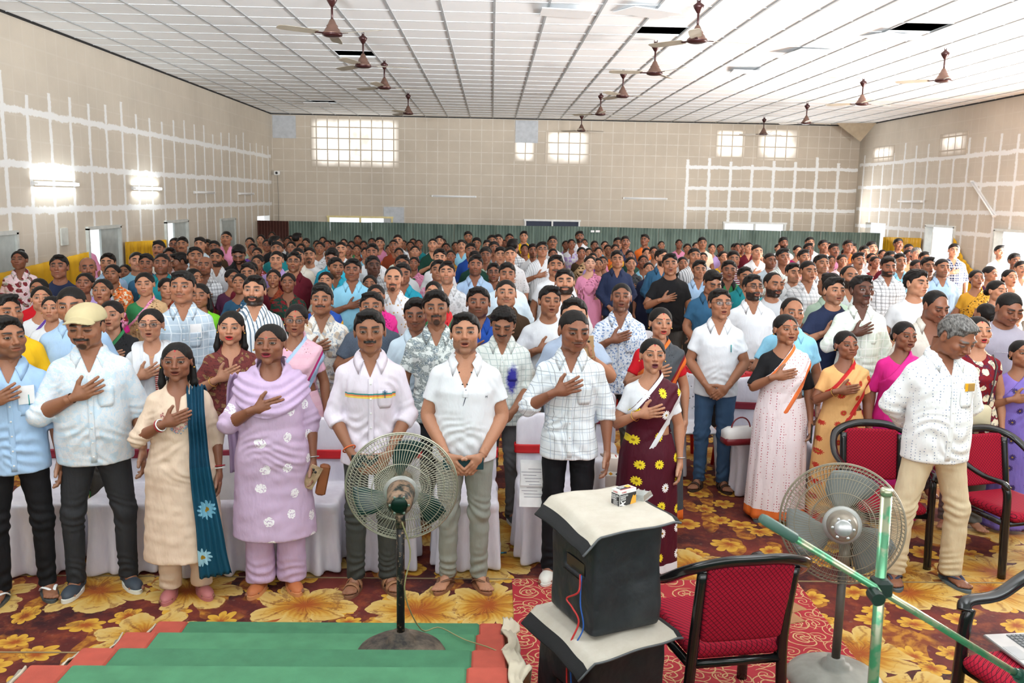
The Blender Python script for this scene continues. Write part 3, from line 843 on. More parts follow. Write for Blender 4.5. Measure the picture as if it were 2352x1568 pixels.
def resample(pts, n):
    pts = np.array(pts, float)
    # catmull-rom
    P = np.vstack([2*pts[0]-pts[1], pts, 2*pts[-1]-pts[-2]]); out = []
    seg = len(pts)-1
    for t in np.linspace(0, seg-1e-6, n):
        i = int(t); u = t-i; a, b, c, d = P[i:i+4]
        out.append(.5*((2*b)+(-a+c)*u+(2*a-5*b+4*c-d)*u*u+(-a+3*b-3*c+d)*u**3))
    return np.array(out)

def make_collar(o, lod, polo=False):
    fem, fat = o['fem'], o['fat']; zv = o.get('vneck', 1.29)
    V = []; F = []; n = 9; b0 = 0; k = 1+.05*fat
    for sx in (-1, 1):
        xf = max(.020, (1.375-zv)*.42*.55)
        # inner top edge from the back of the neck to the front, outer lower edge with a pointed end
        top = resample([(0, .092, 1.440), (sx*.050, .075, 1.438), (sx*.068, .028, 1.425), (sx*.058, -.022, 1.405), (sx*(.030+xf*.3), -.058, 1.382)], n)
        low = resample([(0, .112, 1.400), (sx*.070, .092, 1.398), (sx*.100, .028, 1.384), (sx*.094, -.050, 1.358), (sx*(.062+xf*.2), -.104, 1.310)], n)
        top[:, :2] *= k; low[:, :2] *= k
        mid = (top+low)/2; mid[:, 0] *= 1.06; mid[:, 1] = (mid[:, 1]-.02)*1.07+.02; mid[:, 2] += .004
        rows = [top, mid, low, low-np.array([0, 0, .0]), mid*np.array([.97, .97, 1]), top*np.array([.95, .95, 1])]
        rows[3] = low*np.array([.96, .96, 1])
        R = len(rows)
        for r_ in rows: V += list(r_)
        for i in range(R):
            for j in range(n-1):
                a, b = i, (i+1) % R
                q = (b0+a*n+j, b0+a*n+j+1, b0+b*n+j+1, b0+b*n+j)
                F.append(q if sx < 0 else q[::-1])
        F.append((b0+n-1, b0+2*n-1, b0+4*n-1+n, b0+5*n-1+n)); F.append((b0+2*n-1, b0+3*n-1, b0+4*n-1, b0+5*n-1))
        F.append((b0, b0+5*n, b0+4*n, b0+n)); F.append((b0+n, b0+4*n, b0+3*n, b0+2*n))
        b0 += R*n
    return np.array(V), np.array(F)

def front_y(o, x, z, off):
    fem, fat = o['fem'], o['fat']; a, b, yc = torso_ab(np.array([z]), fem, fat)
    fl = {'shirt': .05, 'tee': .02, 'polo': .03, 'kurti': .07}.get(o['g'], 0)
    a = a[0]+off+fl*max(0, 1.15-z); b = b[0]+off+fl*.8*max(0, 1.15-z)
    return yc[0]-b*math.sqrt(max(.05, 1-(x/a)**2))

def make_trousers(o, lod, wide=0.0, seed=1):
    h = (.010, .013, .02, .03)[lod]; fem = o['fem']; fat = o['fat']
    P, og, h = grid((-.28, -.20, .03), (.28, .22, 1.00), h); X, Y, Z = P; Q = (np.abs(X), Y, Z)
    d = torso_sdf(P, fem, min(fat, fat*.6), .004); d = np.maximum(d, Z-.93+0*d); d = smax(d, .80-Z+0*d, .05)
    hx = .082; an = o.get('stance', .095)
    leg = cap(Q, (hx, .005, .82), (an-.004, -.006, .47), .086+.012*fat+.3*wide*.3, .061+wide*.6)
    leg = smin(leg, cap(Q, (an-.004, -.006, .47), (an, .018, .05), .061+wide*.6, .052+wide), .03)
    d = smin(d, leg, .03)
    d = np.maximum(d, .055-Z+0*d)
    v, f = nets(d, og, h, 1)
    sp = [((s*.09, -.05, .12), .09, (0, .3, 1)) for s in (-1, 1)]+[((s*.09, -.02, .47), .10, (.3*s, 0, 1)) for s in (-1, 1)]+[((0, -.1, .82), .10, (.3, 0, 1))]
    return soft_folds(v, f, lod, seed, .0055, sp), f

def skirt(lod, fem, fat, z1, z0, ra, rb, pleats=11, amp=.010, seed=0, front=True):
    """revolved cloth with pleats; returns closed-ish shell with thickness"""
    n = (120, 84, 48, 28)[lod]; m = (34, 24, 14, 8)[lod]
    an = np.linspace(0, 2*math.pi, n, endpoint=False); V = []
    r = np.random.RandomState(seed); ph = r.rand(4)*6.28
    zs = np.linspace(z1, z0, m)
    for i, z in enumerate(zs):
        t = i/(m-1); a0, b0, y0 = torso_ab(np.array([max(z, .86)]), fem, fat)
        a = (a0[0]+.014)*(1-t**.8)+ra*t**.8; b = (b0[0]+.014)*(1-t**.8)+rb*t**.8
        fr = np.exp(-((an-4.71)/.55)**2) if front else 1.0
        w_ = amp*(.15+.85*t)*(np.sin(an*pleats+ph[0]+t*.8)+.5*np.sin(an*pleats*1.7+ph[1])*1.0)
        w2 = amp*1.1*fr*np.abs(np.sin(an*26+ph[2]))*(.3+.7*t) if lod < 3 else 0
        V.append(np.stack([(a+w_+w2)*np.cos(an), y0[0]+(b+w_+w2)*np.sin(an), np.full(n, z)+.006*np.sin(an*5+ph[3])*t], 1))
    for i in range(m-1, m-3, -1):    # turned-under hem
        q = V[i].copy(); q[:, :2] *= .965; q[:, 2] += .002; V.append(q)
    mm = len(V); V = np.concatenate(V); F = []
    for i in range(mm-1):
        for j in range(n): F.append((i*n+j, (i+1)*n+j, (i+1)*n+(j+1) % n, i*n+(j+1) % n))
    return V, np.array(F)

def make_pallu(o, lod, seed=0):
    """saree end drawn across the chest and over the left shoulder (+x)"""
    fem, fat = True, o['fat']; h = gh(lod)
    P, og, h = grid((-.30, -.24, .82), (.30, .22, 1.48), h); X, Y, Z = P
    up, lw = PALLU_UP, PALLU_LOW
    A = torso_sdf(P, fem, fat, .023)
    A = smin(A, shoulders((P[0]+0*P[2], P[1], P[2]), True, fat, .024), .03)
    d = A
    front = Y-.02
    # band between two diagonals on the front, a broad fall on the back
    e1 = (X*up[0]+Z*up[1])-up[2]          # above upper edge -> remove
    e2 = lw[2]-(X*lw[0]+Z*lw[1])          # below lower edge -> remove
    band = np.maximum(e1, e2)+0*Y
    back = np.maximum(np.abs(X-.10)-.075, .0-Y)+0*Z
    side = np.where(Y > .02, np.maximum(back, -1), band)
    d = smax(d, np.where(Y > .03, back, band), .004)
    inner = torso_sdf(P, fem, fat, .004); d = np.maximum(d, -inner)
    v, f = nets(d, og, h, 1)
    if lod < 3:
        N = vnormals(v, f); s = v[:, 0]*up[0]+v[:, 2]*up[1]
        v = v+N*(.0035*np.sin(s*95+2*wob(v, 3, seed))*sstep(v[:, 0], -.15, .1))[:, None]
    return v, f
_l = math.hypot(.80, 1.0)
PALLU_UP = (-.80/_l*-1*-1, 1/_l, 0)      # replaced just below
def _edge(p, q):
    """line through p and q in (x,z): returns nx,nz,d with positive side above"""
    dx, dz = q[0]-p[0], q[1]-p[1]; L = math.hypot(dx, dz); nx, nz = -dz/L, dx/L
    return (nx, nz, nx*p[0]+nz*p[1])
PALLU_UP = _edge((-.16, 1.16), (.075, 1.43))
PALLU_LOW = _edge((-.02, .82), (.215, 1.25))

def eyeball(turn_x=0.0, up=0.0):
    n, m = 16, 22; V = []; C = []
    g = np.array([math.sin(turn_x), -math.cos(turn_x)*math.cos(up), math.sin(up)])
    for i in range(m+1):
        th = math.pi*i/m
        for j in range(n):
            ph = 2*math.pi*j/n; p = np.array([math.sin(th)*math.cos(ph), -math.cos(th), math.sin(th)*math.sin(ph)])
            # rotate so the pole points along gaze
            a = turn_x; p = np.array([p[0]*math.cos(a)-p[1]*math.sin(a), p[0]*math.sin(a)+p[1]*math.cos(a), p[2]])
            V.append(p*.0136); an = th
            C.append((.004, .003, .003) if an < .30 else ((.026, .012, .007) if an < .58 else (.38, .34, .31)))
    F = []
    for i in range(m):
        for j in range(n): F.append((i*n+j, i*n+(j+1) % n, (i+1)*n+(j+1) % n, (i+1)*n+j))
    return np.array(V), np.array(F), np.array(C)

def foot_sdf(P):
    d = smin(cap(P, (0, .045, .035), (0, -.03, .040), .031, .030), ell(P, (0, -.085, .018), (.040, .065, .020)), .03)
    d = smin(d, cap(P, (0, .045, .05), (0, .035, .16), .034, .033), .03)
    for i, (x, y, r) in enumerate(((-.026, -.158, .0125), (-.006, -.160, .0095), (.010, -.152, .009), (.024, -.143, .0085), (.036, -.130, .008))):
        d = smin(d, cap(P, (x*.9, -.11, .016), (x, y, .012), r, r), .005)
    return np.maximum(d, .002-P[2]+0*d)
_FT = {}
def foot_template(lod):
    if lod not in _FT:
        P, o, h = grid((-.06, -.19, -.005), (.06, .10, .20), (.0042, .006, .01, .016)[lod]); _FT[lod] = nets(foot_sdf(P), o, h, 0)
    return _FT[lod]
def xform(v, pos, rz, mirror=False):
    v = v.copy()
    if mirror: v[:, 0] *= -1
    c, s = math.cos(rz), math.sin(rz)
    return np.stack([v[:, 0]*c-v[:, 1]*s+pos[0], v[:, 0]*s+v[:, 1]*c+pos[1], v[:, 2]+pos[2]], 1)
def sole_outline(k=1.0, n=28):
    pts = []
    for i in range(n):
        a = 2*math.pi*i/n; y = -.048+.128*math.sin(a); w_ = .046-.012*sstep(np.array(y), -.02, .06)+.0; w_ = float(w_)
        pts.append((w_*math.cos(a)*k+(.003 if y < -.1 else 0), y*k+.0))
    return pts
def make_shoe(kind, pos, rz, mirror, parent, lod, c1, c2=(.7, .7, .68)):
    """slipper, sandal, clog, flat or trainer, with the sole its own part"""
    mx = Matrix.Translation(pos) @ Matrix.Rotation(rz, 4, 'Z') @ Matrix.Diagonal((-1 if mirror else 1, 1, 1, 1))
    sm = plain('sole', c2, .6); um = plain('upper_'+kind, c1, .6, bump=.2)
    b = MB(); o2 = sole_outline(1.06)
    th = .016 if kind in ('slipper', 'sandal') else .022
    b.prism(o2 if not mirror else o2[::-1], .0, th, mx)
    nm = {'slipper': 'slipper', 'sandal': 'sandal', 'clog': 'shoe', 'flat': 'shoe', 'trainer': 'shoe'}[kind]
    if kind in ('slipper', 'sandal'):
        s = auto_smooth(b.build(nm, sm, parent), 40)
        t = MB()
        if kind == 'slipper':
            for sx in (-1, 1):
                t.tube([mx @ Vector(p) for p in resample([(-.012, -.118, .020), (-.010+sx*.010, -.100, .048), (sx*.036, -.045, .052), (sx*.045, .0, .018)], 10)], [.006, .008, .009, .010, .010, .010, .010, .009, .009, .008], 8, flat=.5)
        else:
            for (y0, w_, hh) in ((-.095, .030, .046), (-.035, .030, .062)):
                arc = [(.046*math.cos(a), y0, .014+hh*math.sin(a)) for a in np.linspace(0, math.pi, 13)]
                V, F = ribbon(arc, w_, .005, axis=(0, 1, 0), n=4)
                t.add([mx @ Vector(p) for p in V], F); t.build('strap', um, s, True); t = MB()
            arc = [(.044*math.cos(a), .055+.03*math.sin(a), .040+.02*math.sin(a)) for a in np.linspace(0, math.pi, 9)]
            V, F = ribbon(arc, .016, .004, axis=(0, 0, 1), n=4); t.add([mx @ Vector(p) for p in V], F)
        t.build('strap', um, s, True)
        return s
    # closed shoe
    P, og, h = grid((-.065, -.20, .008), (.065, .105, .12), .006 if lod < 2 else .012)
    d = smin(ell(P, (0, -.085, .022), (.046, .088, .040)), ell(P, (0, .03, .035), (.038, .060, .045)), .04)
    if kind == 'trainer': d = smin(d, cap(P, (0, .02, .05), (0, .03, .09), .040, .042), .03)
    topz = {'clog': .062, 'flat': .050, 'trainer': .098}[kind]
    hole = ell(P, (0, .02, .075), (.030, .072 if kind != 'flat' else .085, .045)); 
    d = np.maximum(d, -hole) if kind != 'trainer' else np.maximum(d, P[2]-.098+0*d)
    d = np.maximum(d, .014-P[2]+0*d)
    v, f = nets(d, og, h, 1)
    v = xform(v, pos, rz, mirror); f = f[:, ::-1] if mirror else f
    s = mesh_obj(nm, v, f, um, parent)
    auto_smooth(b.build('sole', sm, s), 40)
    if kind == 'clog':
        t = MB(); arc = [(.048*math.cos(a), -.0+.02*math.sin(a), .035+.045*math.sin(a)) for a in np.linspace(0, math.pi, 11)]
        V, F = ribbon(arc, .016, .005, axis=(0, 1, 0), n=4); t.add([mx @ Vector(p) for p in V], F); t.build('strap', um, s, True)
    return s
# ------------------------------------------------------------------ room materials
def mat_wall(name, base, grid_, putty=None, u='y'):
    """perforated board wall: 0.3 m panels, pale joints, optional putty strokes. putty=(u0,u1,heights,ztop,pitch)"""
    t = NT(name); vec = t.coord(); x, y, z = t.xyz(vec); uu = y if u == 'y' else x
    n = t.noise(vec, .7, 5, .6); n2 = t.noise(vec, 5, 4)
    col = t.mix(t.ramp(n, .35, .68), tuple(c*.90 for c in base), tuple(min(1, c*1.07) for c in base))
    cell = t.n('ShaderNodeCombineXYZ'); t.l(t.math('FLOOR', t.math('MULTIPLY', uu, 1/.6)), cell.inputs[0]); t.l(t.math('FLOOR', t.math('MULTIPLY', z, 1/.6)), cell.inputs[1])
    wn = t.n('ShaderNodeTexWhiteNoise', noise_dimensions='2D'); t.l(cell.outputs[0], wn.inputs['Vector'])
    col = t.mix(t.math('MULTIPLY', wn.outputs['Value'], .09), col, (base[0]*.75, base[1]*.72, base[2]*.72))
    def gl(v, p, w, off=0.0, wob_=.0):
        f = t.math('FRACT', t.math('ADD', t.math('MULTIPLY', v, 1/p), 40.5+off))
        return t.math('LESS_THAN', t.math('ABSOLUTE', t.math('SUBTRACT', f, .5)), w/p/2)
    if grid_ > 0:
        m = t.math('MAXIMUM', gl(uu, .3, .022), gl(z, .3, .022, .1))
        m = t.math('MULTIPLY', m, t.math('MULTIPLY', t.ramp(n2, .2, .6), grid_))
        col = t.mix(m, col, (.66, .62, .56))
    if putty:
        u0, u1, hs, zt, pitch = putty
        nn = t.noise(vec, 3.2, 4, .7); nf = t.noise(vec, 14, 3, .7)
        jog = t.math('MULTIPLY', t.math('SUBTRACT', nn, .5), .10)
        edge = t.math('MULTIPLY', t.math('SUBTRACT', nf, .5), .055)
        tot = None
        for h in hs:
            d = t.math('ABSOLUTE', t.math('ADD', t.math('SUBTRACT', z, h), jog))
            m = t.ramp(t.math('ADD', d, edge), .052, .036)
            m = t.math('MULTIPLY', m, t.math('LESS_THAN', z, 9))
            tot = m if tot is None else t.math('MAXIMUM', tot, m)
        uj = t.math('ADD', uu, t.math('MULTIPLY', jog, .6))
        f = t.math('ABSOLUTE', t.math('SUBTRACT', t.math('FRACT', t.math('ADD', t.math('MULTIPLY', uj, 1/pitch), 40.5)), .5))
        fd = t.math('ADD', t.math('MULTIPLY', f, pitch), edge)
        vm = t.ramp(fd, .048, .034)
        wz = t.n('ShaderNodeTexWhiteNoise', noise_dimensions='1D'); t.l(t.math('FLOOR', t.math('ADD', t.math('MULTIPLY', uu, 1/pitch), .5)), wz.inputs['W'])
        ztop = t.math('ADD', zt, t.math('MULTIPLY', wz.outputs['Value'], .28))
        vm = t.math('MULTIPLY', vm, t.math('LESS_THAN', z, ztop))
        tot = t.math('MAXIMUM', tot, vm)
        inr = t.math('MULTIPLY', t.math('GREATER_THAN', uu, u0), t.math('LESS_THAN', uu, u1))
        tot = t.math('MULTIPLY', t.math('MULTIPLY', tot, inr), .92)
        col = t.mix(tot, col, (.80, .81, .81))
    dots = t.noise(vec, 90, 2)
    t.color(col); t.bump(t.math('ADD', dots, t.math('MULTIPLY', n2, .5)), .25, .004)
    return t.set(.85, 0, .2)
WB = HEX('cbc2b4')
M_WL = mat_wall('board_wall_left', WB, .35, (-5, 24.9, (3.34, 2.66, 2.08), 3.55, .6))
M_WR = mat_wall('board_wall_right', WB, .35, (-5, 24.9, (3.42, 2.81, 2.23, 1.78), 3.62, .6))
M_WB = mat_wall('board_wall_back', HEX('bfb3a3'), .65, (5.35, 10.2, (3.29, 2.72, 2.16), 3.35, .6), 'x')

def wall_with_holes(name, axis, pos, a0, a1, z0, z1, holes, mat, th=.15, inward=1):
    """vertical wall as one mesh of solid blocks around rectangular openings"""
    us = sorted({a0, a1, *[h[0] for h in holes], *[h[1] for h in holes]}); zs = sorted({z0, z1, *[h[2] for h in holes], *[h[3] for h in holes]})
    b = MB()
    for i in range(len(us)-1):
        for j in range(len(zs)-1):
            cu, cz = (us[i]+us[i+1])/2, (zs[j]+zs[j+1])/2
            if any(h[0] < cu < h[1] and h[2] < cz < h[3] for h in holes): continue
            du, dz = us[i+1]-us[i], zs[j+1]-zs[j]
            c = (pos, cu, cz) if axis == 'x' else (cu, pos, cz)
            b.box(c, (th, du, dz) if axis == 'x' else (du, th, dz))
    o = b.build(name, mat); o['kind'] = 'structure'; return o
LH = [(13.5, 14.66, 0, 1.79), (16.72, 17.9, 0, 1.80), (23.3, 24.6, 1.1, 1.77)]
RH = [(19.45, 20.73, 0, 1.90), (16.1, 17.85, 0, 1.90), (22.95, 24.2, 1.1, 1.88)]
BH = [(-4.50, -2.75, 1.35, 1.76), (.94, 2.44, 1.0, 1.76), (6.49, 8.21, 1.3, 1.79)]
wall_with_holes('wall_left', 'x', XL-.075, YF, YB, 0, ZC, LH, M_WL)
wall_with_holes('wall_right', 'x', XR+.075, YF, YB, 0, ZC, RH, M_WR)
wall_with_holes('wall_back', 'y', YB+.075, XL-.15, XR+.15, 0, ZC, BH, M_WB)

# floor with a printed floral carpet
t = NT('floral_carpet'); vec = t.coord(); 
ns = t.noise(vec, 2.2, 3, .5, 'Color')
wv = t.n('ShaderNodeVectorMath', operation='MULTIPLY_ADD'); t.l(ns, wv.inputs[0]); wv.inputs[1].default_value = (.26, .26, 0); t.l(vec, wv.inputs[2])
def flower(tt, v, scale, rnd, petals, r0, r1, off=(0, 0, 0)):
    mp = tt.n('ShaderNodeMapping'); mp.inputs['Location'].default_value = off; mp.inputs['Scale'].default_value = (scale, scale, 1); tt.l(v, mp.inputs[0])
    vo = tt.n('ShaderNodeTexVoronoi', voronoi_dimensions='2D'); vo.inputs['Scale'].default_value = 1; vo.inputs['Randomness'].default_value = rnd; tt.l(mp.outputs[0], vo.inputs['Vector'])
    df = tt.n('ShaderNodeVectorMath', operation='SUBTRACT'); tt.l(mp.outputs[0], df.inputs[0]); tt.l(vo.outputs['Position'], df.inputs[1])
    dx, dy, _ = tt.xyz(df.outputs[0]); an = tt.math('ARCTAN2', dy, dx)
    cc = tt.xyz(vo.outputs['Color'])
    an = tt.math('ADD', an, tt.math('MULTIPLY', cc[1], 6.0))
    pt = tt.math('ABSOLUTE', tt.math('SINE', tt.math('MULTIPLY', an, petals/2)))
    pt = tt.math('POWER', pt, .55)
    rad = tt.math('ADD', r0, tt.math('MULTIPLY', pt, r1-r0))
    d = tt.math('DIVIDE', vo.outputs['Distance'], rad)
    return d, an, vo.outputs['Distance'], cc
nb = t.noise(vec, 1.6, 5, .65); nb2 = t.noise(vec, 9, 4, .6)
base = t.mix(t.ramp(nb, .38, .62), HEX('33171b'), HEX('6f2c24'))
base = t.mix(t.math('MULTIPLY', t.ramp(nb2, .5, .72), .7), base, HEX('8f4528'))
# leaves: orange streaks
mpl = t.n('ShaderNodeMapping'); mpl.inputs['Rotation'].default_value = (0, 0, .7); mpl.inputs['Scale'].default_value = (3.2, 1.3, 1); t.l(wv.outputs[0], mpl.inputs[0])
vl = t.n('ShaderNodeTexVoronoi', voronoi_dimensions='2D', feature='SMOOTH_F1'); vl.inputs['Scale'].default_value = 1.5; t.l(mpl.outputs[0], vl.inputs['Vector'])
lf = t.math('LESS_THAN', vl.outputs['Distance'], .27)
leaf = t.mix(t.ramp(t.noise(wv.outputs[0], 18, 3), .4, .6), HEX('7c3c1e'), HEX('b0762a'))
col = t.mix(t.math('MULTIPLY', lf, t.ramp(t.noise(vec, 2.5, 2), .42, .5)), base, leaf)
d, an, rr, cc = flower(t, wv.outputs[0], 3.6, .75, 7, .19, .34)
sm = t.math('MULTIPLY', t.math('LESS_THAN', d, 1.0), t.math('GREATER_THAN', cc[0], .15))
smc = t.mix(t.ramp(d, .2, .75), HEX('984a1c'), HEX('c99a38'))
col = t.mix(sm, col, smc)
d, an, rr, cc = flower(t, wv.outputs[0], 1.62, .62, 7, .30, .50)
st = t.math('MULTIPLY', t.math('ADD', t.math('SINE', t.math('MULTIPLY', an, 34)), t.math('MULTIPLY', t.math('SUBTRACT', nb2, .5), 5)), .25)
bigc = t.mix(t.ramp(t.math('ADD', d, t.math('MULTIPLY', st, .28)), .12, .60), HEX('96481a'), HEX('bd8c2c'))
bigc = t.mix(t.ramp(t.math('ADD', d, t.math('MULTIPLY', st, .22)), .45, .98), bigc, HEX('c9aa68'))
bigc = t.mix(t.math('MULTIPLY', t.ramp(t.math('ABSOLUTE', t.math('SUBTRACT', t.math('FRACT', t.math('ADD', t.math('MULTIPLY', d, 3.0), nb2)), .5)), .05, .0), .5), bigc, HEX('a06f26'))
col = t.mix(t.math('MULTIPLY', t.math('LESS_THAN', t.math('ADD', d, t.math('MULTIPLY', t.math('SUBTRACT', nb2, .5), .35)), 1.0), t.math('GREATER_THAN', cc[0], .34)), col, bigc)
sep = t.math('ABSOLUTE', t.math('SINE', t.math('MULTIPLY', t.math('ADD', an, t.math('MULTIPLY', nb2, .5)), 3.5)))
col = t.mix(t.math('MULTIPLY', t.math('MULTIPLY', t.ramp(sep, .20, .04), t.math('MULTIPLY', t.math('LESS_THAN', d, .95), t.math('GREATER_THAN', cc[0], .34))), .55), col, HEX('7c451c'))
blot = t.math('MULTIPLY', t.ramp(t.noise(wv.outputs[0], 7, 5, .75), .56, .60), .55)
col = t.mix(blot, col, HEX('6d3020'))
col = t.mix(t.math('MULTIPLY', t.ramp(t.noise(vec, 28, 4), .62, .8), .25), col, HEX('b8a58c'))
t.color(col); t.bump(t.noise(vec, 260, 2), .15, .002); M_CARPET = t.set(.72, 0, .25)
b = MB(); b.box(((XL+XR)/2, (YF+YB)/2, -.05), (XR-XL+.3, YB-YF, .1)); o = b.build('floor', M_CARPET); o['kind'] = 'structure'
# seams of the carpet strips
b = MB(); b.box(((XL+XR)/2, 5.27, .001), (XR-XL, .012, .004)); b.box((-3.2, 4.33, .001), (5.5, .012, .004))
b.build('trim_1', plain('seam_tape', HEX('8f7a58'), .6))['kind'] = 'structure'

# red scroll carpet piece
t = NT('scroll_carpet'); vec = t.coord(); n = t.noise(vec, 6, 3, .5, 'Color')
wv = t.n('ShaderNodeVectorMath', operation='MULTIPLY_ADD'); t.l(n, wv.inputs[0]); wv.inputs[1].default_value = (.05, .05, 0); t.l(vec, wv.inputs[2])
col = HEX('a02a34')
for sc, off, kk in ((5.2, (0, 0, 0), 15.0), (7.4, (.37, .61, 0), -13.0)):
    d, an, rr, cc = flower(t, wv.outputs[0], sc, .6, 3, .40, .52, off)
    sp = t.math('ABSOLUTE', t.math('SINE', t.math('ADD', t.math('MULTIPLY', an, 1.0), t.math('MULTIPLY', rr, kk))))
    m = t.math('MULTIPLY', t.math('LESS_THAN', t.math('ADD', sp, t.math('MULTIPLY', rr, .35)), .42), t.math('LESS_THAN', d, 1.0))
    col = t.mix(m, col, HEX('c79c70'))
    m2 = t.math('MULTIPLY', t.math('LESS_THAN', t.math('ABSOLUTE', t.math('SUBTRACT', sp, .36)), .035), t.math('LESS_THAN', d, .9))
    col = t.mix(m2, col, HEX('5e1a22'))
t.color(col); t.bump(t.noise(vec, 240, 2), .15, .002); M_SCROLL = t.set(.75, 0, .25)
b = MB(); b.prism([(.16, 3.0), (1.92, 3.0), (1.95, 5.26), (.16, 5.26)], .001, .008)
tag(b.build('scroll_carpet', M_SCROLL), 'red carpet piece with cream scrolls laid over the floral carpet', 'carpet')
b = MB()
for a in (.5, 1.9):
    b.box((1.72+.0*a, 4.84, .010), (.30, .10, .003), Matrix.Rotation(a, 3, 'Z'))
tag(b.build('packing_tape', plain('brown_tape', HEX('a5764f'), .5)), 'crossed brown packing tape patch stuck on the red scroll carpet', 'tape')

# ceiling: 0.61 m tiles, a few missing, in a metal grid
P_ = .61
miss = set()
def cell_of(px, py):
    p = on_plane_z(px, py, ZC); return (math.floor(p.x/P_), math.floor(p.y/P_))
for q in ((812, 127), (2098, 58), (728, 235), (1516, 64)): miss.add(cell_of(*q))
t = NT('ceiling_tile'); vec = t.coord(); x, y, z = t.xyz(vec)
cell = t.n('ShaderNodeCombineXYZ'); t.l(t.math('FLOOR', t.math('MULTIPLY', x, 1/P_)), cell.inputs[0]); t.l(t.math('FLOOR', t.math('MULTIPLY', y, 1/P_)), cell.inputs[1])
wn = t.n('ShaderNodeTexWhiteNoise', noise_dimensions='2D'); t.l(cell.outputs[0], wn.inputs['Vector'])
col = t.mix(t.math('MULTIPLY', wn.outputs['Value'], .5), (.90, .91, .92), (.84, .86, .88))
col = t.mix(t.math('MULTIPLY', t.ramp(t.noise(vec, .9, 5, .7), .55, .75), .22), col, (.55, .55, .53))
t.color(col); t.bump(t.noise(vec, 120, 2), .2, .003); M_TILE = t.set(.9, 0, .2)
b = MB()
for i in range(math.floor(XL/P_), math.ceil(XR/P_)):
    for j in range(math.floor(YF/P_), math.ceil(YB/P_)):
        if (i, j) in miss: continue
        x0, x1 = max(XL, i*P_), min(XR, i*P_+P_); y0, y1 = max(YF, j*P_), min(YB, j*P_+P_)
        b.box(((x0+x1)/2, (y0+y1)/2, ZC+.012), (x1-x0, y1-y0, .02))
b.build('ceiling', M_TILE)['kind'] = 'structure'
b = MB()
for i in range(math.floor(XL/P_)+1, math.ceil(XR/P_)): b.box((i*P_, (YF+YB)/2, ZC-.003), (.024, YB-YF, .014))
o = b.build('trim_2', plain('grid_bar', HEX('adb1b4'), .5)); o['kind'] = 'structure'
b = MB()
for j in range(math.floor(YF/P_)+1, math.ceil(YB/P_)): b.box(((XL+XR)/2, j*P_, ZC-.001), (XR-XL, .012, .008))
b.build('trim_3', plain('grid_bar_cross', HEX('cdd0d2'), .5))['kind'] = 'structure'
b = MB(); b.box(((XL+XR)/2, (YF+YB)/2, ZC+.9), (XR-XL+.3, YB-YF, .05)); b.build('ceiling_slab', plain('void_shade', (.012, .012, .013), .9))['kind'] = 'structure'  # near-black colour paints the darkness seen through missing tiles
b = MB()
for (c, d) in ((((XL+XR)/2, YF, ZC+.45), (XR-XL+.3, .05, .95)), (((XL+XR)/2, YB, ZC+.45), (XR-XL+.3, .05, .95)), ((XL, 11, ZC+.45), (.05, 28, .95)), ((XR, 11, ZC+.45), (.05, 28, .95))): b.box(c, d)
b.build('trim_4', plain('void_shade', (.012, .012, .013), .9))['kind'] = 'structure'  # sides of the void in the same painted darkness
# slipped tiles resting askew
for k, (px, py, tx, tz) in enumerate(((2052, 82, .07, .2), (1722, 163, .05, -.15), (1850, 121, -.06, .3), (1300, 27, .05, .0), (728, 238, -.06, .1), (1486, 26, .07, .3))):
    p = on_plane_z(px, py, ZC-.03)
    b = MB(); b.box((0, 0, 0), (.58, .58, .012), bev=.004)
    o = b.build('ceiling_tile', M_TILE); o.location = (p.x, p.y, ZC-.045); o.rotation_euler = (tx, tx*.7, tz)
    tag(o, ('white ceiling tile slipped askew, right of the nearest centre-row fan', 'white ceiling tile sagging above the far right fan row', 'small white slipped tile between the two right fan rows', 'white ceiling tile with an open seam at the top edge, centre', 'white ceiling tile sagging beside the left row of ceiling fans', 'white slipped tile left of the nearest centre-row fan')[k], 'ceiling tile')
# loose board hanging from the far right corner
b = MB(); p0, p1, p2 = (9.15, 24.2, ZC-.02), (10.1, 23.9, ZC-.02), (9.75, 24.0, ZC-.50)
b.v = [p0, p1, p2, (9.15, 24.22, ZC-.02), (10.1, 23.92, ZC-.02), (9.75, 24.02, ZC-.50)]; b.f = [(0, 2, 1), (3, 4, 5), (0, 1, 4, 3), (1, 2, 5, 4), (2, 0, 3, 5)]
tag(b.build('ceiling_board', plain('brown_board', HEX('a8977f'), .8)), 'loose brown board hanging down from the ceiling in the far right corner', 'board')

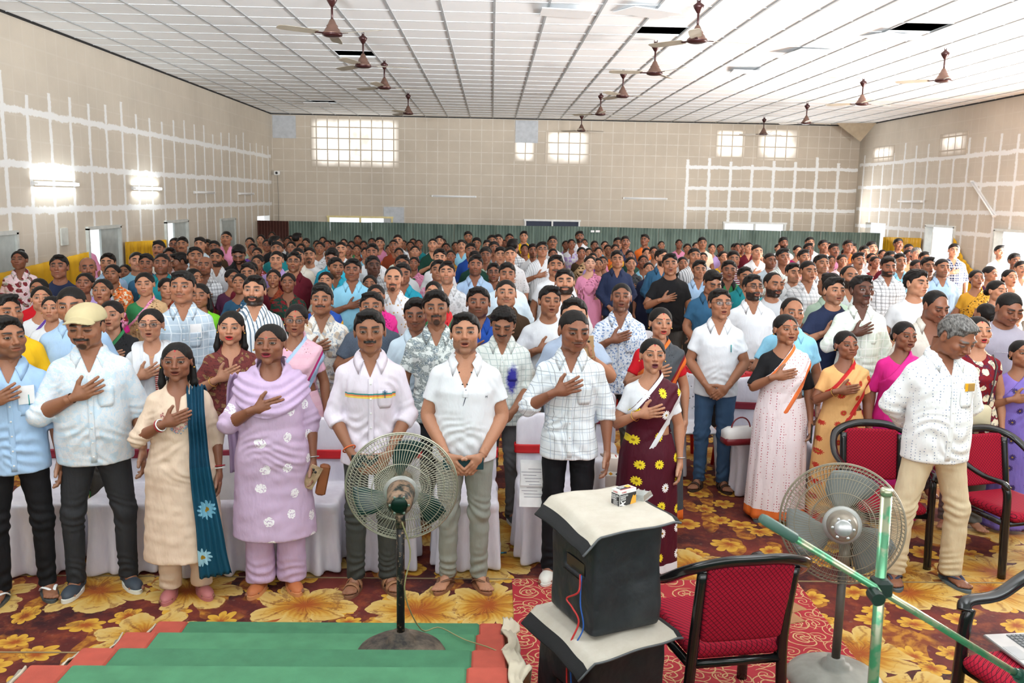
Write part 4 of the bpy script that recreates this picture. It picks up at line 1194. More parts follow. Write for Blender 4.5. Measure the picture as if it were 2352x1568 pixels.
# daylight through translucent boards high on the back wall
def glow_panel(name, x0, x1, z0, z1, s=6.0, axis='y', pos=YB-.004):
    t = NT('backlit_board'); vec = t.coord(); x, y, z = t.xyz(vec); u = x if axis == 'y' else y
    e = .30 if x1-x0 > 1 else .16
    m = t.math('MULTIPLY', t.ramp(u, x0, x0+e), t.ramp(u, x1, x1-e)); m = t.math('MULTIPLY', m, t.math('MULTIPLY', t.ramp(z, z0, z0+e), t.ramp(z, z1, z1-e*.5)))
    n = t.ramp(t.noise(vec, 1.7, 3), .30, .5, .35, 1)
    gu = t.math('ABSOLUTE', t.math('SUBTRACT', t.math('FRACT', t.math('ADD', t.math('MULTIPLY', u, 1/.3), 40.5)), .5))
    gz = t.math('ABSOLUTE', t.math('SUBTRACT', t.math('FRACT', t.math('ADD', t.math('MULTIPLY', z, 1/.3), 40.6)), .5))
    g = t.math('MULTIPLY', t.math('GREATER_THAN', gu, .055), t.math('GREATER_THAN', gz, .055))
    em = t.math('MULTIPLY', t.math('MULTIPLY', t.math('MULTIPLY', m, n), g), s)
    t.color(HEX('bfb3a3')); t.b.inputs['Emission Color'].default_value = (1, .97, .90, 1); t.l(em, t.b.inputs['Emission Strength'])
    m_ = t.set(.8, 0, .2)
    b = MB()
    if axis == 'y': b.box(((x0+x1)/2, pos, (z0+z1)/2), (x1-x0, .008, z1-z0))
    else: b.box((pos, (x0+x1)/2, (z0+z1)/2), (.008, x1-x0, z1-z0))
    o = b.build(name, m_); o['kind'] = 'structure'
glow_panel('window_1', -4.95, -2.55, 3.10, 4.40, 1.5)
glow_panel('window_2', .60, 1.15, 3.35, 4.20, 1.4); glow_panel('window_3', 1.45, 2.65, 3.30, 4.20, 1.5)
glow_panel('window_4', 6.15, 6.95, 3.55, 4.30, 1.2); glow_panel('window_5', 7.30, 8.45, 3.50, 4.35, 1.5)
glow_panel('window_6', 22.8, 24.1, 3.45, 3.85, 1.4, 'x', XR-.004); glow_panel('window_7', 19.3, 20.5, 3.45, 3.95, .9, 'x', XR-.004)
# window slits over the partition: frames with bars
def slit(name, x0, x1, z0, z1, frame, glass=None):
    b = MB()
    for (c, d) in (((x0+x1)/2, z1), ((x0+x1)/2, z0)): b.box((c, YB-.02, d), (x1-x0+.08, .10, .05))
    for c in (x0, x1, (x0+x1)/2): b.box((c, YB-.02, (z0+z1)/2), (.045, .08, z1-z0))
    o = b.build(name, frame); o['kind'] = 'structure'
    if glass:
        g = MB(); g.box(((x0+x1)/2, YB+.03, (z0+z1)/2), (x1-x0, .02, z1-z0)); g.build('pane', glass, o)
FRM = plain('white_frame', (.75, .75, .72), .5)
slit('window_8', -4.5, -2.75, 1.35, 1.76, plain('yellowed_frame', HEX('d8c88e'), .5)); slit('window_9', 6.49, 8.21, 1.3, 1.79, FRM)
slit('window_10', .94, 2.44, 1.0, 1.76, FRM, plain('navy_board', HEX('1d2740'), .6))
# pale replacement boards on the back wall
for k, (a, c, z0, z1) in enumerate(((-5.98, -5.35, 3.85, 4.45), (.62, 1.24, 3.85, 4.45), (-2.98, -2.42, 1.62, 2.05))):
    b = MB(); b.box(((a+c)/2, YB-.012, (z0+z1)/2), (c-a, .012, z1-z0)); o = b.build('trim_%d' % (5+k), plain('pale_board', HEX('b9bcc0'), .8)); o['kind'] = 'structure'

# corrugated partition in front of the back wall
def corrugated(x0, x1, z1a, z1b, y, mat, parent, zj=.0):
    n = int((x1-x0)/.019); V = []; pr = []
    for i in range(n+1):
        x = x0+(x1-x0)*i/n; pr.append((x, y+.016*math.sin(x*2*math.pi/.076)))
    for (x, yy) in pr:
        zt = z1a+(z1b-z1a)*(x-x0)/(x1-x0); V += [(x, yy, .02), (x, yy, zt), (x, yy+.003, zt), (x, yy+.003, .02)]
    F = []
    for i in range(n):
        for k in range(4): F.append((4*i+k, 4*i+(k+1) % 4, 4*i+4+(k+1) % 4, 4*i+4+k))
    F += [(0, 3, 2, 1), (4*n, 4*n+1, 4*n+2, 4*n+3)]
    return mesh_obj('sheet', V, F, mat, parent)
t = NT('painted_sheet'); vec = t.coord(scale=(1, 1, .25)); nn = t.noise(vec, 6, 4)
t.color(t.mix(t.ramp(nn, .3, .7), HEX('56675f'), HEX('788a80'))); t.bump(nn, .1, .01); M_SHEET = t.set(.42, .1, .5)
M_SHEETB = plain('brown_sheet', HEX('4e2c26'), .5, .2)
par = empty('corrugated_partition', (2, 23.0, 0), 0, 'long green and brown corrugated metal partition across the back of the hall', 'partition')
xs = [-5.95, -5.15]+[-5.15+1.05*k for k in range(1, 15)]+[10.05]
rz_ = random.Random(4)
for i in range(len(xs)-1):
    a, c = xs[i], xs[i+1]
    o = corrugated(a+.003-2, c-.003-2, 1.68-.04*i/16+rz_.uniform(-.008, .008), 1.68-.04*(i+1)/16+rz_.uniform(-.008, .008), 0, M_SHEETB if i < 1 else M_SHEET, par)
b = MB(); b.box((0, .04, 1.2), (15.8, .04, .05)); b.box((0, .04, .5), (15.8, .04, .05)); b.build('rail', M_SHEETB, par)
b = MB()
for (px, w_) in ((1361, .09), (1373, .11)):
    p = on_plane_y(px, 531, 22.97); b.box((p.x-2, -.03, p.z), (w_, .01, .05))
b.build('paint_mark', plain('white_paint', (.8, .8, .8), .7), par)

# doors on the left wall and the doorways on the right
M_DOOR = plain('grey_door', HEX('aeb6b4'), .5, bump=.05)
M_JAMB = plain('door_jamb', HEX('c4c8c4'), .5)
def jamb(name, y0, y1, z1, x):
    b = MB()
    for yy in (y0, y1): b.box((x, yy, z1/2), (.17, .05, z1))
    b.box((x, (y0+y1)/2, z1), (.17, y1-y0+.05, .05)); o = b.build(name, M_JAMB); o['kind'] = 'structure'; return o
for k, (y0, y1, z1, leaf) in enumerate(((10.6, 11.48, 1.81, 'shut'), (13.5, 14.66, 1.79, 'half'), (16.72, 17.9, 1.80, 'half'), (20.11, 21.19, 1.76, 'shut'))):
    o = jamb('door_%d' % (k+1), y0, y1, z1, XL-.04)
    b = MB()
    if leaf == 'shut': b.box((XL-.0, (y0+y1)/2, z1/2), (.03, y1-y0-.05, z1-.04))
    else: b.box((XL-.02, y0+(y1-y0)*.72, z1/2), (.03, (y1-y0)*.55, z1-.04))
    l_ = b.build('door_leaf', M_DOOR, o); b = MB(); b.box((XL+.03, y0+(y1-y0)*.55, 1.0), (.03, .02, .12)); b.build('handle', plain('steel', (.5, .5, .5), .3, 1.0), l_)
jamb('door_5', 19.45, 20.73, 1.90, XR+.04); jamb('door_6', 16.1, 17.85, 1.90, XR+.04)
# dark panel painted as the shade beyond the second left door
b = MB(); b.box((XL-1.0, 17.6, 1.0), (.05, 1.2, 2.2)); b.build('shade_panel', plain('passage_shade', HEX('5b4a40'), .8))['kind'] = 'structure'
for k, (y0, y1, z0, z1) in enumerate(((12.68, 12.88, 1.58, 1.82),)):
    b = MB(); b.box((XL+.012, (y0+y1)/2, (z0+z1)/2), (.02, y1-y0, z1-z0)); b.build('trim_8', plain('white_patch', HEX('c9ccc6'), .7))['kind'] = 'structure'
# yellow cloth along the walls
def wall_cloth(name, pts, x, label, sgn):
    """pts: list of (y, ztop, zbot)"""
    V = []; n = 60
    ys = np.linspace(pts[0][0], pts[-1][0], n); zt = np.interp(ys, [p[0] for p in pts], [p[1] for p in pts]); zb = np.interp(ys, [p[0] for p in pts], [p[2] for p in pts])
    m = 10
    for i in range(n):
        for j in range(m):
            z = zt[i]+(zb[i]-zt[i])*j/(m-1); off = .055+.018*math.sin(ys[i]*17)*(.3+j/m)+.012*math.sin(ys[i]*41)
            V.append((x+sgn*off, ys[i], z))
    base_ = len(V); V += [(a-sgn*.006, b_, c) for a, b_, c in V]
    F = []
    for i in range(n-1):
        for j in range(m-1):
            q = (i*m+j, (i+1)*m+j, (i+1)*m+j+1, i*m+j+1); F.append(q); F.append(tuple(base_+k for k in reversed(q)))
    for i in range(n-1):
        for j in (0, m-1): F.append((i*m+j, base_+i*m+j, base_+(i+1)*m+j, (i+1)*m+j))
    for j in range(m-1):
        for i in (0, n-1): F.append((i*m+j, i*m+j+1, base_+i*m+j+1, base_+i*m+j))
    tag(mesh_obj(name, V, F, M_YEL), label, 'cloth', 'yellow cloths pinned along the walls')
t = NT('yellow_cloth'); vec = t.coord(); t.color(t.mix(t.ramp(t.noise(vec, 2.5, 4), .3, .7), HEX('c9971a'), HEX('dfae2a'))); t.bump(t.noise(t.coord(scale=(1, 1, .3)), 12, 4), .3, .02); M_YEL = t.set(.7, 0, .2)
wall_cloth('yellow_cloth', [(9.5, 1.30, .35), (11.1, 1.34, .35), (13.42, 1.45, .35)], XL, 'yellow cloth pinned along the left wall before the first doorway', 1)
wall_cloth('yellow_cloth', [(14.75, 1.53, .4), (16.65, 1.48, .4)], XL, 'yellow cloth pinned between the two open left doorways', 1)
wall_cloth('yellow_cloth', [(20.85, 1.60, .4), (22.9, 1.54, .4)], XR, 'yellow cloth pinned in the far right corner by the partition', -1)
wall_cloth('yellow_cloth', [(17.95, .95, .3), (18.4, 1.0, .35), (18.9, 1.25, .45), (19.38, 1.70, .9)], XR, 'yellow cloth drooping down beside the bright right doorway', -1)

# tube lights
def tube_light(loc, rz, lit, label, tilt=0.0, L=1.22):
    r = empty('tube_light', loc, rz, label, 'tube light')
    R = Matrix.Rotation(tilt, 3, 'X')
    b = MB(); b.box((0, 0, 0), (.035, L, .05), R); b.build('housing', plain('tube_housing', (.7, .7, .7), .5), r)
    t = NT('tube_lit' if lit else 'tube_off'); t.color((.8, .8, .8)); t.b.inputs['Emission Color'].default_value = (.93, 1, 1, 1); t.b.inputs['Emission Strength'].default_value = 60.0 if lit else 0
    b = MB(); b.tube([R @ Vector((.04, -L/2+.03, 0)), R @ Vector((.04, L/2-.03, 0))], .014, 10); b.build('tube', t.set(.3), r, True)
    b = MB()
    for s in (-1, 1): b.box(R @ Vector((.035, s*(L/2-.01), 0)), (.04, .03, .04), R)
    b.build('holder', M_WHITEP, r)
tube_light((XL+.02, 12.6, 2.43), 0, True, 'lit tube light on the left wall, nearest the front')
tube_light((XL+.02, 15.87, 2.40), 0, True, 'lit tube light on the left wall, farther back')
tube_light((XL+.02, 19.0, 2.35), 0, False, 'unlit tube light on the left wall, nearer of the two unlit')
tube_light((XL+.02, 22.2, 2.34), 0, False, 'unlit tube light at the far end of the left wall')
tube_light((-1.04, YB-.02, 2.37), math.radians(-90), False, 'unlit tube light on the back wall above the green partition, left')
tube_light((4.25, YB-.02, 2.41), math.radians(-90), False, 'unlit tube light on the back wall above the green partition, right')
tube_light((XR-.02, 21.6, 2.45), math.pi, False, 'thin horizontal unlit tube light on the right wall')
tube_light((XR-.02, 18.4, 2.52), math.pi, False, 'unlit tube light hanging diagonally on the right wall', -.62)
# small camera in the back left corner
p = on_plane_y(632, 397, 24.9); r = empty('wall_camera', (p.x+.05, 24.9, p.z), 0, 'small white security camera on the back wall by the left corner', 'security camera')
b = MB(); b.box((0, 0, 0), (.16, .10, .12), bev=.02); b.build('housing', M_WHITEP, r)
b = MB(); b.lathe([(.035, 0), (.03, .03), (0, .035)], (0, -.05, 0), 14, Matrix.Rotation(math.radians(90), 3, 'X')); b.build('lens', M_BLACKP, r, True)
b = MB(); b.tube([(0, .03, -.05), (.01, .05, -.5), (0, .07, -1.3)], .008, 6); b.build('cable', plain('cable_grey', (.3, .28, .25), .6), r, True)

# ------------------------------------------------------------------ the stage with its carpeted steps
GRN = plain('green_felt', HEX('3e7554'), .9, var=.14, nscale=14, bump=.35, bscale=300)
REDF = plain('red_felt', HEX('ab4a3a'), .9, var=.12, nscale=14, bump=.35, bscale=300)
CRM = plain('cream_cloth', HEX('c2b7a2'), .85, bump=.2)
GRN2 = plain('green_felt_lighter', HEX('47805c'), .9, var=.14, nscale=11, bump=.35, bscale=300)  # slightly lighter felt tone, alternated so the treads read apart
SX0, SX1 = -1.70, .09
b = MB(); b.box((1.6, .2, .375), (15, 5.08, .75)); b.build('floor_stage', GRN)['kind'] = 'structure'
edges = [(4.39, .15), (3.98, .30), (3.55, .45), (3.14, .60)]
st = empty('stage_steps', ((SX0+SX1)/2, 3.6, 0), 0, 'stage steps covered in green felt with red edges', 'steps')
cx = (SX0+SX1)/2
for k, (y1, z) in enumerate(edges):
    y0 = edges[k+1][0] if k < 3 else 2.741
    g0, g1 = SX0+.155, SX1-.135-.012*(k-1)
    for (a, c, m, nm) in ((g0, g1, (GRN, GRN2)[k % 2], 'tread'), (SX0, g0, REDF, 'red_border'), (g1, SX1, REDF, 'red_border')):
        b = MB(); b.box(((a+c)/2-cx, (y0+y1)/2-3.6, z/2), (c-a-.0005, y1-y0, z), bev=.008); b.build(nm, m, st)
    # ragged cream lining on the left riser edge
    b = MB(); r = random.Random(k); pts = []
    V, F = ribbon([(SX0-.012-cx, y1-3.6-.03-.045*i, z-.012-.02*r.random()) for i in range(int((y1-y0)/.05))], .06, .006, 2, .01, 6, k, (.35, 0, .94))
    mesh_obj('lining', V, F, CRM, st)
V = []; b = MB()
pts = []
for i in range(40):
    y = 4.42-i*.042; zz = max([z for (y1, z) in edges if y <= y1+.03] or [.02])
    pts.append((SX1+.035+.012*math.sin(i*1.1)-cx, y-3.6, zz+.006+.006*math.sin(i*2.3)))
V, F = ribbon(pts, [.075+.02*math.sin(i*.9) for i in range(40)], .008, 3, .008, 8, 3, (.93, 0, -.36)); mesh_obj('lining', V, F, CRM, st)
# thin twisted cord over the steps from the fan
b = MB(); pts = resample([(-.37, 3.72, .95), (-.335, 3.74, .80), (-.36, 3.73, .62), (-.30, 3.90, .36), (-.22, 3.99, .325), (-.1, 3.9, .312), (.08, 3.72, .33), (.14, 3.40, .02+.30), (.19, 3.2, .04), (.22, 2.9, .02)], 40)
b.tube(pts, .0032, 6); tag(b.build('twisted_cord', plain('cord', HEX('8f8a5e'), .6), smooth=True), 'thin twisted cord running from the left pedestal fan over the steps', 'cord')
# ------------------------------------------------------------------ ceiling fans
M_FANB = plain('fan_blade', HEX('a39a8a'), .45); M_FANM = plain('fan_motor', HEX('6e5348'), .35, .3); M_FAND = plain('fan_dark', HEX('3d2020'), .3, .3)
def make_ceiling_fan():
    r = empty('ceiling_fan')
    b = MB(); b.lathe([(.014, .0), (.022, -.02), (.060, -.05), (.050, -.075), (.018, -.125), (.012, -.13)], (0, 0, -.02), 18); b.tube([(-.02, 0, .0), (-.02, 0, -.06)], .005, 6); b.tube([(.02, 0, .0), (.02, 0, -.06)], .005, 6); b.build('canopy', M_FAND, r, True)
    b = MB(); b.tube([(0, 0, -.10), (0, 0, -.34)], .0125, 10); b.build('rod', M_FAND, r, True)
    b = MB(); b.lathe([(.016, -.27), (.030, -.29), (.048, -.33), (.062, -.345), (.060, -.36), (.082, -.385), (.085, -.40), (.105, -.415), (.110, -.43)], (0, 0, 0), 26)
    m = b.build('motor', M_FANM, r, True)
    b = MB(); b.lathe([(.112, -.428), (.108, -.445), (.075, -.458), (.03, -.463), (0, -.464)], (0, 0, 0), 26); b.build('cap', M_FAND, m, True)
    for k in range(3):
        a = k*2*math.pi/3; R = Matrix.Rotation(a, 4, 'Z') @ Matrix.Translation((0, 0, -.432)) @ Matrix.Rotation(math.radians(11), 4, 'X')
        b = MB(); V = [];
        prof_ = [(.17, .050), (.22, .060), (.40, .066), (.56, .063), (.605, .050), (.62, .028)]
        top = [(x, y, .012*math.cos(y*12)) for x, y in prof_]+[(x, -y, .012*math.cos(y*12)) for x, y in reversed(prof_)]
        n = len(top); b.v = [tuple(R @ Vector(p)) for p in top]+[tuple(R @ (Vector(p)+Vector((0, 0, -.004)))) for p in top]
        b.f = [tuple(range(n)), tuple(reversed(range(n, 2*n)))]+[(i, n+i, n+(i+1) % n, (i+1) % n) for i in range(n)]
        bl = b.build('blade', M_FANB, r)
        b = MB(); b.box(R @ Vector((.145, 0, .003)), (.10, .032, .008), (R.to_3x3()), bev=.003); b.build('blade_arm', M_FAND, bl)
    return r
def copy_tree(o, parent=None):
    c = o.copy(); COL.objects.link(c)
    if parent: c.parent = parent
    for ch in [x for x in o.children]: copy_tree(ch, c)
    return c
fan0 = make_ceiling_fan(); rf = random.Random(3)
FN = ['nearest', 'second', 'third', 'farthest']
spots = [(-1.75, 10.1, 0, 'left'), (-1.75, 12.45, 1, 'left'), (-1.75, 14.85, 2, 'left'), (-1.78, 19.3, 3, 'left'),
         (2.19, 9.98, 0, 'middle'), (2.19, 12.53, 1, 'middle'), (2.16, 15.33, 2, 'middle'), (2.18, 18.6, 3, 'middle'), (2.24, 23.1, 4, 'middle'),
         (6.2, 12.6, 0, 'right'), (6.35, 15.7, 1, 'right'), (6.75, 19.6, 2, 'right'), (6.85, 23.0, 3, 'right')]
names = {'left': ['nearest', 'second', 'third', 'farthest'], 'middle': ['nearest', 'second', 'third', 'fourth', 'farthest'], 'right': ['nearest', 'second', 'third', 'farthest']}
rots = [1.05+.6, 2.3, 2.45, .1, 2.35, 3.14, 2.0, 2.6, .35, .4, .35, .3, .5]
for i, (x, y, k, rw) in enumerate(spots):
    o = fan0 if i == 0 else copy_tree(fan0)
    o.location = (x, y, ZC-.005); o.rotation_euler = (0, 0, rots[i])
    tag(o, 'brown three-blade ceiling fan, %s of the %s row of fans' % (names[rw][k], rw), 'ceiling fan', 'ceiling fans hanging in three rows')

# ------------------------------------------------------------------ pedestal fans
def pedestal_fan(loc, zc, R_, base_r, pole_h, cols, label, head_tilt=.06, yaw=0.0, ring=(.25, .25, .25), pole_r=.019, bw=.8):
    r = empty('pedestal_fan', loc, 0, label, 'pedestal fan')
    mb, mp, mm, mg, mbl = cols
    b = MB(); b.lathe([(0, .0), (base_r, .0), (base_r*1.0, .012), (base_r*.93, .035), (base_r*.72, .062), (base_r*.40, .078), (base_r*.30, .080), (base_r*.29, .095), (base_r*.20, .100), (base_r*.18, .125), (0, .125)], (0, 0, 0), 40)
    b.build('base', mb, r, True)
    b = MB(); b.tube([(0, 0, .10), (0, 0, pole_h)], pole_r, 14); b.build('pole', mp, r, True)
    H = Matrix.Translation((0, .06, zc)) @ Matrix.Rotation(yaw, 4, 'Z') @ Matrix.Rotation(math.radians(-90)+head_tilt, 4, 'X')   # local z -> +y (air direction)
    H3 = H.to_3x3(); hp = lambda p: tuple(H @ Vector(p))
    def lathe(prof_, n=28):
        q = MB(); q.lathe(prof_, (0, 0, 0), n); q.v = [hp(p) for p in q.v]; return q
    k = R_/.25
    mo = lathe([(.0, -.225*k), (.045*k, -.222*k), (.054*k, -.205*k), (.056*k, -.19*k), (.060*k, -.10*k), (.064*k, -.07*k), (.0, -.06*k)]).build('motor', mm, r, True)
    lathe([(.0, -.231*k), (.030*k, -.231*k), (.036*k, -.226*k), (.036*k, -.218*k), (0, -.218*k)]).build('end_plate', plain('plate_'+label[:8], ring, .25, .6), mo, True)
    for a in range(6):
        b = MB(); an = a*math.pi/3; b.lathe([(.006*k, -.2335*k), (.0, -.2345*k)], (.040*k*math.cos(an), .040*k*math.sin(an), .009*k), 8)
        b.v = [hp(p) for p in b.v]; b.build('bolt', plain('steel', (.5, .5, .5), .3, 1.0), mo)
    b = MB(); b.tube([(0, .0, zc-.17*k), (0, 0, zc-.075*k)], pole_r*1.25, 12); b.build('neck', mm, r, True)
    # guard
    g = MB(); n = 96
    rear = [(.070, -.075), (.13, -.072), (.19, -.056), (.232, -.028), (.25, 0)]
    front = [(.25, 0), (.235, .030), (.19, .062), (.12, .082), (.045, .088)]
    wr = .0013*max(1, k*.95)
    for a in range(n):
        an = 2*math.pi*a/n
        for pr_, tw in ((rear, .05), (front, -.05)):
            g.tube([hp((p[0]*k*math.cos(an+tw*(i*(1 if tw > 0 else 1))), p[0]*k*math.sin(an+tw*i), p[1]*k)) for i, p in enumerate(pr_)], wr, 4, caps=False)
    for (rr, zz, w_) in ((.25, 0, .0040), (.246, -.012, .0020), (.232, -.028, .0018), (.19, -.056, .0018), (.13, -.072, .0018), (.072, -.075, .003), (.235, .030, .0018), (.19, .062, .0018), (.12, .082, .0018), (.215, -.043, .0015)):
        g.tube([hp((rr*k*math.cos(t_), rr*k*math.sin(t_), zz*k)) for t_ in np.linspace(0, 2*math.pi, 64, endpoint=False)], w_*k, 5, closed=True)
    gd = g.build('guard', mg, r, True)
    lathe([(.0, .094*k), (.035*k, .092*k), (.046*k, .086*k), (.046*k, .082*k), (0, .082*k)]).build('badge', mm, gd, True)
    lathe([(.066*k, -.082*k), (.078*k, -.076*k), (.078*k, -.070*k), (.060*k, -.068*k)]).build('guard_ring', plain('ring_grey', (.36, .36, .34), .4, .3), gd, True)
    lathe([(.0, .03*k), (.03*k, .028*k), (.036*k, .0), (.036*k, -.04*k), (0, -.05*k)]).build('hub', mm, r, True)
    for q in range(3):
        a0 = q*2*math.pi/3+.4; V = []; nu, nv = 9, 6
        for i in range(nu):
            for j in range(nv):
                u = i/(nu-1); v = j/(nv-1)-.5; rad = (.034+.19*u)*k; w_ = (.22+.40*math.sin(min(1, u*1.15)*math.pi*.62))*bw*(1-.25*u**4)
                an = a0+v*w_*1.5+u*.35; V.append(hp((rad*math.cos(an), rad*math.sin(an), (.030*v*2*(.4+u*.5)-.01)*k)))
        m0 = len(V); V += [tuple(Vector(p)+H3 @ Vector((0, 0, .002))) for p in V]
        F = []
        for i in range(nu-1):
            for j in range(nv-1):
                c = (i*nv+j, (i+1)*nv+j, (i+1)*nv+j+1, i*nv+j+1); F += [c, tuple(m0+x for x in reversed(c))]
        for i in range(nu-1): F += [(i*nv, m0+i*nv, m0+(i+1)*nv, (i+1)*nv), (i*nv+nv-1, (i+1)*nv+nv-1, m0+(i+1)*nv+nv-1, m0+i*nv+nv-1)]
        for j in range(nv-1): F += [((nu-1)*nv+j, m0+(nu-1)*nv+j, m0+(nu-1)*nv+j+1, (nu-1)*nv+j+1)]
        mesh_obj('blade', V, F, mbl, r)
    return r
t = NT('worn_black_paint'); v = t.coord(); n = t.noise(v, 42, 5, .75); t.color(t.mix(t.ramp(n, .56, .64), (.012, .012, .013), HEX('9a7f63'))); M_WORN = t.set(.4, .1, .4)
t = NT('dusty_black_paint'); v = t.coord(); n = t.noise(v, 9, 5, .7); t.color(t.mix(t.ramp(n, .38, .72), HEX('2b2826'), HEX('7d6e5e'))); M_DUSTY = t.set(.6, .0, .3)
t = NT('motor_paint_worn'); v = t.coord(); n = t.noise(v, 22, 5, .7); t.color(t.mix(t.ramp(n, .44, .56), HEX('1b2422'), HEX('8a6f5a'))); M_MOT = t.set(.45, .1, .4)
M_WIRE = plain('fan_wire', HEX('b6b3a2'), .3, .7)
M_WIRE2 = plain('fan_wire_dusty', HEX('8d8573'), .45, .5)
pedestal_fan((-.38, 3.755, .30), .78, .247, .205, .74, (M_DUSTY, M_WORN, M_MOT, M_WIRE, plain('dark_green_blade', HEX('1c3a38'), .25)), 'black pedestal fan with wire guard standing on the green steps', .04, 0.05, HEX('0f2a22'), .018)
pedestal_fan((1.745, 4.10, 0), .80, .292, .235, .66, (plain('grey_base', HEX('8e8c84'), .5, var=.3), plain('grey_pole', HEX('55504a'), .5, var=.3), plain('grey_motor', HEX('8f8577'), .4, .3, var=.3), M_WIRE2, plain('grey_blade', HEX('7b7f7c'), .4)), 'grey dusty pedestal fan on the carpet at the right', -.24, -.36, HEX('b9b9b9'), .021, 1.35)

# ------------------------------------------------------------------ black arm chairs with red cushions
t = NT('red_chair_cloth'); v = t.coord(rot=(.0, .785, 0)); a = t.n('ShaderNodeTexChecker'); 
x, y, z = t.xyz(t.coord()); 
p_ = t.math('ABSOLUTE', t.math('SUBTRACT', t.math('FRACT', t.math('MULTIPLY', t.math('ADD', t.math('ADD', x, z), t.math('MULTIPLY', y, .6)), 42)), .5)); q_ = t.math('ABSOLUTE', t.math('SUBTRACT', t.math('FRACT', t.math('MULTIPLY', t.math('ADD', t.math('SUBTRACT', x, z), t.math('MULTIPLY', y, .6)), 42)), .5))
m = t.math('MAXIMUM', t.math('LESS_THAN', p_, .07), t.math('LESS_THAN', q_, .07))
t.color(t.mix(m, HEX('a3142e'), HEX('45091a'))); t.bump(t.math('ADD', m, t.noise(t.coord(), 9, 3)), .2, .004); M_REDC = t.set(.8, 0, .2)
M_GLOSS = plain('gloss_black_plastic', (.010, .010, .011), .16, 0, .6, 0)
def armchair():
    r = empty('arm_chair')
    def sq(pts, w_, t_, name, parent=r, n=24):
        b = MB(); P2 = resample(pts, n); b.tube(P2, w_, 8, flat=t_); return b.build(name, M_GLOSS, parent, True)
    for s in (-1, 1):
        # front leg that bends into the arm
        sq([(s*.265, -.25, 0), (s*.262, -.235, .30), (s*.262, -.225, .56), (s*.266, -.205, .635)], .027, .95, 'leg')
        sq([(s*.235, .225, 0), (s*.215, .225, .28), (s*.205, .235, .50), (s*.205, .290, .82)], .026, .9, 'leg')
    # horseshoe rail: arm - back - arm
    sq([(-.266, -.235, .625), (-.285, -.20, .660), (-.29, -.04, .665), (-.31, .12, .72), (-.27, .27, .82), (-.14, .335, .875), (0, .352, .885), (.14, .335, .875), (.27, .27, .82), (.31, .12, .72), (.29, -.04, .665), (.285, -.20, .660), (.266, -.235, .625)], .030, .62, 'arm_rail', n=70)
    b = MB()
    for (p, q) in (((-.25, -.22, .37), (.25, -.22, .37)), ((-.215, .225, .37), (.215, .225, .37)), ((-.25, -.22, .37), (-.215, .225, .37)), ((.25, -.22, .37), (.215, .225, .37))): b.tube([p, q], .020, 8)
    b.build('seat_frame', M_GLOSS, r, True)
    P, o, h = grid((-.30, -.34, .36), (.30, .30, .50), .011)
    X, Y, Z = P; wdt = .235-.02*np.clip(Y*2, 0, 1)
    d = smax(smax(np.abs(X)-wdt+0*Z, np.abs(Y+.02)-.26+0*Z, .06), np.abs(Z-.420+.25*X**2*0)-.036, .05)
    v, f = nets(d, o, h, 2); mesh_obj('seat', v, f, M_REDC, r)
    P, o, h = grid((-.24, .16, .44), (.24, .38, .90), .010)
    X, Y, Z = P; yc = .235+(Z-.45)*.19+.25*(.04-X**2)*.9
    d = smax(smax(np.abs(X)-.185-.03*(Z-.45)+0*Y, np.abs(Z-.665)-.185+0*X+0*Y, .03), np.abs(Y-yc)-.016, .012)
    v, f = nets(d, o, h, 1); mesh_obj('backrest', v, f, M_REDC, r)
    return r
ac0 = armchair()
for i, (x, y, rz, lab) in enumerate(((1.06, 3.82, math.pi+.16, 'black arm chair seen from behind beside the stacked speakers'),
                                     (2.66, 5.74, -.10, 'black arm chair half hidden behind the person in khaki trousers'),
                                     (3.48, 5.64, .28, 'black arm chair with red seat at the right edge'),
                                     (2.36, 3.38, math.radians(-75), 'black arm chair holding the open laptop, bottom right corner'))):
    o = ac0 if i == 0 else copy_tree(ac0)
    o.location = (x, y, .008 if i == 0 else 0); o.rotation_euler = (0, 0, rz); o.scale = (.95, .95, .94) if i in (1, 2) else (1, 1, 1); tag(o, lab, 'chair', 'black arm chairs with red cushions')
# laptop on the corner chair
lp = empty('laptop', (2.34, 3.50, .462), math.radians(-84), 'open silver laptop lying on the red seat of the corner chair', 'laptop')
MSIL = plain('silver', HEX('a9acae'), .3, .6)
b = MB(); b.box((0, 0, .009), (.34, .23, .016), bev=.004); bs = b.build('base', MSIL, lp)
b = MB()
for i in range(14):
    for j in range(5): b.box((-.143+i*.022, .075-j*.021, .0185), (.018, .017, .003), bev=.001)
b.build('keyboard', plain('keys', HEX('5f6366'), .5), bs)
b = MB(); b.box((0, -.075, .0175), (.11, .06, .001)); b.build('touchpad', plain('pad', HEX('999c9e'), .35), bs)
b = MB(); b.box((0, .165, .10), (.34, .008, .215), Matrix.Rotation(math.radians(-22), 3, 'X'), bev=.003); sc_ = b.build('screen', MSIL, lp)

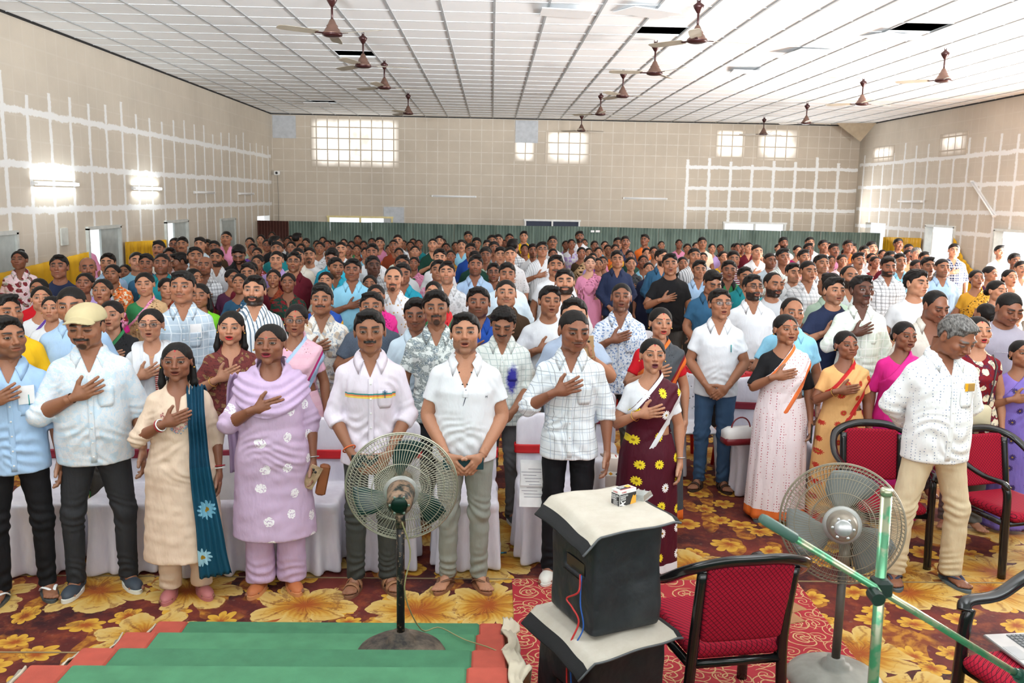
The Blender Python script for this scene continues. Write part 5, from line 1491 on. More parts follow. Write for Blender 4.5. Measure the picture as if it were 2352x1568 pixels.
# ------------------------------------------------------------------ speakers under dust covers
t = NT('black_cover'); v = t.coord(); n = t.noise(v, 3.5, 4, .6); n2 = t.noise(v, 240, 2)
t.color(t.mix(t.ramp(n, .45, .75), HEX('24272b'), HEX('3a3d40'))); t.bump(t.math('ADD', n, t.math('MULTIPLY', n2, .03)), .7, .03); M_COVER = t.set(.48, 0, .4)
t = NT('cream_felt'); v = t.coord(); n = t.noise(v, 7, 5, .7); t.color(t.mix(t.ramp(n, .35, .7), HEX('b9b0a2'), HEX('c6bfb3'))); t.bump(t.noise(v, 180, 2), .2, .002); M_FELT = t.set(.9, 0, .2)
M_VEL = plain('black_velcro', HEX('1b1b1d'), .9, bump=.3, bscale=300)
def speaker(c, rz, w_, d_, h_, label, seed, z0, top=True):
    """w_ along the front face, d_ deep; local frame: front edge at -y"""
    r = empty('covered_speaker', (c[0], c[1], z0), rz, label, 'speaker', None)
    P, o, h = grid((-w_/2-.03, -d_/2-.03, -.004), (w_/2+.03, d_/2+.03, h_+.02), .012)
    X, Y, Z = P
    tp = 1.0-.02*Z
    q = smax(smax(np.abs(X)-w_/2*tp+0*Y+0*Z, np.abs(Y)-d_/2*tp+0*X+0*Z, .03), np.abs(Z-h_/2)-h_/2+.002+0*X+0*Y, .014)
    slot = np.maximum(np.maximum(np.abs(Y+.02)-.085, np.abs(Z-.26)-.030), X+w_/2-.02)   # cable slot on the left side
    q = np.maximum(q, -slot)
    v, f = nets(q, o, h, 1); N = vnormals(v, f)
    lowamp = (.5+.8*(1-v[:, 2]/h_)); v = v+N*((wob(v, 3.2, seed, 7)*.008+wob(v, 8, seed+1, 7)*.003)*lowamp*(1-sstep(v[:, 2], h_-.08, h_-.03))*(v[:, 2] > .02)*(v[:, 2] < h_-.03))[:, None]
    mesh_obj('cover', v, f, M_COVER, r)
    # flap of cream felt over the top with velcro bands on the left and right
    nu, nv = 34, 30; V = []; A, B = w_/2, d_/2; U = np.linspace(-A-.075, A+.035, nu); VV = np.linspace(-B-.035, B+.015, nv)
    idx = []
    for i, u in enumerate(U):
        for j, vv in enumerate(VV):
            ox = max(0, abs(u)-A); oy = max(0, -vv-B)
            lft = max(0, -u-A)
            corner = math.exp(-(((u+A)/.13)**2+((vv+B)/.13)**2))
            z = h_+.020-lft*.95-oy*.55-corner*.012+.004*math.sin(u*21+seed)+.003*math.sin(vv*17+seed*2)
            if u > A: z -= (u-A)*.35
            V.append((u*(1 if u > -A else 1)-corner*.02, vv-.035*math.cos(u*4)*(oy > 0)+.0, z))
    m0 = len(V); V += [(x_, y_, z_-.006) for x_, y_, z_ in V]; F = []; MI = []
    for i in range(nu-1):
        for j in range(nv-1):
            q4 = (i*nv+j, (i+1)*nv+j, (i+1)*nv+j+1, i*nv+j+1); F.append(q4); MI.append(1 if (U[i] < -A-.035 or U[i] > A-.0) else 0)
            F.append(tuple(m0+k for k in reversed(q4))); MI.append(1)
    for i in range(nu-1):
        for j in (0, nv-1):
            a, c_ = i*nv+j, (i+1)*nv+j; F.append((a, m0+a, m0+c_, c_) if j == 0 else (a, c_, m0+c_, m0+a)); MI.append(1)
    for j in range(nv-1):
        for i in (0, nu-1):
            a, c_ = i*nv+j, i*nv+j+1; F.append((a, c_, m0+c_, m0+a) if i == 0 else (a, m0+a, m0+c_, c_)); MI.append(1)
    mesh_obj('flap', V, F, None, r, mats=[M_FELT, M_VEL], midx=MI)
    # piping on the flap edge
    b = MB(); b.tube([V[i*nv] for i in range(nu)], .005, 6); b.build('piping', plain('piping_grey', HEX('55575a'), .5), r, True)
    b = MB()
    for k in range(3): b.tube([(-w_/2-.010, -.09+.0, .225+0*k), (-w_/2-.010, .05, .225)], .003, 5)
    b.box((-w_/2+.015, -.02, .26), (.01, .15, .05)); b.build('socket_panel', M_BLACKP, r)
    return r
N_, L_, R__ = Vector((.45, 3.41)), Vector((.29, 3.74)), Vector((.74, 3.54))
ctr = (L_+R__)/2; rz_s = math.atan2(R__.y-N_.y, R__.x-N_.x)
speaker((ctr.x+.0, ctr.y+.02), rz_s, .34, .38, .475, 'black covered speaker on top, its cream flap carrying the chalk box', 3, .565)
speaker((ctr.x-.01, ctr.y+.0), rz_s+.06, .40, .42, .53, 'lower black covered speaker standing on the red carpet', 8, .008)
ZT = .565+.475+.008
# red and blue wires
b = MB(); s0 = Vector((ctr.x-.17, ctr.y-.09, .80))
def spk(u, v, z):
    c_, s_ = math.cos(rz_s), math.sin(rz_s); return (ctr.x+u*c_-v*s_, ctr.y+.02+u*s_+v*c_, z)
red = resample([spk(-.176, -.09, .81), spk(-.20, -.12, .75), spk(-.22, -.06, .70), spk(-.215, -.10, .675), spk(-.20, -.13, .62), spk(-.235, -.12, .52), spk(-.25, -.13, .42), spk(-.255, -.16, .30), spk(-.235, -.20, .22), spk(-.16, -.26, .19)], 60)
b.tube(red, .0042, 8); b.tube([Vector(red[-1]), Vector(red[-1])+Vector((.03, -.004, .004))], .009, 8); tag(b.build('speaker_wire', plain('red_wire', (.55, .03, .03), .4), smooth=True), 'red wire hanging from the slot of the top speaker', 'wire', 'wires hanging from the speakers')
b = MB(); b.tube(resample([spk(-.176, -.10, .81), spk(-.192, -.125, .70), spk(-.19, -.15, .60), spk(-.235, -.14, .50), spk(-.245, -.16, .38), spk(-.24, -.19, .26), spk(-.22, -.21, .20)], 50), .0034, 8)
tag(b.build('speaker_wire', plain('blue_wire', (.02, .10, .40), .4), smooth=True), 'blue wire hanging beside the red one on the speakers', 'wire', 'wires hanging from the speakers')

# chalk box with its printing
def letters(txt, size, M4, mat, parent, name='lettering', ext=.0004):
    cu = bpy.data.curves.new(name, 'FONT'); cu.body = txt; cu.size = size; cu.extrude = ext; cu.space_line = .85
    o = bpy.data.objects.new(name, cu); COL.objects.link(o); dg = bpy.context.evaluated_depsgraph_get()
    me = bpy.data.meshes.new_from_object(o.evaluated_get(dg)); bpy.data.objects.remove(o)
    me.materials.clear(); me.materials.append(mat); q = bpy.data.objects.new(name, me); COL.objects.link(q); q.parent = parent; q.matrix_local = M4
    return q
pb = on_plane_z(1432, 1158, ZT)
cb = empty('chalk_box', (pb.x, pb.y, ZT), .62, 'small black and white chalk box standing on the top speaker', 'box')
BX, BY, BZ = .098, .052, .075
b = MB(); b.box((0, 0, BZ/2), (BX, BY, BZ), bev=.001); cbo = b.build('carton', plain('carton_white', (.82, .82, .80), .5), cb)
MK = plain('carton_black', (.03, .03, .032), .5); MY = plain('carton_yellow', HEX('e0a63a'), .5); MR = plain('carton_red', HEX('c8343a'), .5); MWH = plain('print_white', (.85, .85, .85), .5)
b = MB(); b.box((0, -BY/2-.0006, BZ*.40), (BX-.003, .001, BZ*.76)); b.box((-BX/2-.0006, 0, BZ*.40), (.001, BY-.003, BZ*.76)); b.box((-.002, .002, BZ+.0006), (BX*.62, BY*.62, .001)); b.build('black_panel', MK, cbo)
b = MB(); b.prism([(.012, .004), (.020, .028), (.030, .047), (.038, .040), (.046, .046), (.047, .008), (.03, .003)], 0, .001, Matrix(((1, 0, 0, 0), (0, 0, 1, -BY/2-.0022), (0, 1, 0, 0), (0, 0, 0, 1)))); b.box((.026, .006, BZ+.0014), (.030, .022, .001), Matrix.Rotation(.3, 3, 'Z')); b.build('yellow_print', MY, cbo)
b = MB(); b.box((0, -BY/2+.008, BZ+.001), (BX*.9, .0025, .001)); b.build('red_line', MR, cbo)
FX = Matrix.Rotation(math.radians(90), 4, 'X')
letters('DUSTLESS\nWHITE\nCHALK', .0098, Matrix.Translation((-BX/2+.004, -BY/2-.0016, BZ*.63)) @ FX, MWH, cbo)
LX = Matrix.Rotation(math.radians(-90), 4, 'Z') @ FX
letters('DUSTLESS\nWHITE\nCHALK', .0098, Matrix.Translation((-BX/2-.0016, BY/2-.003, BZ*.63)) @ LX, MWH, cbo)
b = MB()
for i in range(7): b.box((-BX/2-.0014, -.004+.003*(i % 2), BZ*.36-i*.0038), (.0006, .030-.006*(i % 2), .0012))
b.build('small_print', MWH, cbo)
letters('KORES', .0085, Matrix.Translation((-BX/2+.012, -BY/2-.0008, BZ*.84)) @ FX, MR, cbo); letters('KORES', .0085, Matrix.Translation((-BX/2-.0008, BY/2-.012, BZ*.84)) @ LX, MR, cbo)
letters('DUSTLESS\nCHALK', .0085, Matrix.Translation((-.027, .006, BZ+.0014)), MWH, cbo)
b = MB()
for (a, z_) in ((.9, .017), (-.35, .018), (.3, .010)): b.box((-.032, -BY/2-.0022, z_), (.034, .0012, .005), Matrix.Rotation(a, 3, 'Y'))
b.build('chalk_print', MWH, cbo)
# clear plastic holder beside it
pb = on_plane_z(1474, 1146, ZT); hd = empty('plastic_holder', (pb.x, pb.y, ZT+.002), 1.05, 'clear plastic tray lying beside the chalk box', 'tray')
MCL = plain('clear_plastic', (.80, .86, .84), .08, 0, .5, 0, **{'Transmission Weight': .75, 'Alpha': .75})
b = MB(); b.box((0, 0, .004), (.12, .062, .008), bev=.002)
for s in (-1, 1): b.prism([(-.056, .006), (.056, .006), (.056, .012), (.03, .034), (-.056, .034)], s*.027-.0012, s*.027+.0012, Matrix(((1, 0, 0, 0), (0, 0, 1, 0), (0, 1, 0, 0), (0, 0, 0, 1))))
b.box((-.056, 0, .02), (.002, .054, .03)); b.box((-.01, 0, .022), (.09, .003, .022)); b.box((-.02, 0, .034), (.07, .054, .002)); b.build('tray', MCL, hd)

# ------------------------------------------------------------------ microphone stand on the stage
ms = empty('microphone_stand', (.95, 2.0, .75), 0, 'pole of a green and chrome microphone stand close to the camera', 'microphone stand')
t = NT('green_chrome'); v = t.coord(); n = t.noise(v, 11, 4, .6); x, y, z = t.xyz(v)
t.color(t.mix(t.ramp(n, .47, .53), HEX('b5b49a'), HEX('6aa883'))); M_GCH = t.set(.22, .75, .5)
t0_, t1_ = Vector((.94, 2.0, 1.685)), Vector((.965, 2.02, .75)); bo = Vector((.95, 2.0, .75))
b = MB(); b.tube([t0_-bo, t1_-bo], .0128, 16); b.lathe([(.0145, 0), (.0145, .012), (.012, .016), (0, .016)], t0_-bo-Vector((0, 0, .010)), 16); b.build('pole', M_GCH, ms, True)
b = MB(); b.lathe([(.13, 0), (.13, .012), (.03, .03), (0, .03)], (.015, .02, 0), 28); b.build('base', M_BLACKP, ms, True)
p0, p1 = Vector((.630, 1.95, 1.635)), Vector((1.335, 2.02, 1.200)); d_ = (p1-p0).normalized()
b = MB(); b.tube([p0+d_*.09-bo, p1-bo], .0085, 14); bm = b.build('boom', M_GCH, ms, True)
b = MB(); b.tube([p0-bo, p0+d_*.012-bo, p0+d_*.10-bo], [.010, .0125, .0125], 14); b.build('grip', plain('grip_green', HEX('4f6a63'), .6), bm, True)
b = MB(); b.tube([p1-d_*.02-bo, p1+d_*.05-bo], .018, 8); b.tube([p1-d_*.035-bo, p1-d_*.02-bo], .012, 10); b.build('counterweight', plain('dark_green', HEX('24483c'), .3), bm)
cl = Vector((.938, 1.985, 1.448))-bo
b = MB(); b.box(cl+Vector((.008, .012, 0)), (.038, .05, .046), bev=.008); b.tube([cl+Vector((-.022, -.01, -.004)), cl+Vector((-.022, -.045, -.008))], .0165, 12); b.build('clamp', plain('clamp_black', HEX('1d2a26'), .35), ms)

# blue pen on the carpet
p = on_plane_z(1138, 1272, 0); pe = empty('pen', (p.x, p.y, .006), .2, 'light blue pen lying on the floral carpet', 'pen')
b = MB(); b.tube([(-.055, 0, 0), (.055, 0, 0)], .005, 8); b.build('barrel', plain('pen_blue', HEX('45b5d5'), .4), pe, True)
b = MB(); b.tube([(.055, 0, 0), (.075, 0, 0)], .006, 8); b.build('cap', plain('pen_cap', (.05, .1, .2), .4), pe, True)

# ------------------------------------------------------------------ chairs under white satin covers
t = NT('white_satin'); v = t.coord(scale=(1, 1, .35)); n = t.noise(v, 9, 4, .55); t.color(t.mix(t.ramp(n, .3, .7), HEX('d3cfdb'), HEX('e9e6ee'))); t.bump(n, .55, .02); M_SATIN = t.set(.30, 0, .5, **{'Sheen Weight': .3})
def satin_template():
    P, o, h = grid((-.30, -.34, -.0), (.30, .34, .96), .013); X, Y, Z = P
    back = smax(smax(np.abs(X)-.200+0*Y+0*Z, np.abs(Z-.66)-.235+0*X+0*Y+.9*X**2*1.2, .05), np.abs(Y-.205-.12*(Z-.45))-.028, .02)
    seat = smax(smax(np.abs(X)-.205+0*Y+0*Z, np.abs(Y+.01)-.225+0*Z+0*X, .05), np.abs(Z-.43)-.03+0*X+0*Y, .02)
    an = np.arctan2(Y, X); fl = 1+.095*np.sin(an*14)*(.50-Z)/.45+.055*np.sin(an*9+1)*(.50-Z)/.45
    fl2 = .014*(.45-Z)
    skirt_ = smax(smax(np.abs(X)/fl-.200-fl2*1.2+0*Y, np.abs(Y+.005)/fl-.228-fl2*3+0*X, .07), np.abs(Z-.225)-.215+0*X+0*Y, .01)
    d = smin(smin(seat, skirt_, .015), back, .03)
    v, f = nets(d, o, h, 1); v = v+vnormals(v, f)*(wob(v, 5, 3, 6, (1.3, 1.3, .35))*.006)[:, None]
    return v, f
_sv, _sf = satin_template()
def satin_chair():
    r = empty('covered_chair'); c = mesh_obj('cover', _sv, _sf, M_SATIN, r)
    pth = []
    for a in np.linspace(0, 2*math.pi, 41):
        sx, sy = math.cos(a), math.sin(a); pth.append((.210*math.copysign(abs(sx)**.35, sx), .232+.042*math.copysign(abs(sy)**.5, sy), .655))
    b = MB(); V, F = ribbon(pth, .062, .006, 1, .002, 6, 2, (0, 0, 1)); mesh_obj('sash', V, F, M_SASH, r)
    return r
M_SASH = plain('maroon_sash', HEX('8e1e33'), .45, sheen=0) if False else plain('maroon_sash', HEX('8e1e33'), .45)
M_SASH2 = plain('red_sash', HEX('cf1b22'), .45)
M_PLR = plain('red_plastic', HEX('c2121c'), .35); M_PLW = plain('white_plastic_chair', (.75, .75, .80), .35)
def plastic_chair():
    r = empty('plastic_chair')
    P, o, h = grid((-.26, -.27, .38), (.26, .32, .86), .014); X, Y, Z = P
    back = smax(smax(np.abs(X)-.21+0*Y+0*Z, np.abs(Z-.62)-.21+1.1*X**2+0*Y, .04), np.abs(Y-.20-.15*(Z-.42)+.5*X**2)-.008, .008)
    seat = smax(smax(np.abs(X)-.22+0*Y+0*Z, np.abs(Y)-.22+0*X+0*Z, .05), np.abs(Z-.42)-.010+0*X+0*Y, .008)
    v, f = nets(smin(back, seat, .02), o, h, 1); mesh_obj('shell', v, f, M_PLR, r)
    for sx in (-1, 1):
        for sy in (-1, 1):
            b = MB(); b.tube([(sx*.19, sy*.18, .42), (sx*.225, sy*.225, 0)], [.020, .016], 8); b.build('leg', M_PLR, r, True)
    return r
# ------------------------------------------------------------------ a whole standing person
SKINS = {0: HEX('c6977f'), 1: HEX('b17d61'), 2: HEX('946349'), 3: HEX('85553f'), 4: HEX('5b392c')}
HAIRC = (.006, .005, .0045)
def person(loc, height, rz, o, lod, seed):
    r = random.Random(seed); R = random.Random(seed*7+1)
    o = dict(o); o.setdefault('fem', False); fem = o['fem']; o.setdefault('fat', r.uniform(-.1, .5) if fem else r.uniform(-.2, .45))
    fat = o['fat']; g = o['g']
    root = empty('person', loc, rz, s=height/1.66)
    skin = np.array(SKINS[o.get('skin', 2)])*(1+r.uniform(-.08, .08))
    q = dict(w=r.uniform(-.05, .04)+(.03 if fat > .4 else 0), jaw=r.uniform(-.10, .08)+fat*.05-(.07 if fem else 0), fat=max(0, fat)*.8+(.1 if fem else 0), len=r.uniform(-.05, .07), nose=r.uniform(-.4, .5)-(.3 if fem else 0), nosew=r.uniform(.05, .35)-(.1 if fem else 0), chin=r.uniform(-.3, .4))
    q.update(o.get('q', {}))
    nod, turn, tilt = o.get('nod', r.uniform(-.20, -.04)), o.get('turn', 0.0)+r.uniform(-.06, .06), r.uniform(-.05, .05)
    mo = o.get('mouth', 1 if r.random() < .35 else 0); o['mouth'] = mo; lids = .3 if o.get('closed') else 1.0
    H0 = np.array([0, 0, 1.540])
    HS = np.array([1.10, 1.05, 1.0])
    def hw_(p, q): return head_warp(p, q, nod, turn, tilt)*HS+H0
    hv, hf = head_template(lod, fem, mo, lids)
    hc = head_paint(hv, skin, HAIRC if not o.get('grey') else (.10, .09, .085), o, lod)
    parts = [(hw_(hv, q), hf, hc)]
    # bust and arms
    lofat = fat
    bk = (lod, fem, round(lofat*2)/2)
    if bk not in _BC: _BC[bk] = bust(lod, fem, bk[2])
    bv, bf = _BC[bk]; bc = np.tile(skin, (len(bv), 1))*(1+.05*wob(bv, 6, 5))[:, None]
    o['fat'] = fat = bk[2]
    parts.append((bv, bf, bc))
    pr, pl = o.get('pose', ('side', 'side')) if isinstance(o.get('pose'), tuple) else {'chest': ('chest', 'side'), 'side': ('side', 'side'), 'clasp': ('clasp', 'clasp'), 'back': ('back', 'back'), 'hold': ('hold', 'hold'), 'up': ('up', 'side')}[o.get('pose', 'side')]
    arms = []
    wide = max(0, fat)*.02
    for side, pz in ((-1, pr), (1, pl)):
        S, E, W, fd, pd, hk = arm_pose(pz, side, fem, R if lod < 2 else random.Random(1))
        S = (S[0]+side*wide*.4, S[1], S[2]); E = (E[0]+side*wide, E[1], E[2]); W = (W[0]+(side*wide if pz == 'side' else 0), W[1]-(fat*.02 if pz in ('chest', 'clasp', 'hold') else 0), W[2])
        if pz == 'chest' and lod >= 2: W = (W[0]+R.uniform(-.02, .02), W[1], W[2]+R.uniform(-.03, .03))
        arms.append((S, E, W, fd, pd, hk))
        pdv = pd
        av, af = tube_arm(S, E, W, fem, lod=lod, fat=1+.12*fat, pdir=pd)
        ac = np.tile(skin*.97, (len(av), 1))*(1+.05*wob(av, 9, 6))[:, None]
        parts.append((av, af, ac))
        v_, f_, vt = place_hand(lod, hk, W, fd, pd, side > 0)
        parts.append((v_, f_, hand_paint(vt, skin*.95)))
    # lower legs and feet
    feet = o.get('feet'); st = o.get('stance', .095)
    frz = [(-1, -.28+R.uniform(-.1, .1)), (1, .28+R.uniform(-.1, .1))]
    if True:
        fv, ff = foot_template(lod if lod < 2 or feet is None else 2)
        for side, a in frz:
            zoff = {'slipper': .014, 'sandal': .014}.get(feet[0] if feet else 'slipper', .010)
            parts.append((xform(fv, (side*st, .02, zoff), a, side > 0), ff[:, ::-1] if side > 0 else ff, np.tile(skin*.9, (len(fv), 1))))
            lv, lf = tube_arm((side*.078, .0, .86), (side*st, -.002, .47), (side*st, .055, .12), lod=lod+1 if lod < 3 else 3, fat=1.0, rr=(.060, .056, .048, .042, .044, .040, .034, .032))
            parts.append((lv, lf, np.tile(skin*.9, (len(lv), 1))))
    v, f, c = join(parts)
    body = mesh_obj('body', v, f, M_SKIN, root, col=c)
    # eyes
    if lod < 2 and not o.get('closed'):
        gz = o.get('gaze', -turn*.4)
        ev, ef, ec = eyeball(gz)
        for sx in (-1, 1):
            p = ev+np.array([sx*EYE[0], EYE[1]+.0002, EYE[2]])
            mesh_obj('eye', hw_(p, q), ef, M_EYE, root, col=ec)
    # hair
    st_ = o.get('hair', 'bun' if fem else 'short')
    if o.get('cap'): st_ = 'bald'
    if st_ != 'none':
        hv, hf = hair_template(lod, st_)
        hw = hv.copy()
        mesh_obj('hair', hw_(hw, dict(w=q['w'])), hf, M_GREY if o.get('grey') else M_HAIR, root)
    def headpart(name, mb, mat, parent=root, smooth=True):
        vv = hw_(np.array(mb.v), dict(w=q['w']))
        return mesh_obj(name, vv, mb.f, mat, parent, smooth)
    if o.get('glasses'):
        b = MB(); r0 = .0205
        for sx in (-1, 1):
            ring = [(sx*.0325+r0*1.08*math.copysign(abs(math.cos(a))**.75, math.cos(a)), -.1035+.004*abs(math.cos(a)), .002+r0*.74*math.copysign(abs(math.sin(a))**.75, math.sin(a))) for a in np.linspace(0, 2*math.pi, 20, endpoint=False)]
            b.tube(ring, .0013+.0004*lod, 6, closed=True)
            b.tube([(sx*.054, -.099, .006), (sx*.074, -.07, .008), (sx*.080, -.01, .008), (sx*.080, .018, .0)], .0013+.0003*lod, 5)
        b.tube([(-.011, -.103, .005), (0, -.106, .008), (.011, -.103, .005)], .0013, 5)
        gl = headpart('glasses', b, M_FRAME)
        if lod < 2:
            for sx in (-1, 1):
                b = MB(); pts = [(sx*.0325+r0*1.05*math.copysign(abs(math.cos(a))**.75, math.cos(a)), -.1030, .002+r0*.72*math.copysign(abs(math.sin(a))**.75, math.sin(a))) for a in np.linspace(0, 2*math.pi, 20, endpoint=False)]
                b.v = pts+[(x, y+.001, z) for x, y, z in pts]; b.f = [tuple(range(20)), tuple(reversed(range(20, 40)))]+[(i, 20+i, 20+(i+1) % 20, (i+1) % 20) for i in range(20)]
                headpart('lens', b, M_GLASS, gl, False)
    if o.get('cap'):
        P, og, h = grid((-.11, -.19, .03), (.11, .14, .16), .005)
        d = ell(P, (0, .016, .044), (.094, .114, .092)); d = np.maximum(d, (.045-.15*P[1]*-1*0)-P[2]+0*d)
        d = smax(d, -ell(P, (0, .012, .035), (.084, .102, .084)), .002)
        br = np.maximum(ell(P, (0, -.092, .058), (.078, .072, .04)), np.abs(P[2]-(.074+.10*(P[1]+.09)-7*P[0]**2))-.0052)
        br = np.maximum(br, P[1]+.075)
        d = smin(d, br, .006); d = smin(d, ell(P, (0, .012, .135), (.009, .009, .006)), .003)
        vv, ff = nets(d, og, h, 1); vv += vnormals(vv, ff)*(wob(vv, 9, 4)*.0016)[:, None]
        mesh_obj('cap', hw_(vv, dict(w=q['w'])), ff, cloth(o['cap'], fold=.35), root)
    if fem and lod < 2 and o.get('earrings', 1):
        for sx in (-1, 1):
            b = MB(); b.lathe([(.0, -.006), (.005, -.003), (.006, .001), (.003, .005), (0, .007)], (sx*(.084+q['w']*.08), .008, -.040), 10); headpart('earring', b, M_GOLD)
    # necklace
    if fem and lod < 2 and o.get('chain', 1):
        b = MB(); pts = []
        for a in np.linspace(-2.5, 2.5, 22):
            x = .064*math.sin(a); y = .024-.074*math.cos(a); k_ = (math.cos(a)*.5+.5)**2; z = 1.388-.075*k_
            pts.append((x, y-.035*k_**1.5, z))
        b.tube(pts, .0014, 5, caps=True); b.build('necklace', M_GOLD, root, True)
    # garments
    mat = cloth(*o['c']) if isinstance(o['c'], tuple) and not isinstance(o['c'][0], float) else cloth(o['c'])
    tk = None
    if lod >= 2:
        tk = (lod, g, fem, fat, pr, pl, o.get('sleeve'), o.get('hem'), o.get('vneck'))
    if tk and tk in _TC: tv, tf = _TC[tk]
    else:
        tv, tf = make_top(o, lod, arms, seed)
        if tk: _TC[tk] = (tv, tf)
    nm = {'shirt': 'shirt', 'tee': 't_shirt', 'polo': 'polo_shirt', 'blouse': 'blouse', 'kurti': 'kurti', 'dress': 'dress'}[g]
    top = mesh_obj(nm, tv, tf, mat, root)
    if g in ('shirt', 'polo') and lod < 3:
        cv, cf = make_collar(o, lod); mesh_obj('collar', cv, cf, cloth(*o['cc']) if o.get('cc') else mat, top)
    if g == 'shirt' and lod < 2 or g == 'polo' and lod < 1:
        b = MB(); zv = o.get('vneck', 1.29); z0 = .80 if g == 'shirt' else 1.20
        zs = np.linspace(zv-.002, z0, 16); path = [(0.004, front_y(o, 0, z, .016)-.003, z) for z in zs]
        V, F = ribbon(path, .030, .003, axis=(1, 0, 0), n=4); mesh_obj('placket', V, F, mat, top)
        if g == 'shirt':
            bb = MB()
            for z in np.arange(zv-.03, z0+.02, -.085): bb.lathe([(.0055, 0), (.0055, .002), (.003, .0028), (0, .0022)], (0.004, front_y(o, 0, z, .016)-.006, z), 10, Matrix.Rotation(math.radians(90), 3, 'X'))
            if bb.v: bb.build('buttons', M_WHITEP, top, True)
            if lod < 2:
                zs = np.linspace(1.225, 1.115, 6); path = [(.082, front_y(o, .082, z, .016)-.0035, z) for z in zs]
                V, F = ribbon(path, [.082, .084, .084, .084, .082, .06], .003, axis=(.96, .28, 0), n=5); mesh_obj('pocket', V, F, mat, top)
    if g == 'blouse':      # a saree
        sc_ = o.get('saree', o['c']); bord = o.get('border')
        kw = {}
        args = sc_ if isinstance(sc_, tuple) and not isinstance(sc_[0], float) else (sc_,)
        bd = ((PALLU_LOW[0], PALLU_LOW[1], PALLU_LOW[2]+.018, .016, bord[0]), (PALLU_UP[0], PALLU_UP[1], PALLU_UP[2]-.014, .012, bord[0])) if bord else ()
        if bord and len(bord) > 1: bd = ((PALLU_LOW[0], PALLU_LOW[1], PALLU_LOW[2]+.024, .026, bord[1]),)+bd
        pm = cloth(*args, borders=bd, rough=.6); sm = cloth(*args, hems=((.02, .11, bord[0]),) if bord else (), rough=.6)
        k2 = (lod, fat, 'pallu')
        if lod >= 2 and k2 in _TC: pv, pf = _TC[k2]
        else:
            pv, pf = make_pallu(o, lod, seed)
            if lod >= 2: _TC[k2] = (pv, pf)
        k3 = (lod, fat, 'sk')
        if lod >= 2 and k3 in _TC: V, F = _TC[k3]
        else:
            V, F = skirt(lod, True, fat, 1.015, .035, .235, .185, 9, .008, seed)
            if lod >= 2: _TC[k3] = (V, F)
        sk = mesh_obj('saree', V, F, sm, root); mesh_obj('saree_drape', pv, pf, pm, sk)
    else:
        if lod < 3 or not fem:
            tr = o.get('bottom', HEX('23252b'))
            wd = o.get('wide', .0 if not fem else .012)
            k4 = (lod, fem, fat, wd, 'tr')
            if lod >= 1 and k4 in _TC: V, F = _TC[k4]
            else:
                V, F = make_trousers(o, lod, wd, seed)
                if lod >= 1: _TC[k4] = (V, F)
            mesh_obj('trousers', V, F, cloth(*tr) if isinstance(tr[0], tuple) else cloth(tr), root)
        else:
            k3 = (lod, fat, 'sk2')
            if k3 not in _TC: _TC[k3] = skirt(lod, True, fat, 1.015, .035, .20, .16, 9, .008, 5)
            V, F = _TC[k3]; mesh_obj('skirt', V, F, mat, root)
    if feet:
        for (side, a) in frz:
            make_shoe(feet[0], (side*st, .02, 0), a, side > 0, root, lod, feet[1], feet[2] if len(feet) > 2 else (.7, .7, .68))
    return root, top, arms
_BC = {}; _TC = {}
# ------------------------------------------------------------------ the people: where they stand and what they wear
PAL = dict(white='dfe2e7', offwhite='d6d1c6', cream='e9dfc4', lblue='a6c4e4', sky='8cc8e4', paleblue='c9dcea', blue='2f62b0', royal='1f4aa0', denim='2f5a7a', navy='232d4a', black='17171a', grey='868c92', lgrey='b9bdc2', dgrey='44484e',
           maroon='5c0f20', darkred='7a1420', red='c01220', pink='e090b4', lpink='efc3d6', palepink='f0d4dc', hotpink='d8288a', magenta='b01a6a', purple='5d3596', lilac='b49bd6', lavender='c8aecb', green='2f7a4a', dgreen='12392e', lime='74c428',
           teal='1e8088', turquoise='28a0bc', yellow='ecb91c', mustard='c4912a', tan='c2a078', beige='dcc4ae', peach='eeb98c', orange='e4702a', brown='42301f', rust='87391f', sage='a5bcaa', palegreen='dbe6dc', plum='48203a', jeans='35506e', khaki='cbb998', charcoal='2b2d31')
NAMES = dict(lblue='light blue', sky='sky blue', paleblue='pale blue', offwhite='off-white', lgrey='light grey', dgrey='dark grey', lpink='light pink', palepink='pale pink', hotpink='hot pink', dgreen='dark green', darkred='dark red', palegreen='pale green', royal='royal blue')
C = lambda k: HEX(PAL[k])
def nm(k): return NAMES.get(k, k)
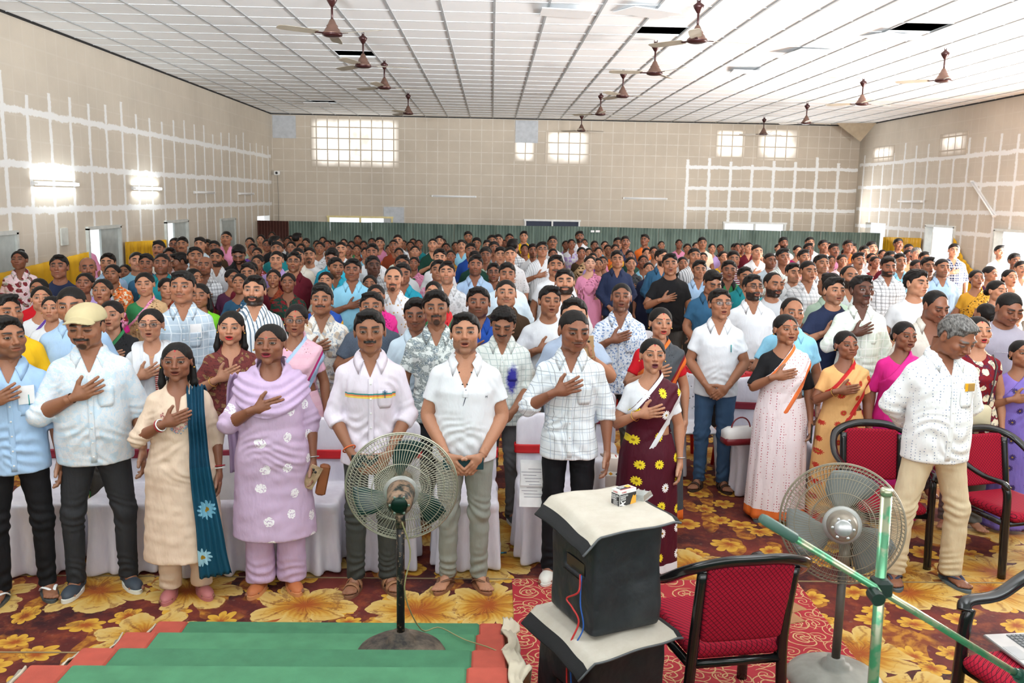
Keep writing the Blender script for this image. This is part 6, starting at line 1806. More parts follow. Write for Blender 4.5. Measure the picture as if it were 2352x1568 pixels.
def parse(gs):
    """'S:white/check/grey' ; 'B:green>tan/floral/pink+red' -> garment dict and words"""
    g, rest = gs.split(':'); border = None
    if '+' in rest: rest, border = rest.split('+')
    bits = rest.split('>')
    def cs(b):
        p = b.split('/')
        if len(p) == 1: return C(p[0])
        return (C(p[0]), p[1], C(p[2]) if len(p) > 2 else C('grey'), 1.0, C(p[3]) if len(p) > 3 else None)
    o = dict(g={'S': 'shirt', 'T': 'tee', 'P': 'polo', 'B': 'blouse', 'K': 'kurti', 'D': 'dress'}[g], c=cs(bits[0]))
    pw = {'check': 'checked ', 'window': 'checked ', 'stripe': 'striped ', 'hstripe': 'striped ', 'floral': 'floral ', 'print': 'printed ', 'leafy': 'leaf-print ', 'dots': 'dotted ', 'smalldots': 'dotted ', 'daisy': 'flowered ', 'motif': 'embroidered '}
    b0 = bits[0].split('/'); w0 = nm(b0[0])+' '+(pw.get(b0[1], '') if len(b0) > 1 else '')
    word = {'S': 'shirt', 'T': 'T-shirt', 'P': 'polo shirt', 'B': 'blouse', 'K': 'kurti', 'D': 'dress'}[g]
    if g == 'B':
        o['saree'] = cs(bits[1]) if len(bits) > 1 else o['c']
        b1 = (bits[1] if len(bits) > 1 else bits[0]).split('/')
        w = '%s %ssaree' % (nm(b1[0]), pw.get(b1[1], '') if len(b1) > 1 else '')
        if len(bits) > 1 and b1[0] != b0[0]: w += ' over %s blouse' % nm(b0[0])
        if border: o['border'] = tuple(C(x) for x in border.split(','))
        words = w
    else: words = w0+word
    return o, words
CROPS = {0: (0, 0, 1), 1: (0, 500, 3.92), 2: (550, 500, 3.92), 3: (1100, 500, 3.92), 4: (1650, 500, 3.35)}
PEOPLE = []
def A(crop, x, y, w_, sex, gs, lab=None, **k):
    ox, oy, s = CROPS[crop]; PEOPLE.append(dict(px=ox+x/s, py=oy+y/s, w=w_/s if w_ else None, sex=sex, gs=gs, lab=lab, k=k))
CH = dict(pose='chest')
slp = ('slipper', HEX('2c2f38'), HEX('565c60'))
# front row and the rows right behind it
A(0, 12, 728, 0, 'm', 'S:lblue', 'person in plain light blue shirt with paper note in pocket, far left of front row', d=4.98, pose='chest', skin=2, feet=('slipper', HEX('e8e8e8'), HEX('4a5052')), bottom=C('black'), turn=.45, note=1, fat=0, mouth=0, stance=.12)
A(0, 200, 700, 0, 'm', 'S:paleblue/leafy/white', 'person wearing a cream cap and pale shirt, hand on chest, in dark jeans', d=5.10, pose='chest', skin=2, cap=HEX('b5a782'), beard='goatee', turn=-.28, nod=.10, fat=1.0, bottom=HEX('303134'), feet=('clog', HEX('3a434e'), HEX('dcdcd4')), mouth=0, closed=1, stance=.14)
A(0, 405, 787, 0, 'f', 'K:beige', 'person in a beige kurti with a long teal scarf over one shoulder', d=5.03, pose='chest', skin=3, sindoor=1, bindi=(.3, .02, .02), turn=-.05, bottom=HEX('d6bfa8'), wide=.015, feet=('flat', HEX('b06a6a'), HEX('b06a6a')), scarf='teal', bangles=1, fat=.6, hem=.27, hair='long', yoke=1, mouth=1)
A(0, 620, 745, 0, 'f', 'K:lavender', 'person in a lavender kurti with white embroidery, holding a phone', d=5.12, pose='chest', skin=3, turn=-.22, fat=1.0, cset=(HEX('c8aecb'), 'motif', HEX('f6f2f6'), 1.0), bottom=HEX('c4a9c8'), wide=.038, feet=('flat', HEX('b5683c'), HEX('c9885a')), cowl=1, phone='left', lipstick=(.30, .03, .05), mouth=1, hem=.36, slit=0, watch=1)
A(0, 850, 713, 0, 'm', 'S:palepink', 'person in a pale shirt with a rainbow stripe and palm tree across the chest', d=5.14, pose='hold', skin=2, beard='moustache', cset=(HEX('dcd3df'), 'chest_band', HEX('000000'), 1.0), bottom=HEX('3d3f3c'), feet=('sandal', HEX('9a6c4c'), HEX('7d5640')), fat=-.3, palm=1, thread=1, hair='short', mouth=0, gazed=0, phone='both')
A(0, 1070, 721, 0, 'm', 'P:white', 'person in a plain white polo shirt and grey jeans holding a dark folder', d=5.18, pose='hold', skin=1, mouth=1, beard='stubble', bottom=HEX('8b8d85'), feet=('slipper', HEX('6e4a34'), HEX('8a5a40')), folder=1, fat=.3, vneck=1.24, hair='short', cord=1, logo=1)
A(0, 1315, 711, 0, 'm', 'S:white', 'person in a white windowpane-check shirt and black trousers, hand on chest', d=5.30, pose='chest', skin=3, beard='thin', cset=(HEX('dfe5ea'), 'window', HEX('4d5560'), 1.0, HEX('8fa6c0')), turn=.30, nod=.08, bottom=HEX('101116'), feet=('trainer', HEX('d8d4cc'), HEX('d8d4cc')), fat=-.3, hair='crop', mouth=0)
A(0, 1500, 778, 0, 'f', 'B:white>maroon', 'person in a maroon saree with yellow and white daisies, white blouse', d=5.42, pose='chest', skin=1, sareeset=(HEX('4a0c20'), 'daisy', HEX('ecd62e'), 1.0, HEX('f2f2f2')), border=('white',), bindi=(.3, .02, .02), turn=.18, fat=.1, feet=slp, mouth=1, lipstick=(.16, .03, .05), watch=1, chainred=1, lace=1, bangle1=1)
A(0, 2178, 712, 0, 'm', 'S:white', 'person in a white dotted shirt and khaki trousers, hands behind the back, head bowed', d=5.28, pose='back', skin=3, grey=1, nod=.52, turn=.42, cset=(HEX('eef2f4'), 'smalldots', HEX('7f93b0'), 1.0), bottom=HEX('d3c2a2'), feet=('slipper', HEX('262c44'), HEX('59646a')), fat=.5, wide=.012, sleeve=1.8, stance=.17, rz=.25, packet=1, closed=1, mouth=0)
A(0, 1808, 722, 0, 'f', 'B:black>white', 'person in a white saree with pink dots and orange border, black blouse', d=6.42, pose='chest', skin=2, sareeset=(HEX('efe2e6'), 'smalldots', HEX('b03a50'), .8), border=('orange',), sindoor=1, turn=.30, fat=.6, feet=slp, sleeve=.95, phone='left', mouth=1)
A(0, 1948, 760, 0, 'f', 'B:peach>peach', 'person in a peach orange saree with red border and flowers, gold bangles', d=6.28, pose='chest', skin=3, sareeset=(HEX('dfae72'), 'daisy', HEX('b8281e'), 1.3, HEX('b8281e')), bset=HEX('e6b274'), border=('red',), sindoor=1, bindi=(.4, .02, .02), turn=.30, fat=.1, bangle1=1, mouth=0)
A(0, 2078, 738, 0, 'f', 'B:hotpink>hotpink', 'person in a hot pink saree and blouse beside the black arm chair', d=6.42, pose='side', skin=3, sindoor=1, bindi=(.4, .02, .02), turn=.35, bangles=1, sleeve=.95, fat=-.1)
A(0, 2252, 727, 0, 'f', 'D:darkred/floral/cream/navy', 'person in a sleeveless red printed dress with a cream shoulder bag', d=6.25, pose='side', skin=1, sleeve=0, turn=.25, bag=1, lipstick=(.45, .03, .04), mouth=1, fat=-.2)
A(0, 2350, 782, 0, 'f', 'B:lilac>purple/print/dgrey', 'person in a purple patterned saree at the right edge', d=6.25, pose='chest', skin=2, turn=.2, sareeset=(HEX('7a68b8'), 'daisy', HEX('3a2a60'), 1.2, HEX('3a2a60')), bset=HEX('8a74c4'), fat=.6)
A(0, 1656, 665, 0, 'm', 'P:white', 'person in a white polo shirt, spectacles and blue jeans, hands clasped', d=7.1, pose='clasp', skin=2, glasses=1, turn=.30, bottom=HEX('3d5878'), feet=('sandal', HEX('4a3428'), HEX('3a2a22')), fat=.1, mouth=1, hair='short', pen='teal')
A(0, 1518, 706, 0, 'f', 'B:red>dgrey', 'person in a red blouse with a dark grey saree edged in zigzag orange', d=6.35, pose='chest', skin=1, border=('orange', 'darkred'), sindoor=1, bindi=(.45, .02, .02), turn=.22, lipstick=(.45, .05, .04), mouth=1, fat=.1)
A(0, 1155, 700, 0, 'm', 'S:white', 'person in a pale checked shirt with a bright blue ink stain', d=6.28, pose=('side', 'clasp'), skin=2, beard='moustache', nod=.35, cset=(HEX('e6ece8'), 'ink', HEX('8fa8a8'), 1.0), bottom=HEX('6a6a6c'), feet=('trainer', HEX('4a4e54'), HEX('c8c8c8')), hair='curly', closed=1, fat=-.2, mouth=0)
A(0, 1003, 670, 0, 'm', 'S:white', 'person in a white shirt printed with grey palm leaves, behind the white polo shirt', d=6.35, pose='side', skin=2, beard='goatee', cset=(HEX('dfe6e4'), 'leafy', HEX('8f9a9a'), 1.0, HEX('35566c')), sleeve=.75, hair='curly', fat=-.3, mouth=0, bottom=C('charcoal'))
A(0, 855, 672, 0, 'm', 'P:dgrey', 'person in a slate grey polo shirt, hand on chest, directly behind the rainbow-stripe shirt', d=6.6, pose='chest', skin=2, hair='short', cset=(HEX('4c5665'), 'smalldots', HEX('6a7484'), 1.6), fat=.8, mouth=0)
A(0, 678, 698, 0, 'f', 'B:pink>lpink', 'person in a pink saree with blue striped border and spectacles', d=6.3, pose='side', skin=2, glasses=1, sareeset=(HEX('e8bccb'), 'hstripe', HEX('e4b4c6'), .4), bset=HEX('e7b3c8'), border=('lblue', 'magenta'), bindi=(.5, .02, .03), sindoor=1, mouth=1, fat=0)
A(0, 738, 657, 0, 'm', 'S:white', 'person in a white shirt with pale shell print, hand on chest', d=6.95, pose='chest', skin=2, cset=(HEX('e9e6e0'), 'floral', HEX('c9b8a4'), 1.1, HEX('8aa0b8')), fat=.3, mouth=0, turn=-.12, sleeve=.7)
A(0, 528, 714, 0, 'f', 'K:rust', 'person in a maroon brown printed kurti, red lipstick and gold watch, hand on chest', d=6.0, pose='chest', skin=1, cset=(HEX('6d3230'), 'print', HEX('8a6a48'), 1.3, HEX('3c1c22')), lipstick=(.50, .02, .03), turn=-.08, hair='long', fat=1.0, mouth=1, bangle1=1)
A(0, 345, 709, 0, 'f', 'K:white', 'person in white with a white scarf and rectangular spectacles, hand on chest', d=6.15, pose='chest', skin=1, glasses=1, bindi=(.2, .02, .05), neckscarf='white', mouth=1, fat=.2, hair='bun', redpanel=1)
A(0, 418, 624, 0, 'm', 'S:paleblue/check/grey/white', 'person in a pale blue checked shirt with a white paper in the pocket', d=6.95, pose='side', skin=2, beard='thin', note=1, fat=-.2, mouth=0, cset=(HEX('b6c6d4'), 'check', HEX('8da3b6'), .7, HEX('e4eaf0')))
A(0, 165, 657, 0, 'm', 'S:lblue', 'person in light blue shirt directly behind the cream cap', d=6.05, pose='side', skin=2, fat=1.0, nod=.1)
A(0, 10, 679, 0, 'm', 'S:yellow', 'person in a bright yellow shirt at the left edge', d=6.0, pose='side', skin=2, turn=.5, hair='quiff', beard='stubble', fat=.3)
A(0, 583, 634, 0, 'm', 'S:white', 'person in a white shirt with blue grey vertical stripes', d=7.3, pose='side', skin=1, beard='beard', cset=(HEX('e6e8ea'), 'stripe', HEX('5f7488'), .75), hair='quiff', fat=.4, mouth=1, turn=-.1)
# crop 1 : behind, left
A(1, 170, 295, 175, 'f', 'S:palepink/floral/darkred/sage', 'person in a pink floral shirt by the yellow cloth, left', skin=3, hair='topbun', fat=.9)
A(1, 527, 340, 150, 'm', 'T:navy', 'person in a navy T-shirt in front of the left yellow cloth', skin=3, pose='chest', hair='quiff')
A(1, 790, 352, 140, 'm', 'S:lgrey', 'person in a light grey shirt, first by the left doorway', skin=3, hair='bald', beard='moustache', turn=.1)
A(1, 965, 320, 115, 'm', 'S:lblue', 'person in light blue shirt standing in front of the first left doorway', skin=1)
A(1, 1012, 418, 150, 'f', 'B:orange>orange/print/cream', 'person in an orange printed saree, hand on chest', skin=2, pose='chest', fat=.6)
A(1, 1120, 418, 105, 'f', 'B:peach>peach', 'person in peach behind the orange printed saree', skin=2)
A(1, 752, 495, 155, 'f', 'K:lilac', 'person in lilac with silver scarf, left side', skin=3, hair='bun')
A(1, 350, 545, 165, 'f', 'K:red', 'person in red kurti behind the purple-bordered white saree', skin=2)
A(1, 368, 615, 195, 'f', 'B:white>white+purple', 'person in a white saree with a purple border', skin=1, bindi=(.4, .02, .03), fat=.4, turn=.1)
A(1, 918, 550, 195, 'f', 'B:hotpink>pink/floral/darkred', 'person in a pink flowery saree with gold earrings', skin=2, sindoor=1, mouth=1)
A(1, 1305, 490, 172, 'f', 'B:green>tan+pink', 'person in a green blouse with a tan saree', skin=1, fat=.6)
A(1, 455, 705, 165, 'f', 'K:white', 'person in a white top left of the cream cap', skin=1)
A(1, 1005, 745, 208, 'f', 'B:dgreen>black+green', 'person in a dark green saree, hand on chest, right of the cream cap', skin=1, pose='chest', mouth=1)
A(1, 1490, 540, 150, 'f', 'B:orange>rust', 'person in rust behind the pale blue checked shirt', skin=1, turn=.2)
A(1, 1800, 590, 165, 'f', 'K:lime', 'person in a lime green top with long hair', skin=2, hair='long', mouth=0)
A(1, 1742, 455, 130, 'f', 'K:maroon', None, skin=2, turn=.7)
A(1, 1448, 320, 128, 'm', 'P:teal', 'person in a teal polo shirt in front of the second yellow cloth', skin=3)
A(1, 1312, 325, 125, 'm', 'S:denim', None, skin=3, beard='thin')
A(1, 1225, 308, 112, 'm', 'T:sky', None, skin=1, turn=.2)
A(1, 1425, 205, 108, 'm', 'S:offwhite', None, skin=2, beard='moustache')
A(1, 1522, 270, 100, 'm', 'S:white/check/red', None, skin=3)
A(1, 1570, 178, 86, 'm', 'S:dgrey', None, skin=3, glasses=1)
A(1, 1642, 172, 92, 'm', 'S:paleblue', None, skin=2, beard='moustache')
A(1, 1648, 310, 102, 'm', 'S:turquoise', None, skin=3, turn=-1.2, nod=.2)
A(1, 1748, 265, 122, 'm', 'S:lgrey', None, skin=2, turn=.1)
A(1, 1835, 345, 118, 'm', 'S:white/check/dgrey', 'person in a black and white checked shirt, hand on chest, left side', skin=3, hair='none', pose='chest')
A(1, 1945, 280, 112, 'm', 'S:white', None, skin=2, beard='beard')
A(1, 1800, 175, 92, 'm', 'S:paleblue', None, skin=1)
A(1, 1865, 195, 74, 'm', 'S:offwhite', None, skin=2)
A(1, 1930, 208, 78, 'm', 'T:brown', None, skin=3)
A(1, 2032, 120, 98, 'm', 'P:pink', 'person in a pink polo shirt near the third left door', skin=2)
A(1, 2152, 225, 122, 'm', 'S:black', 'person in a black shirt looking down, left side', skin=3, nod=.5, beard='beard', fat=.7, closed=1)
A(1, 2088, 460, 125, 'f', 'B:plum>plum', None, skin=2, turn=.4)
A(1, 2160, 500, 145, 'f', 'B:denim>denim/dots/white', 'person in a blue dotted saree, hand on chest', skin=2, pose='chest')
A(1, 2250, 400, 100, 'm', 'S:plum', None, skin=2)
A(1, 2325, 330, 92, 'f', 'B:rust>rust', None, skin=3)
A(1, 2245, 175, 88, 'f', 'K:sage', None, skin=2)
# crop 2 : behind, centre left
for (x, y, w_, g, kw) in ((95, 175, 85, 'B:lgrey>lgrey', dict(glasses=1)), (190, 150, 80, 'K:tan', {}), (292, 125, 62, 'K:black', {}), (120, 230, 76, 'B:purple>lilac', {}), (160, 265, 95, 'K:sage', {}),
    (245, 190, 92, 'B:mustard>purple', dict(glasses=1)), (435, 172, 70, 'K:white', {}), (465, 210, 80, 'B:hotpink>hotpink', dict(glasses=1)), (545, 182, 62, 'K:brown', {}), (600, 180, 64, 'K:cream', {}), (555, 230, 84, 'B:green>green', {}), (560, 320, 100, 'B:pink>lpink', dict(glasses=1)),
    (725, 215, 95, 'B:white>white', {}), (700, 200, 66, 'B:lime>lime', {}), (792, 200, 78, 'K:tan', {}), (838, 198, 60, 'K:maroon', {}), (1065, 155, 70, 'K:dgreen', {}), (1005, 205, 66, 'K:green', {}), (1192, 180, 70, 'K:black', {}), (1275, 190, 74, 'B:purple>plum', dict(glasses=1)),
    (980, 240, 74, 'B:cream>cream', {}), (1060, 240, 78, 'B:rust>rust', {}), (1135, 265, 70, 'K:sky', {}), (1355, 240, 76, 'B:orange>white/floral/orange', {}), (1436, 268, 88, 'B:palegreen>palegreen', {}), (1480, 200, 62, 'K:sage', {}), (1540, 210, 66, 'K:tan', {}), (1615, 195, 70, 'K:teal', {}),
    (1578, 250, 84, 'B:plum>purple', {}), (1905, 290, 90, 'B:yellow>mustard', {}), (1862, 225, 74, 'K:orange', {}), (1945, 215, 68, 'B:maroon>maroon', {}), (2018, 200, 70, 'B:cream>cream', {}), (2240, 205, 70, 'K:pink', {}), (160, 335, 112, 'B:rust>rust/print/pink', {}),
    (782, 485, 122, 'B:palegreen>palegreen', dict(bindi=1)), (920, 400, 92, 'B:mustard>cream', {}), (1168, 515, 125, 'B:peach>peach', dict(bindi=1)), (305, 465, 125, 'B:plum>rust', dict(bindi=1)), (1570, 350, 92, 'B:green>pink', {})):
    A(2, x, y, w_, 'f', g, None, skin=(x//7) % 3+1, **kw)
A(2, 437, 495, 135, 'f', 'K:dgreen/print/darkred', 'person in a dark green and red kurti with a floral scarf', skin=3, neckscarf='palepink')
A(2, 730, 580, 185, 'f', 'B:royal>royal+yellow', 'person in a royal blue and yellow saree behind the shell-print shirt', skin=2)
A(2, 1235, 600, 168, 'f', 'B:hotpink>hotpink', 'person in a bright pink saree behind the slate grey polo shirt', skin=2, bindi=(.4, .02, .02), sindoor=1)
A(2, 1746, 570, 168, 'f', 'B:darkred>red+green', 'person in a red saree with green border behind the palm-leaf shirt', skin=1, sindoor=1, turn=-.1)
for (x, y, w_, g, kw) in ((320, 165, 78, 'S:black', dict(turn=1.4)), (337, 215, 100, 'S:teal', {}), (332, 298, 108, 'S:lilac', dict(beard='thin')), (80, 410, 112, 'S:maroon', {}), (515, 137, 64, 'S:dgrey', dict(turn=2.5)), (530, 270, 106, 'S:offwhite', {}), (632, 270, 96, 'T:white', dict(beard='goatee')),
    (836, 265, 118, 'S:turquoise', dict(nod=.3, hair='quiff')), (915, 215, 98, 'S:white', {}), (862, 360, 122, 'S:turquoise', dict(turn=.3)), (1195, 235, 120, 'S:white/floral/lgrey', dict(hair='quiff', nod=-.1)), (1425, 150, 80, 'S:white/print/grey', {}), (1740, 185, 86, 'S:dgreen', {}), (1800, 165, 70, 'S:dgrey', {}),
    (1800, 280, 106, 'S:white', dict(hair='quiff')), (1466, 340, 115, 'S:lgrey', {}), (1790, 385, 122, 'S:pink/check/white', {}), (2062, 122, 72, 'S:brown', {}), (2135, 180, 66, 'S:black', dict(hair='curly')), (2272, 157, 68, 'S:navy', {}), (2080, 230, 90, 'S:royal', dict(hair='quiff')), (2120, 300, 90, 'S:dgreen', {}), (2215, 270, 88, 'S:sage', {}), (2292, 215, 88, 'S:grey', {})):
    A(2, x, y, w_, 'm', g, None, skin=(x//5) % 3+1, **kw)
A(2, 485, 310, 128, 'm', 'S:maroon', 'person in a maroon shirt and spectacles with a pen in the pocket', skin=2, glasses=1, hair='quiff', nod=-.15)
A(2, 1200, 345, 118, 'm', 'S:lgrey/check/dgrey', 'person in a grey patterned shirt behind the light blue polo shirt', skin=4, turn=.3)
A(2, 1472, 410, 132, 'm', 'P:turquoise', 'person in a blue polo shirt behind the receding figure in white print', skin=3)
A(2, 1385, 440, 155, 'm', 'S:white/dots/tan', 'person in a white shirt with small brown print, looking aside', skin=1, hair='reced', beard='goatee', gaze=.4)
A(2, 1015, 370, 138, 'm', 'P:sky', 'person in a light blue polo shirt with a raised hand on the chest', skin=3, pose='chest', fat=.4)
A(2, 1597, 725, 192, 'm', 'P:paleblue', 'person in a pale blue polo shirt left of the palm-leaf shirt', skin=3, nod=.05)
A(2, 1872, 400, 148, 'm', 'S:white/print/lgrey', 'person in a white speckled shirt, chin raised, behind the palm-leaf shirt', skin=1, nod=-.25, hair='quiff')
A(2, 2122, 340, 136, 'm', 'P:lblue', 'person in a light blue polo shirt in the middle rows', skin=3, hair='quiff')
A(2, 2152, 630, 195, 'm', 'P:royal', 'person in a royal blue polo shirt, hand on chest', skin=3, pose='chest')
# crop 3 : behind, centre
A(3, 245, 560, 182, 'm', 'S:brown', 'person in a dark brown shirt, hand on chest', skin=1, hair='crop', pose='chest')
A(3, 250, 405, 148, 'm', 'S:paleblue', 'person in a pale blue shirt behind the dark brown shirt', skin=2, fat=.6)
A(3, 692, 340, 148, 'm', 'T:white', 'person in a plain white T-shirt, middle rows', skin=2, hair='quiff', fat=.8)
A(3, 780, 465, 165, 'm', 'S:white', 'person in a white printed shirt with a dark collar, middle rows', skin=1, beard='beard', fat=.7, cset=(HEX('e6e6e8'), 'smalldots', HEX('b8b8c0'), 1.4), cc=(HEX('26262a'),))
A(3, 632, 620, 192, 'm', 'T:white', 'person in a white T-shirt lettered STRONG over a blue print, hand on chest', skin=2, pose='chest', closed=1, mouth=1, turn=.2, fat=.4, strong=1)
A(3, 1285, 590, 192, 'm', 'S:white', 'person in a white shirt with small blue sprigs, eyes closed, hand on chest', skin=3, pose='chest', closed=1, mouth=1, beard='stubble', hair='crop', cset=(HEX('e6ebf3'), 'print', HEX('6f8fc0'), 2.6, HEX('9db4d8')), sleeve=.75, turn=.05)
A(3, 868, 730, 228, 'm', 'P:lblue', 'person in a grey blue polo shirt raising a gold phone', skin=1, pose=('side', 'up'), cset=(HEX('a9b8cf'),), fat=1.0, phone='up', d=6.15)
A(3, 2092, 460, 158, 'm', 'P:denim', 'person in a slate blue polo shirt looking down', skin=2, nod=.35, closed=1, hair='quiff', turn=.3, beard='thin')
A(3, 135, 410, 100, 'm', 'S:brown', None, skin=3, glasses=1)
A(3, 1250, 295, 112, 'm', 'S:navy', 'person in a navy long-sleeved shirt, hands clasped', skin=2, pose='clasp', sleeve=1.9, fat=-.1)
A(3, 1650, 285, 112, 'm', 'S:denim', 'person in a denim shirt right of centre', skin=1, beard='beard', turn=.6, sleeve=1.9)
A(3, 1730, 325, 118, 'm', 'T:black', 'person in a black T-shirt, hand on chest', skin=2, pose='chest', nod=-.12, beard='thin', fat=.4, h=1.74)
A(3, 2252, 385, 126, 'm', 'P:green', 'person in a green polo shirt with dark collar', skin=3, cc=(HEX('15181c'),), beard='thin')
A(3, 1940, 275, 108, 'm', 'S:white/stripe/grey', 'person in a white striped shirt behind the light blue shirt', skin=2, turn=.2)
A(3, 1985, 385, 116, 'm', 'S:lblue', 'person in light blue shirt, right of the black T-shirt', skin=2)
A(3, 2296, 298, 102, 'm', 'S:maroon/hstripe/lgrey', 'person in a maroon striped T-shirt', skin=2)
A(3, 1000, 340, 118, 'f', 'B:pink>pink', 'person in a light pink saree, middle rows', skin=0, fat=.5)
A(3, 1370, 350, 104, 'f', 'B:black>dgrey', 'person in a dark grey saree beside the navy shirt', skin=1)
A(3, 570, 220, 105, 'm', 'S:white/stripe/lgrey', 'person in a white pinstripe shirt and spectacles, hand on chest', skin=2, glasses=1, pose='chest', turn=.1, hair='quiff')
for (x, y, w_, g, kw) in ((115, 155, 62, 'S:dgrey', dict(turn=2.2)), (180, 150, 66, 'S:maroon', {}), (280, 140, 68, 'S:brown', {}), (405, 120, 74, 'S:yellow', {}), (75, 200, 62, 'S:grey', {}), (130, 215, 80, 'S:sky', dict(hair='crop')), (65, 260, 90, 'S:green', {}), (310, 190, 96, 'S:white/check/dgrey', dict(turn=2.8)),
    (197, 262, 94, 'S:white', {}), (287, 260, 106, 'S:white/dots/lgrey', {}), (668, 165, 76, 'T:white', dict(glasses=1)), (910, 122, 74, 'S:white', dict(beard='beard')), (490, 235, 82, 'S:white', dict(beard='stubble')), (1250, 178, 70, 'S:lgrey', {}), (1316, 165, 78, 'S:navy', {}), (1498, 150, 76, 'S:orange', dict(turn=-.3)), (2015, 175, 74, 'T:cream', {})):
    A(3, x, y, w_, 'm', g, None, skin=(x//5) % 3+1, **kw)
for (x, y, w_, g, kw) in ((230, 195, 62, 'K:darkred', {}), (415, 235, 82, 'K:yellow', {}), (670, 275, 82, 'K:turquoise', {}), (835, 190, 76, 'K:white/floral/lilac', {}), (1045, 205, 76, 'K:pink', {}), (922, 262, 82, 'B:brown>tan', {}), (990, 270, 70, 'B:sky>turquoise', {}), (1075, 262, 76, 'K:pink', {}), (1165, 240, 72, 'K:green', {}), (1225, 235, 82, 'B:orange>mustard', {}),
    (1030, 315, 80, 'B:lilac>purple', {}), (1075, 360, 92, 'K:brown', {}), (1120, 345, 90, 'K:maroon', {}), (1362, 290, 92, 'K:dgreen', {}), (1485, 335, 100, 'K:sky', {}), (1512, 270, 82, 'B:rust>orange', {}), (1582, 255, 90, 'K:lgrey', dict(glasses=1)), (1535, 400, 92, 'K:navy', {}), (1840, 350, 96, 'K:black', {}), (1880, 230, 76, 'K:white', {}), (2100, 230, 70, 'K:lilac', {}), (2022, 310, 72, 'K:lgrey', {}), (2215, 300, 92, 'B:peach>peach', {}), (2330, 225, 72, 'K:mustard', {}), (2000, 500, 92, 'K:tan', dict(turn=.8))):
    A(3, x, y, w_, 'f', g, None, skin=(x//7) % 3+1, **kw)
# crop 4 : behind, right
A(4, 275, 440, 150, 'm', 'S:white', 'person in a plain white shirt and spectacles, right of the white polo shirt', skin=2, glasses=1, beard='beard', turn=.25, pose='clasp', fat=.3, mouth=1)
A(4, 425, 420, 140, 'm', 'T:lgrey', 'person in a grey and white T-shirt behind the plain white shirt', skin=2, beard='beard', turn=.3, hair='reced')
A(4, 572, 615, 160, 'm', 'P:sky', 'person in a sky blue polo shirt with a white tick, behind the black blouse', skin=2, hair='reced', fat=.6)
A(4, 870, 430, 135, 'm', 'P:sage', 'person in a sage green polo shirt, hair only visible, right side', skin=2, turn=-2.4)
A(4, 897, 465, 152, 'm', 'T:navy', 'person in a navy T-shirt, arm across the chest, right side', skin=1, pose='chest', hair='quiff', turn=.25)
A(4, 1117, 450, 170, 'm', 'S:palegreen', 'person in a pale green checked shirt, hand on chest', skin=4, pose='chest', beard='moustache', turn=.3, cset=(HEX('dfe8df'), 'check', HEX('b9cdbb'), .6, HEX('f4f7f4')), h=1.74, sleeve=1.4)
A(4, 1015, 370, 145, 'm', 'S:lgrey/check/sage', 'person in a green grey checked shirt behind the navy T-shirt', skin=2, beard='beard', turn=.3, hair='reced')
A(4, 697, 330, 128, 'm', 'S:white/check/grey', 'person in a white shirt with a grey grid, right side', skin=2, turn=.3, fat=.8)
A(4, 1527, 405, 190, 'm', 'T:white', 'person in a white T-shirt with a turquoise block print', skin=1, hair='curly', turn=.6, block=1, fat=.3)
A(4, 1655, 545, 180, 'm', 'S:offwhite', 'person in an open cream shirt over a turquoise vest, looking down', skin=3, nod=.3, turn=.35, hair='reced', beard='thin', vneck=1.2, closed=1)
A(4, 2222, 560, 195, 'm', 'T:lgrey', 'person in a lavender grey T-shirt looking down, right edge', skin=3, nod=.3, turn=.25, fat=.9, cset=(HEX('a5a0ae'),), hair='crop', closed=1, chestline=1)
A(4, 2062, 655, 128, 'f', 'K:black', 'person in black, mostly hidden behind the bowed figure, right', skin=2, turn=-2.5)
A(4, 2000, 400, 122, 'f', 'B:mustard>mustard/dots/brown', 'person in a golden yellow saree with dark dots', skin=2, fat=.4, turn=.2)
A(4, 2092, 370, 102, 'f', 'K:plum', None, skin=2, turn=.6)
A(4, 2255, 395, 112, 'f', 'K:offwhite', None, skin=1, turn=.3)
A(4, 2145, 480, 148, 'f', 'K:navy', 'person in navy in front of the golden yellow saree', skin=1, turn=.6)
A(4, 1732, 315, 106, 'm', 'S:lblue', 'person in light blue shirt near the bright right doorway, hands clasped', skin=2, pose='clasp', turn=.2, fat=.3)
A(4, 1817, 200, 82, 'm', 'S:navy/check/white', 'tall person in a blue checked shirt, hand on chest, in front of the bright doorway', skin=1, pose='chest', turn=-.1)
A(4, 1312, 295, 122, 'm', 'S:white/check/dgrey', 'person in a white and grey plaid shirt, right side', skin=3, turn=.1, nod=.1, beard='beard')
A(4, 1406, 275, 98, 'm', 'S:sky', None, skin=2, beard='thin')
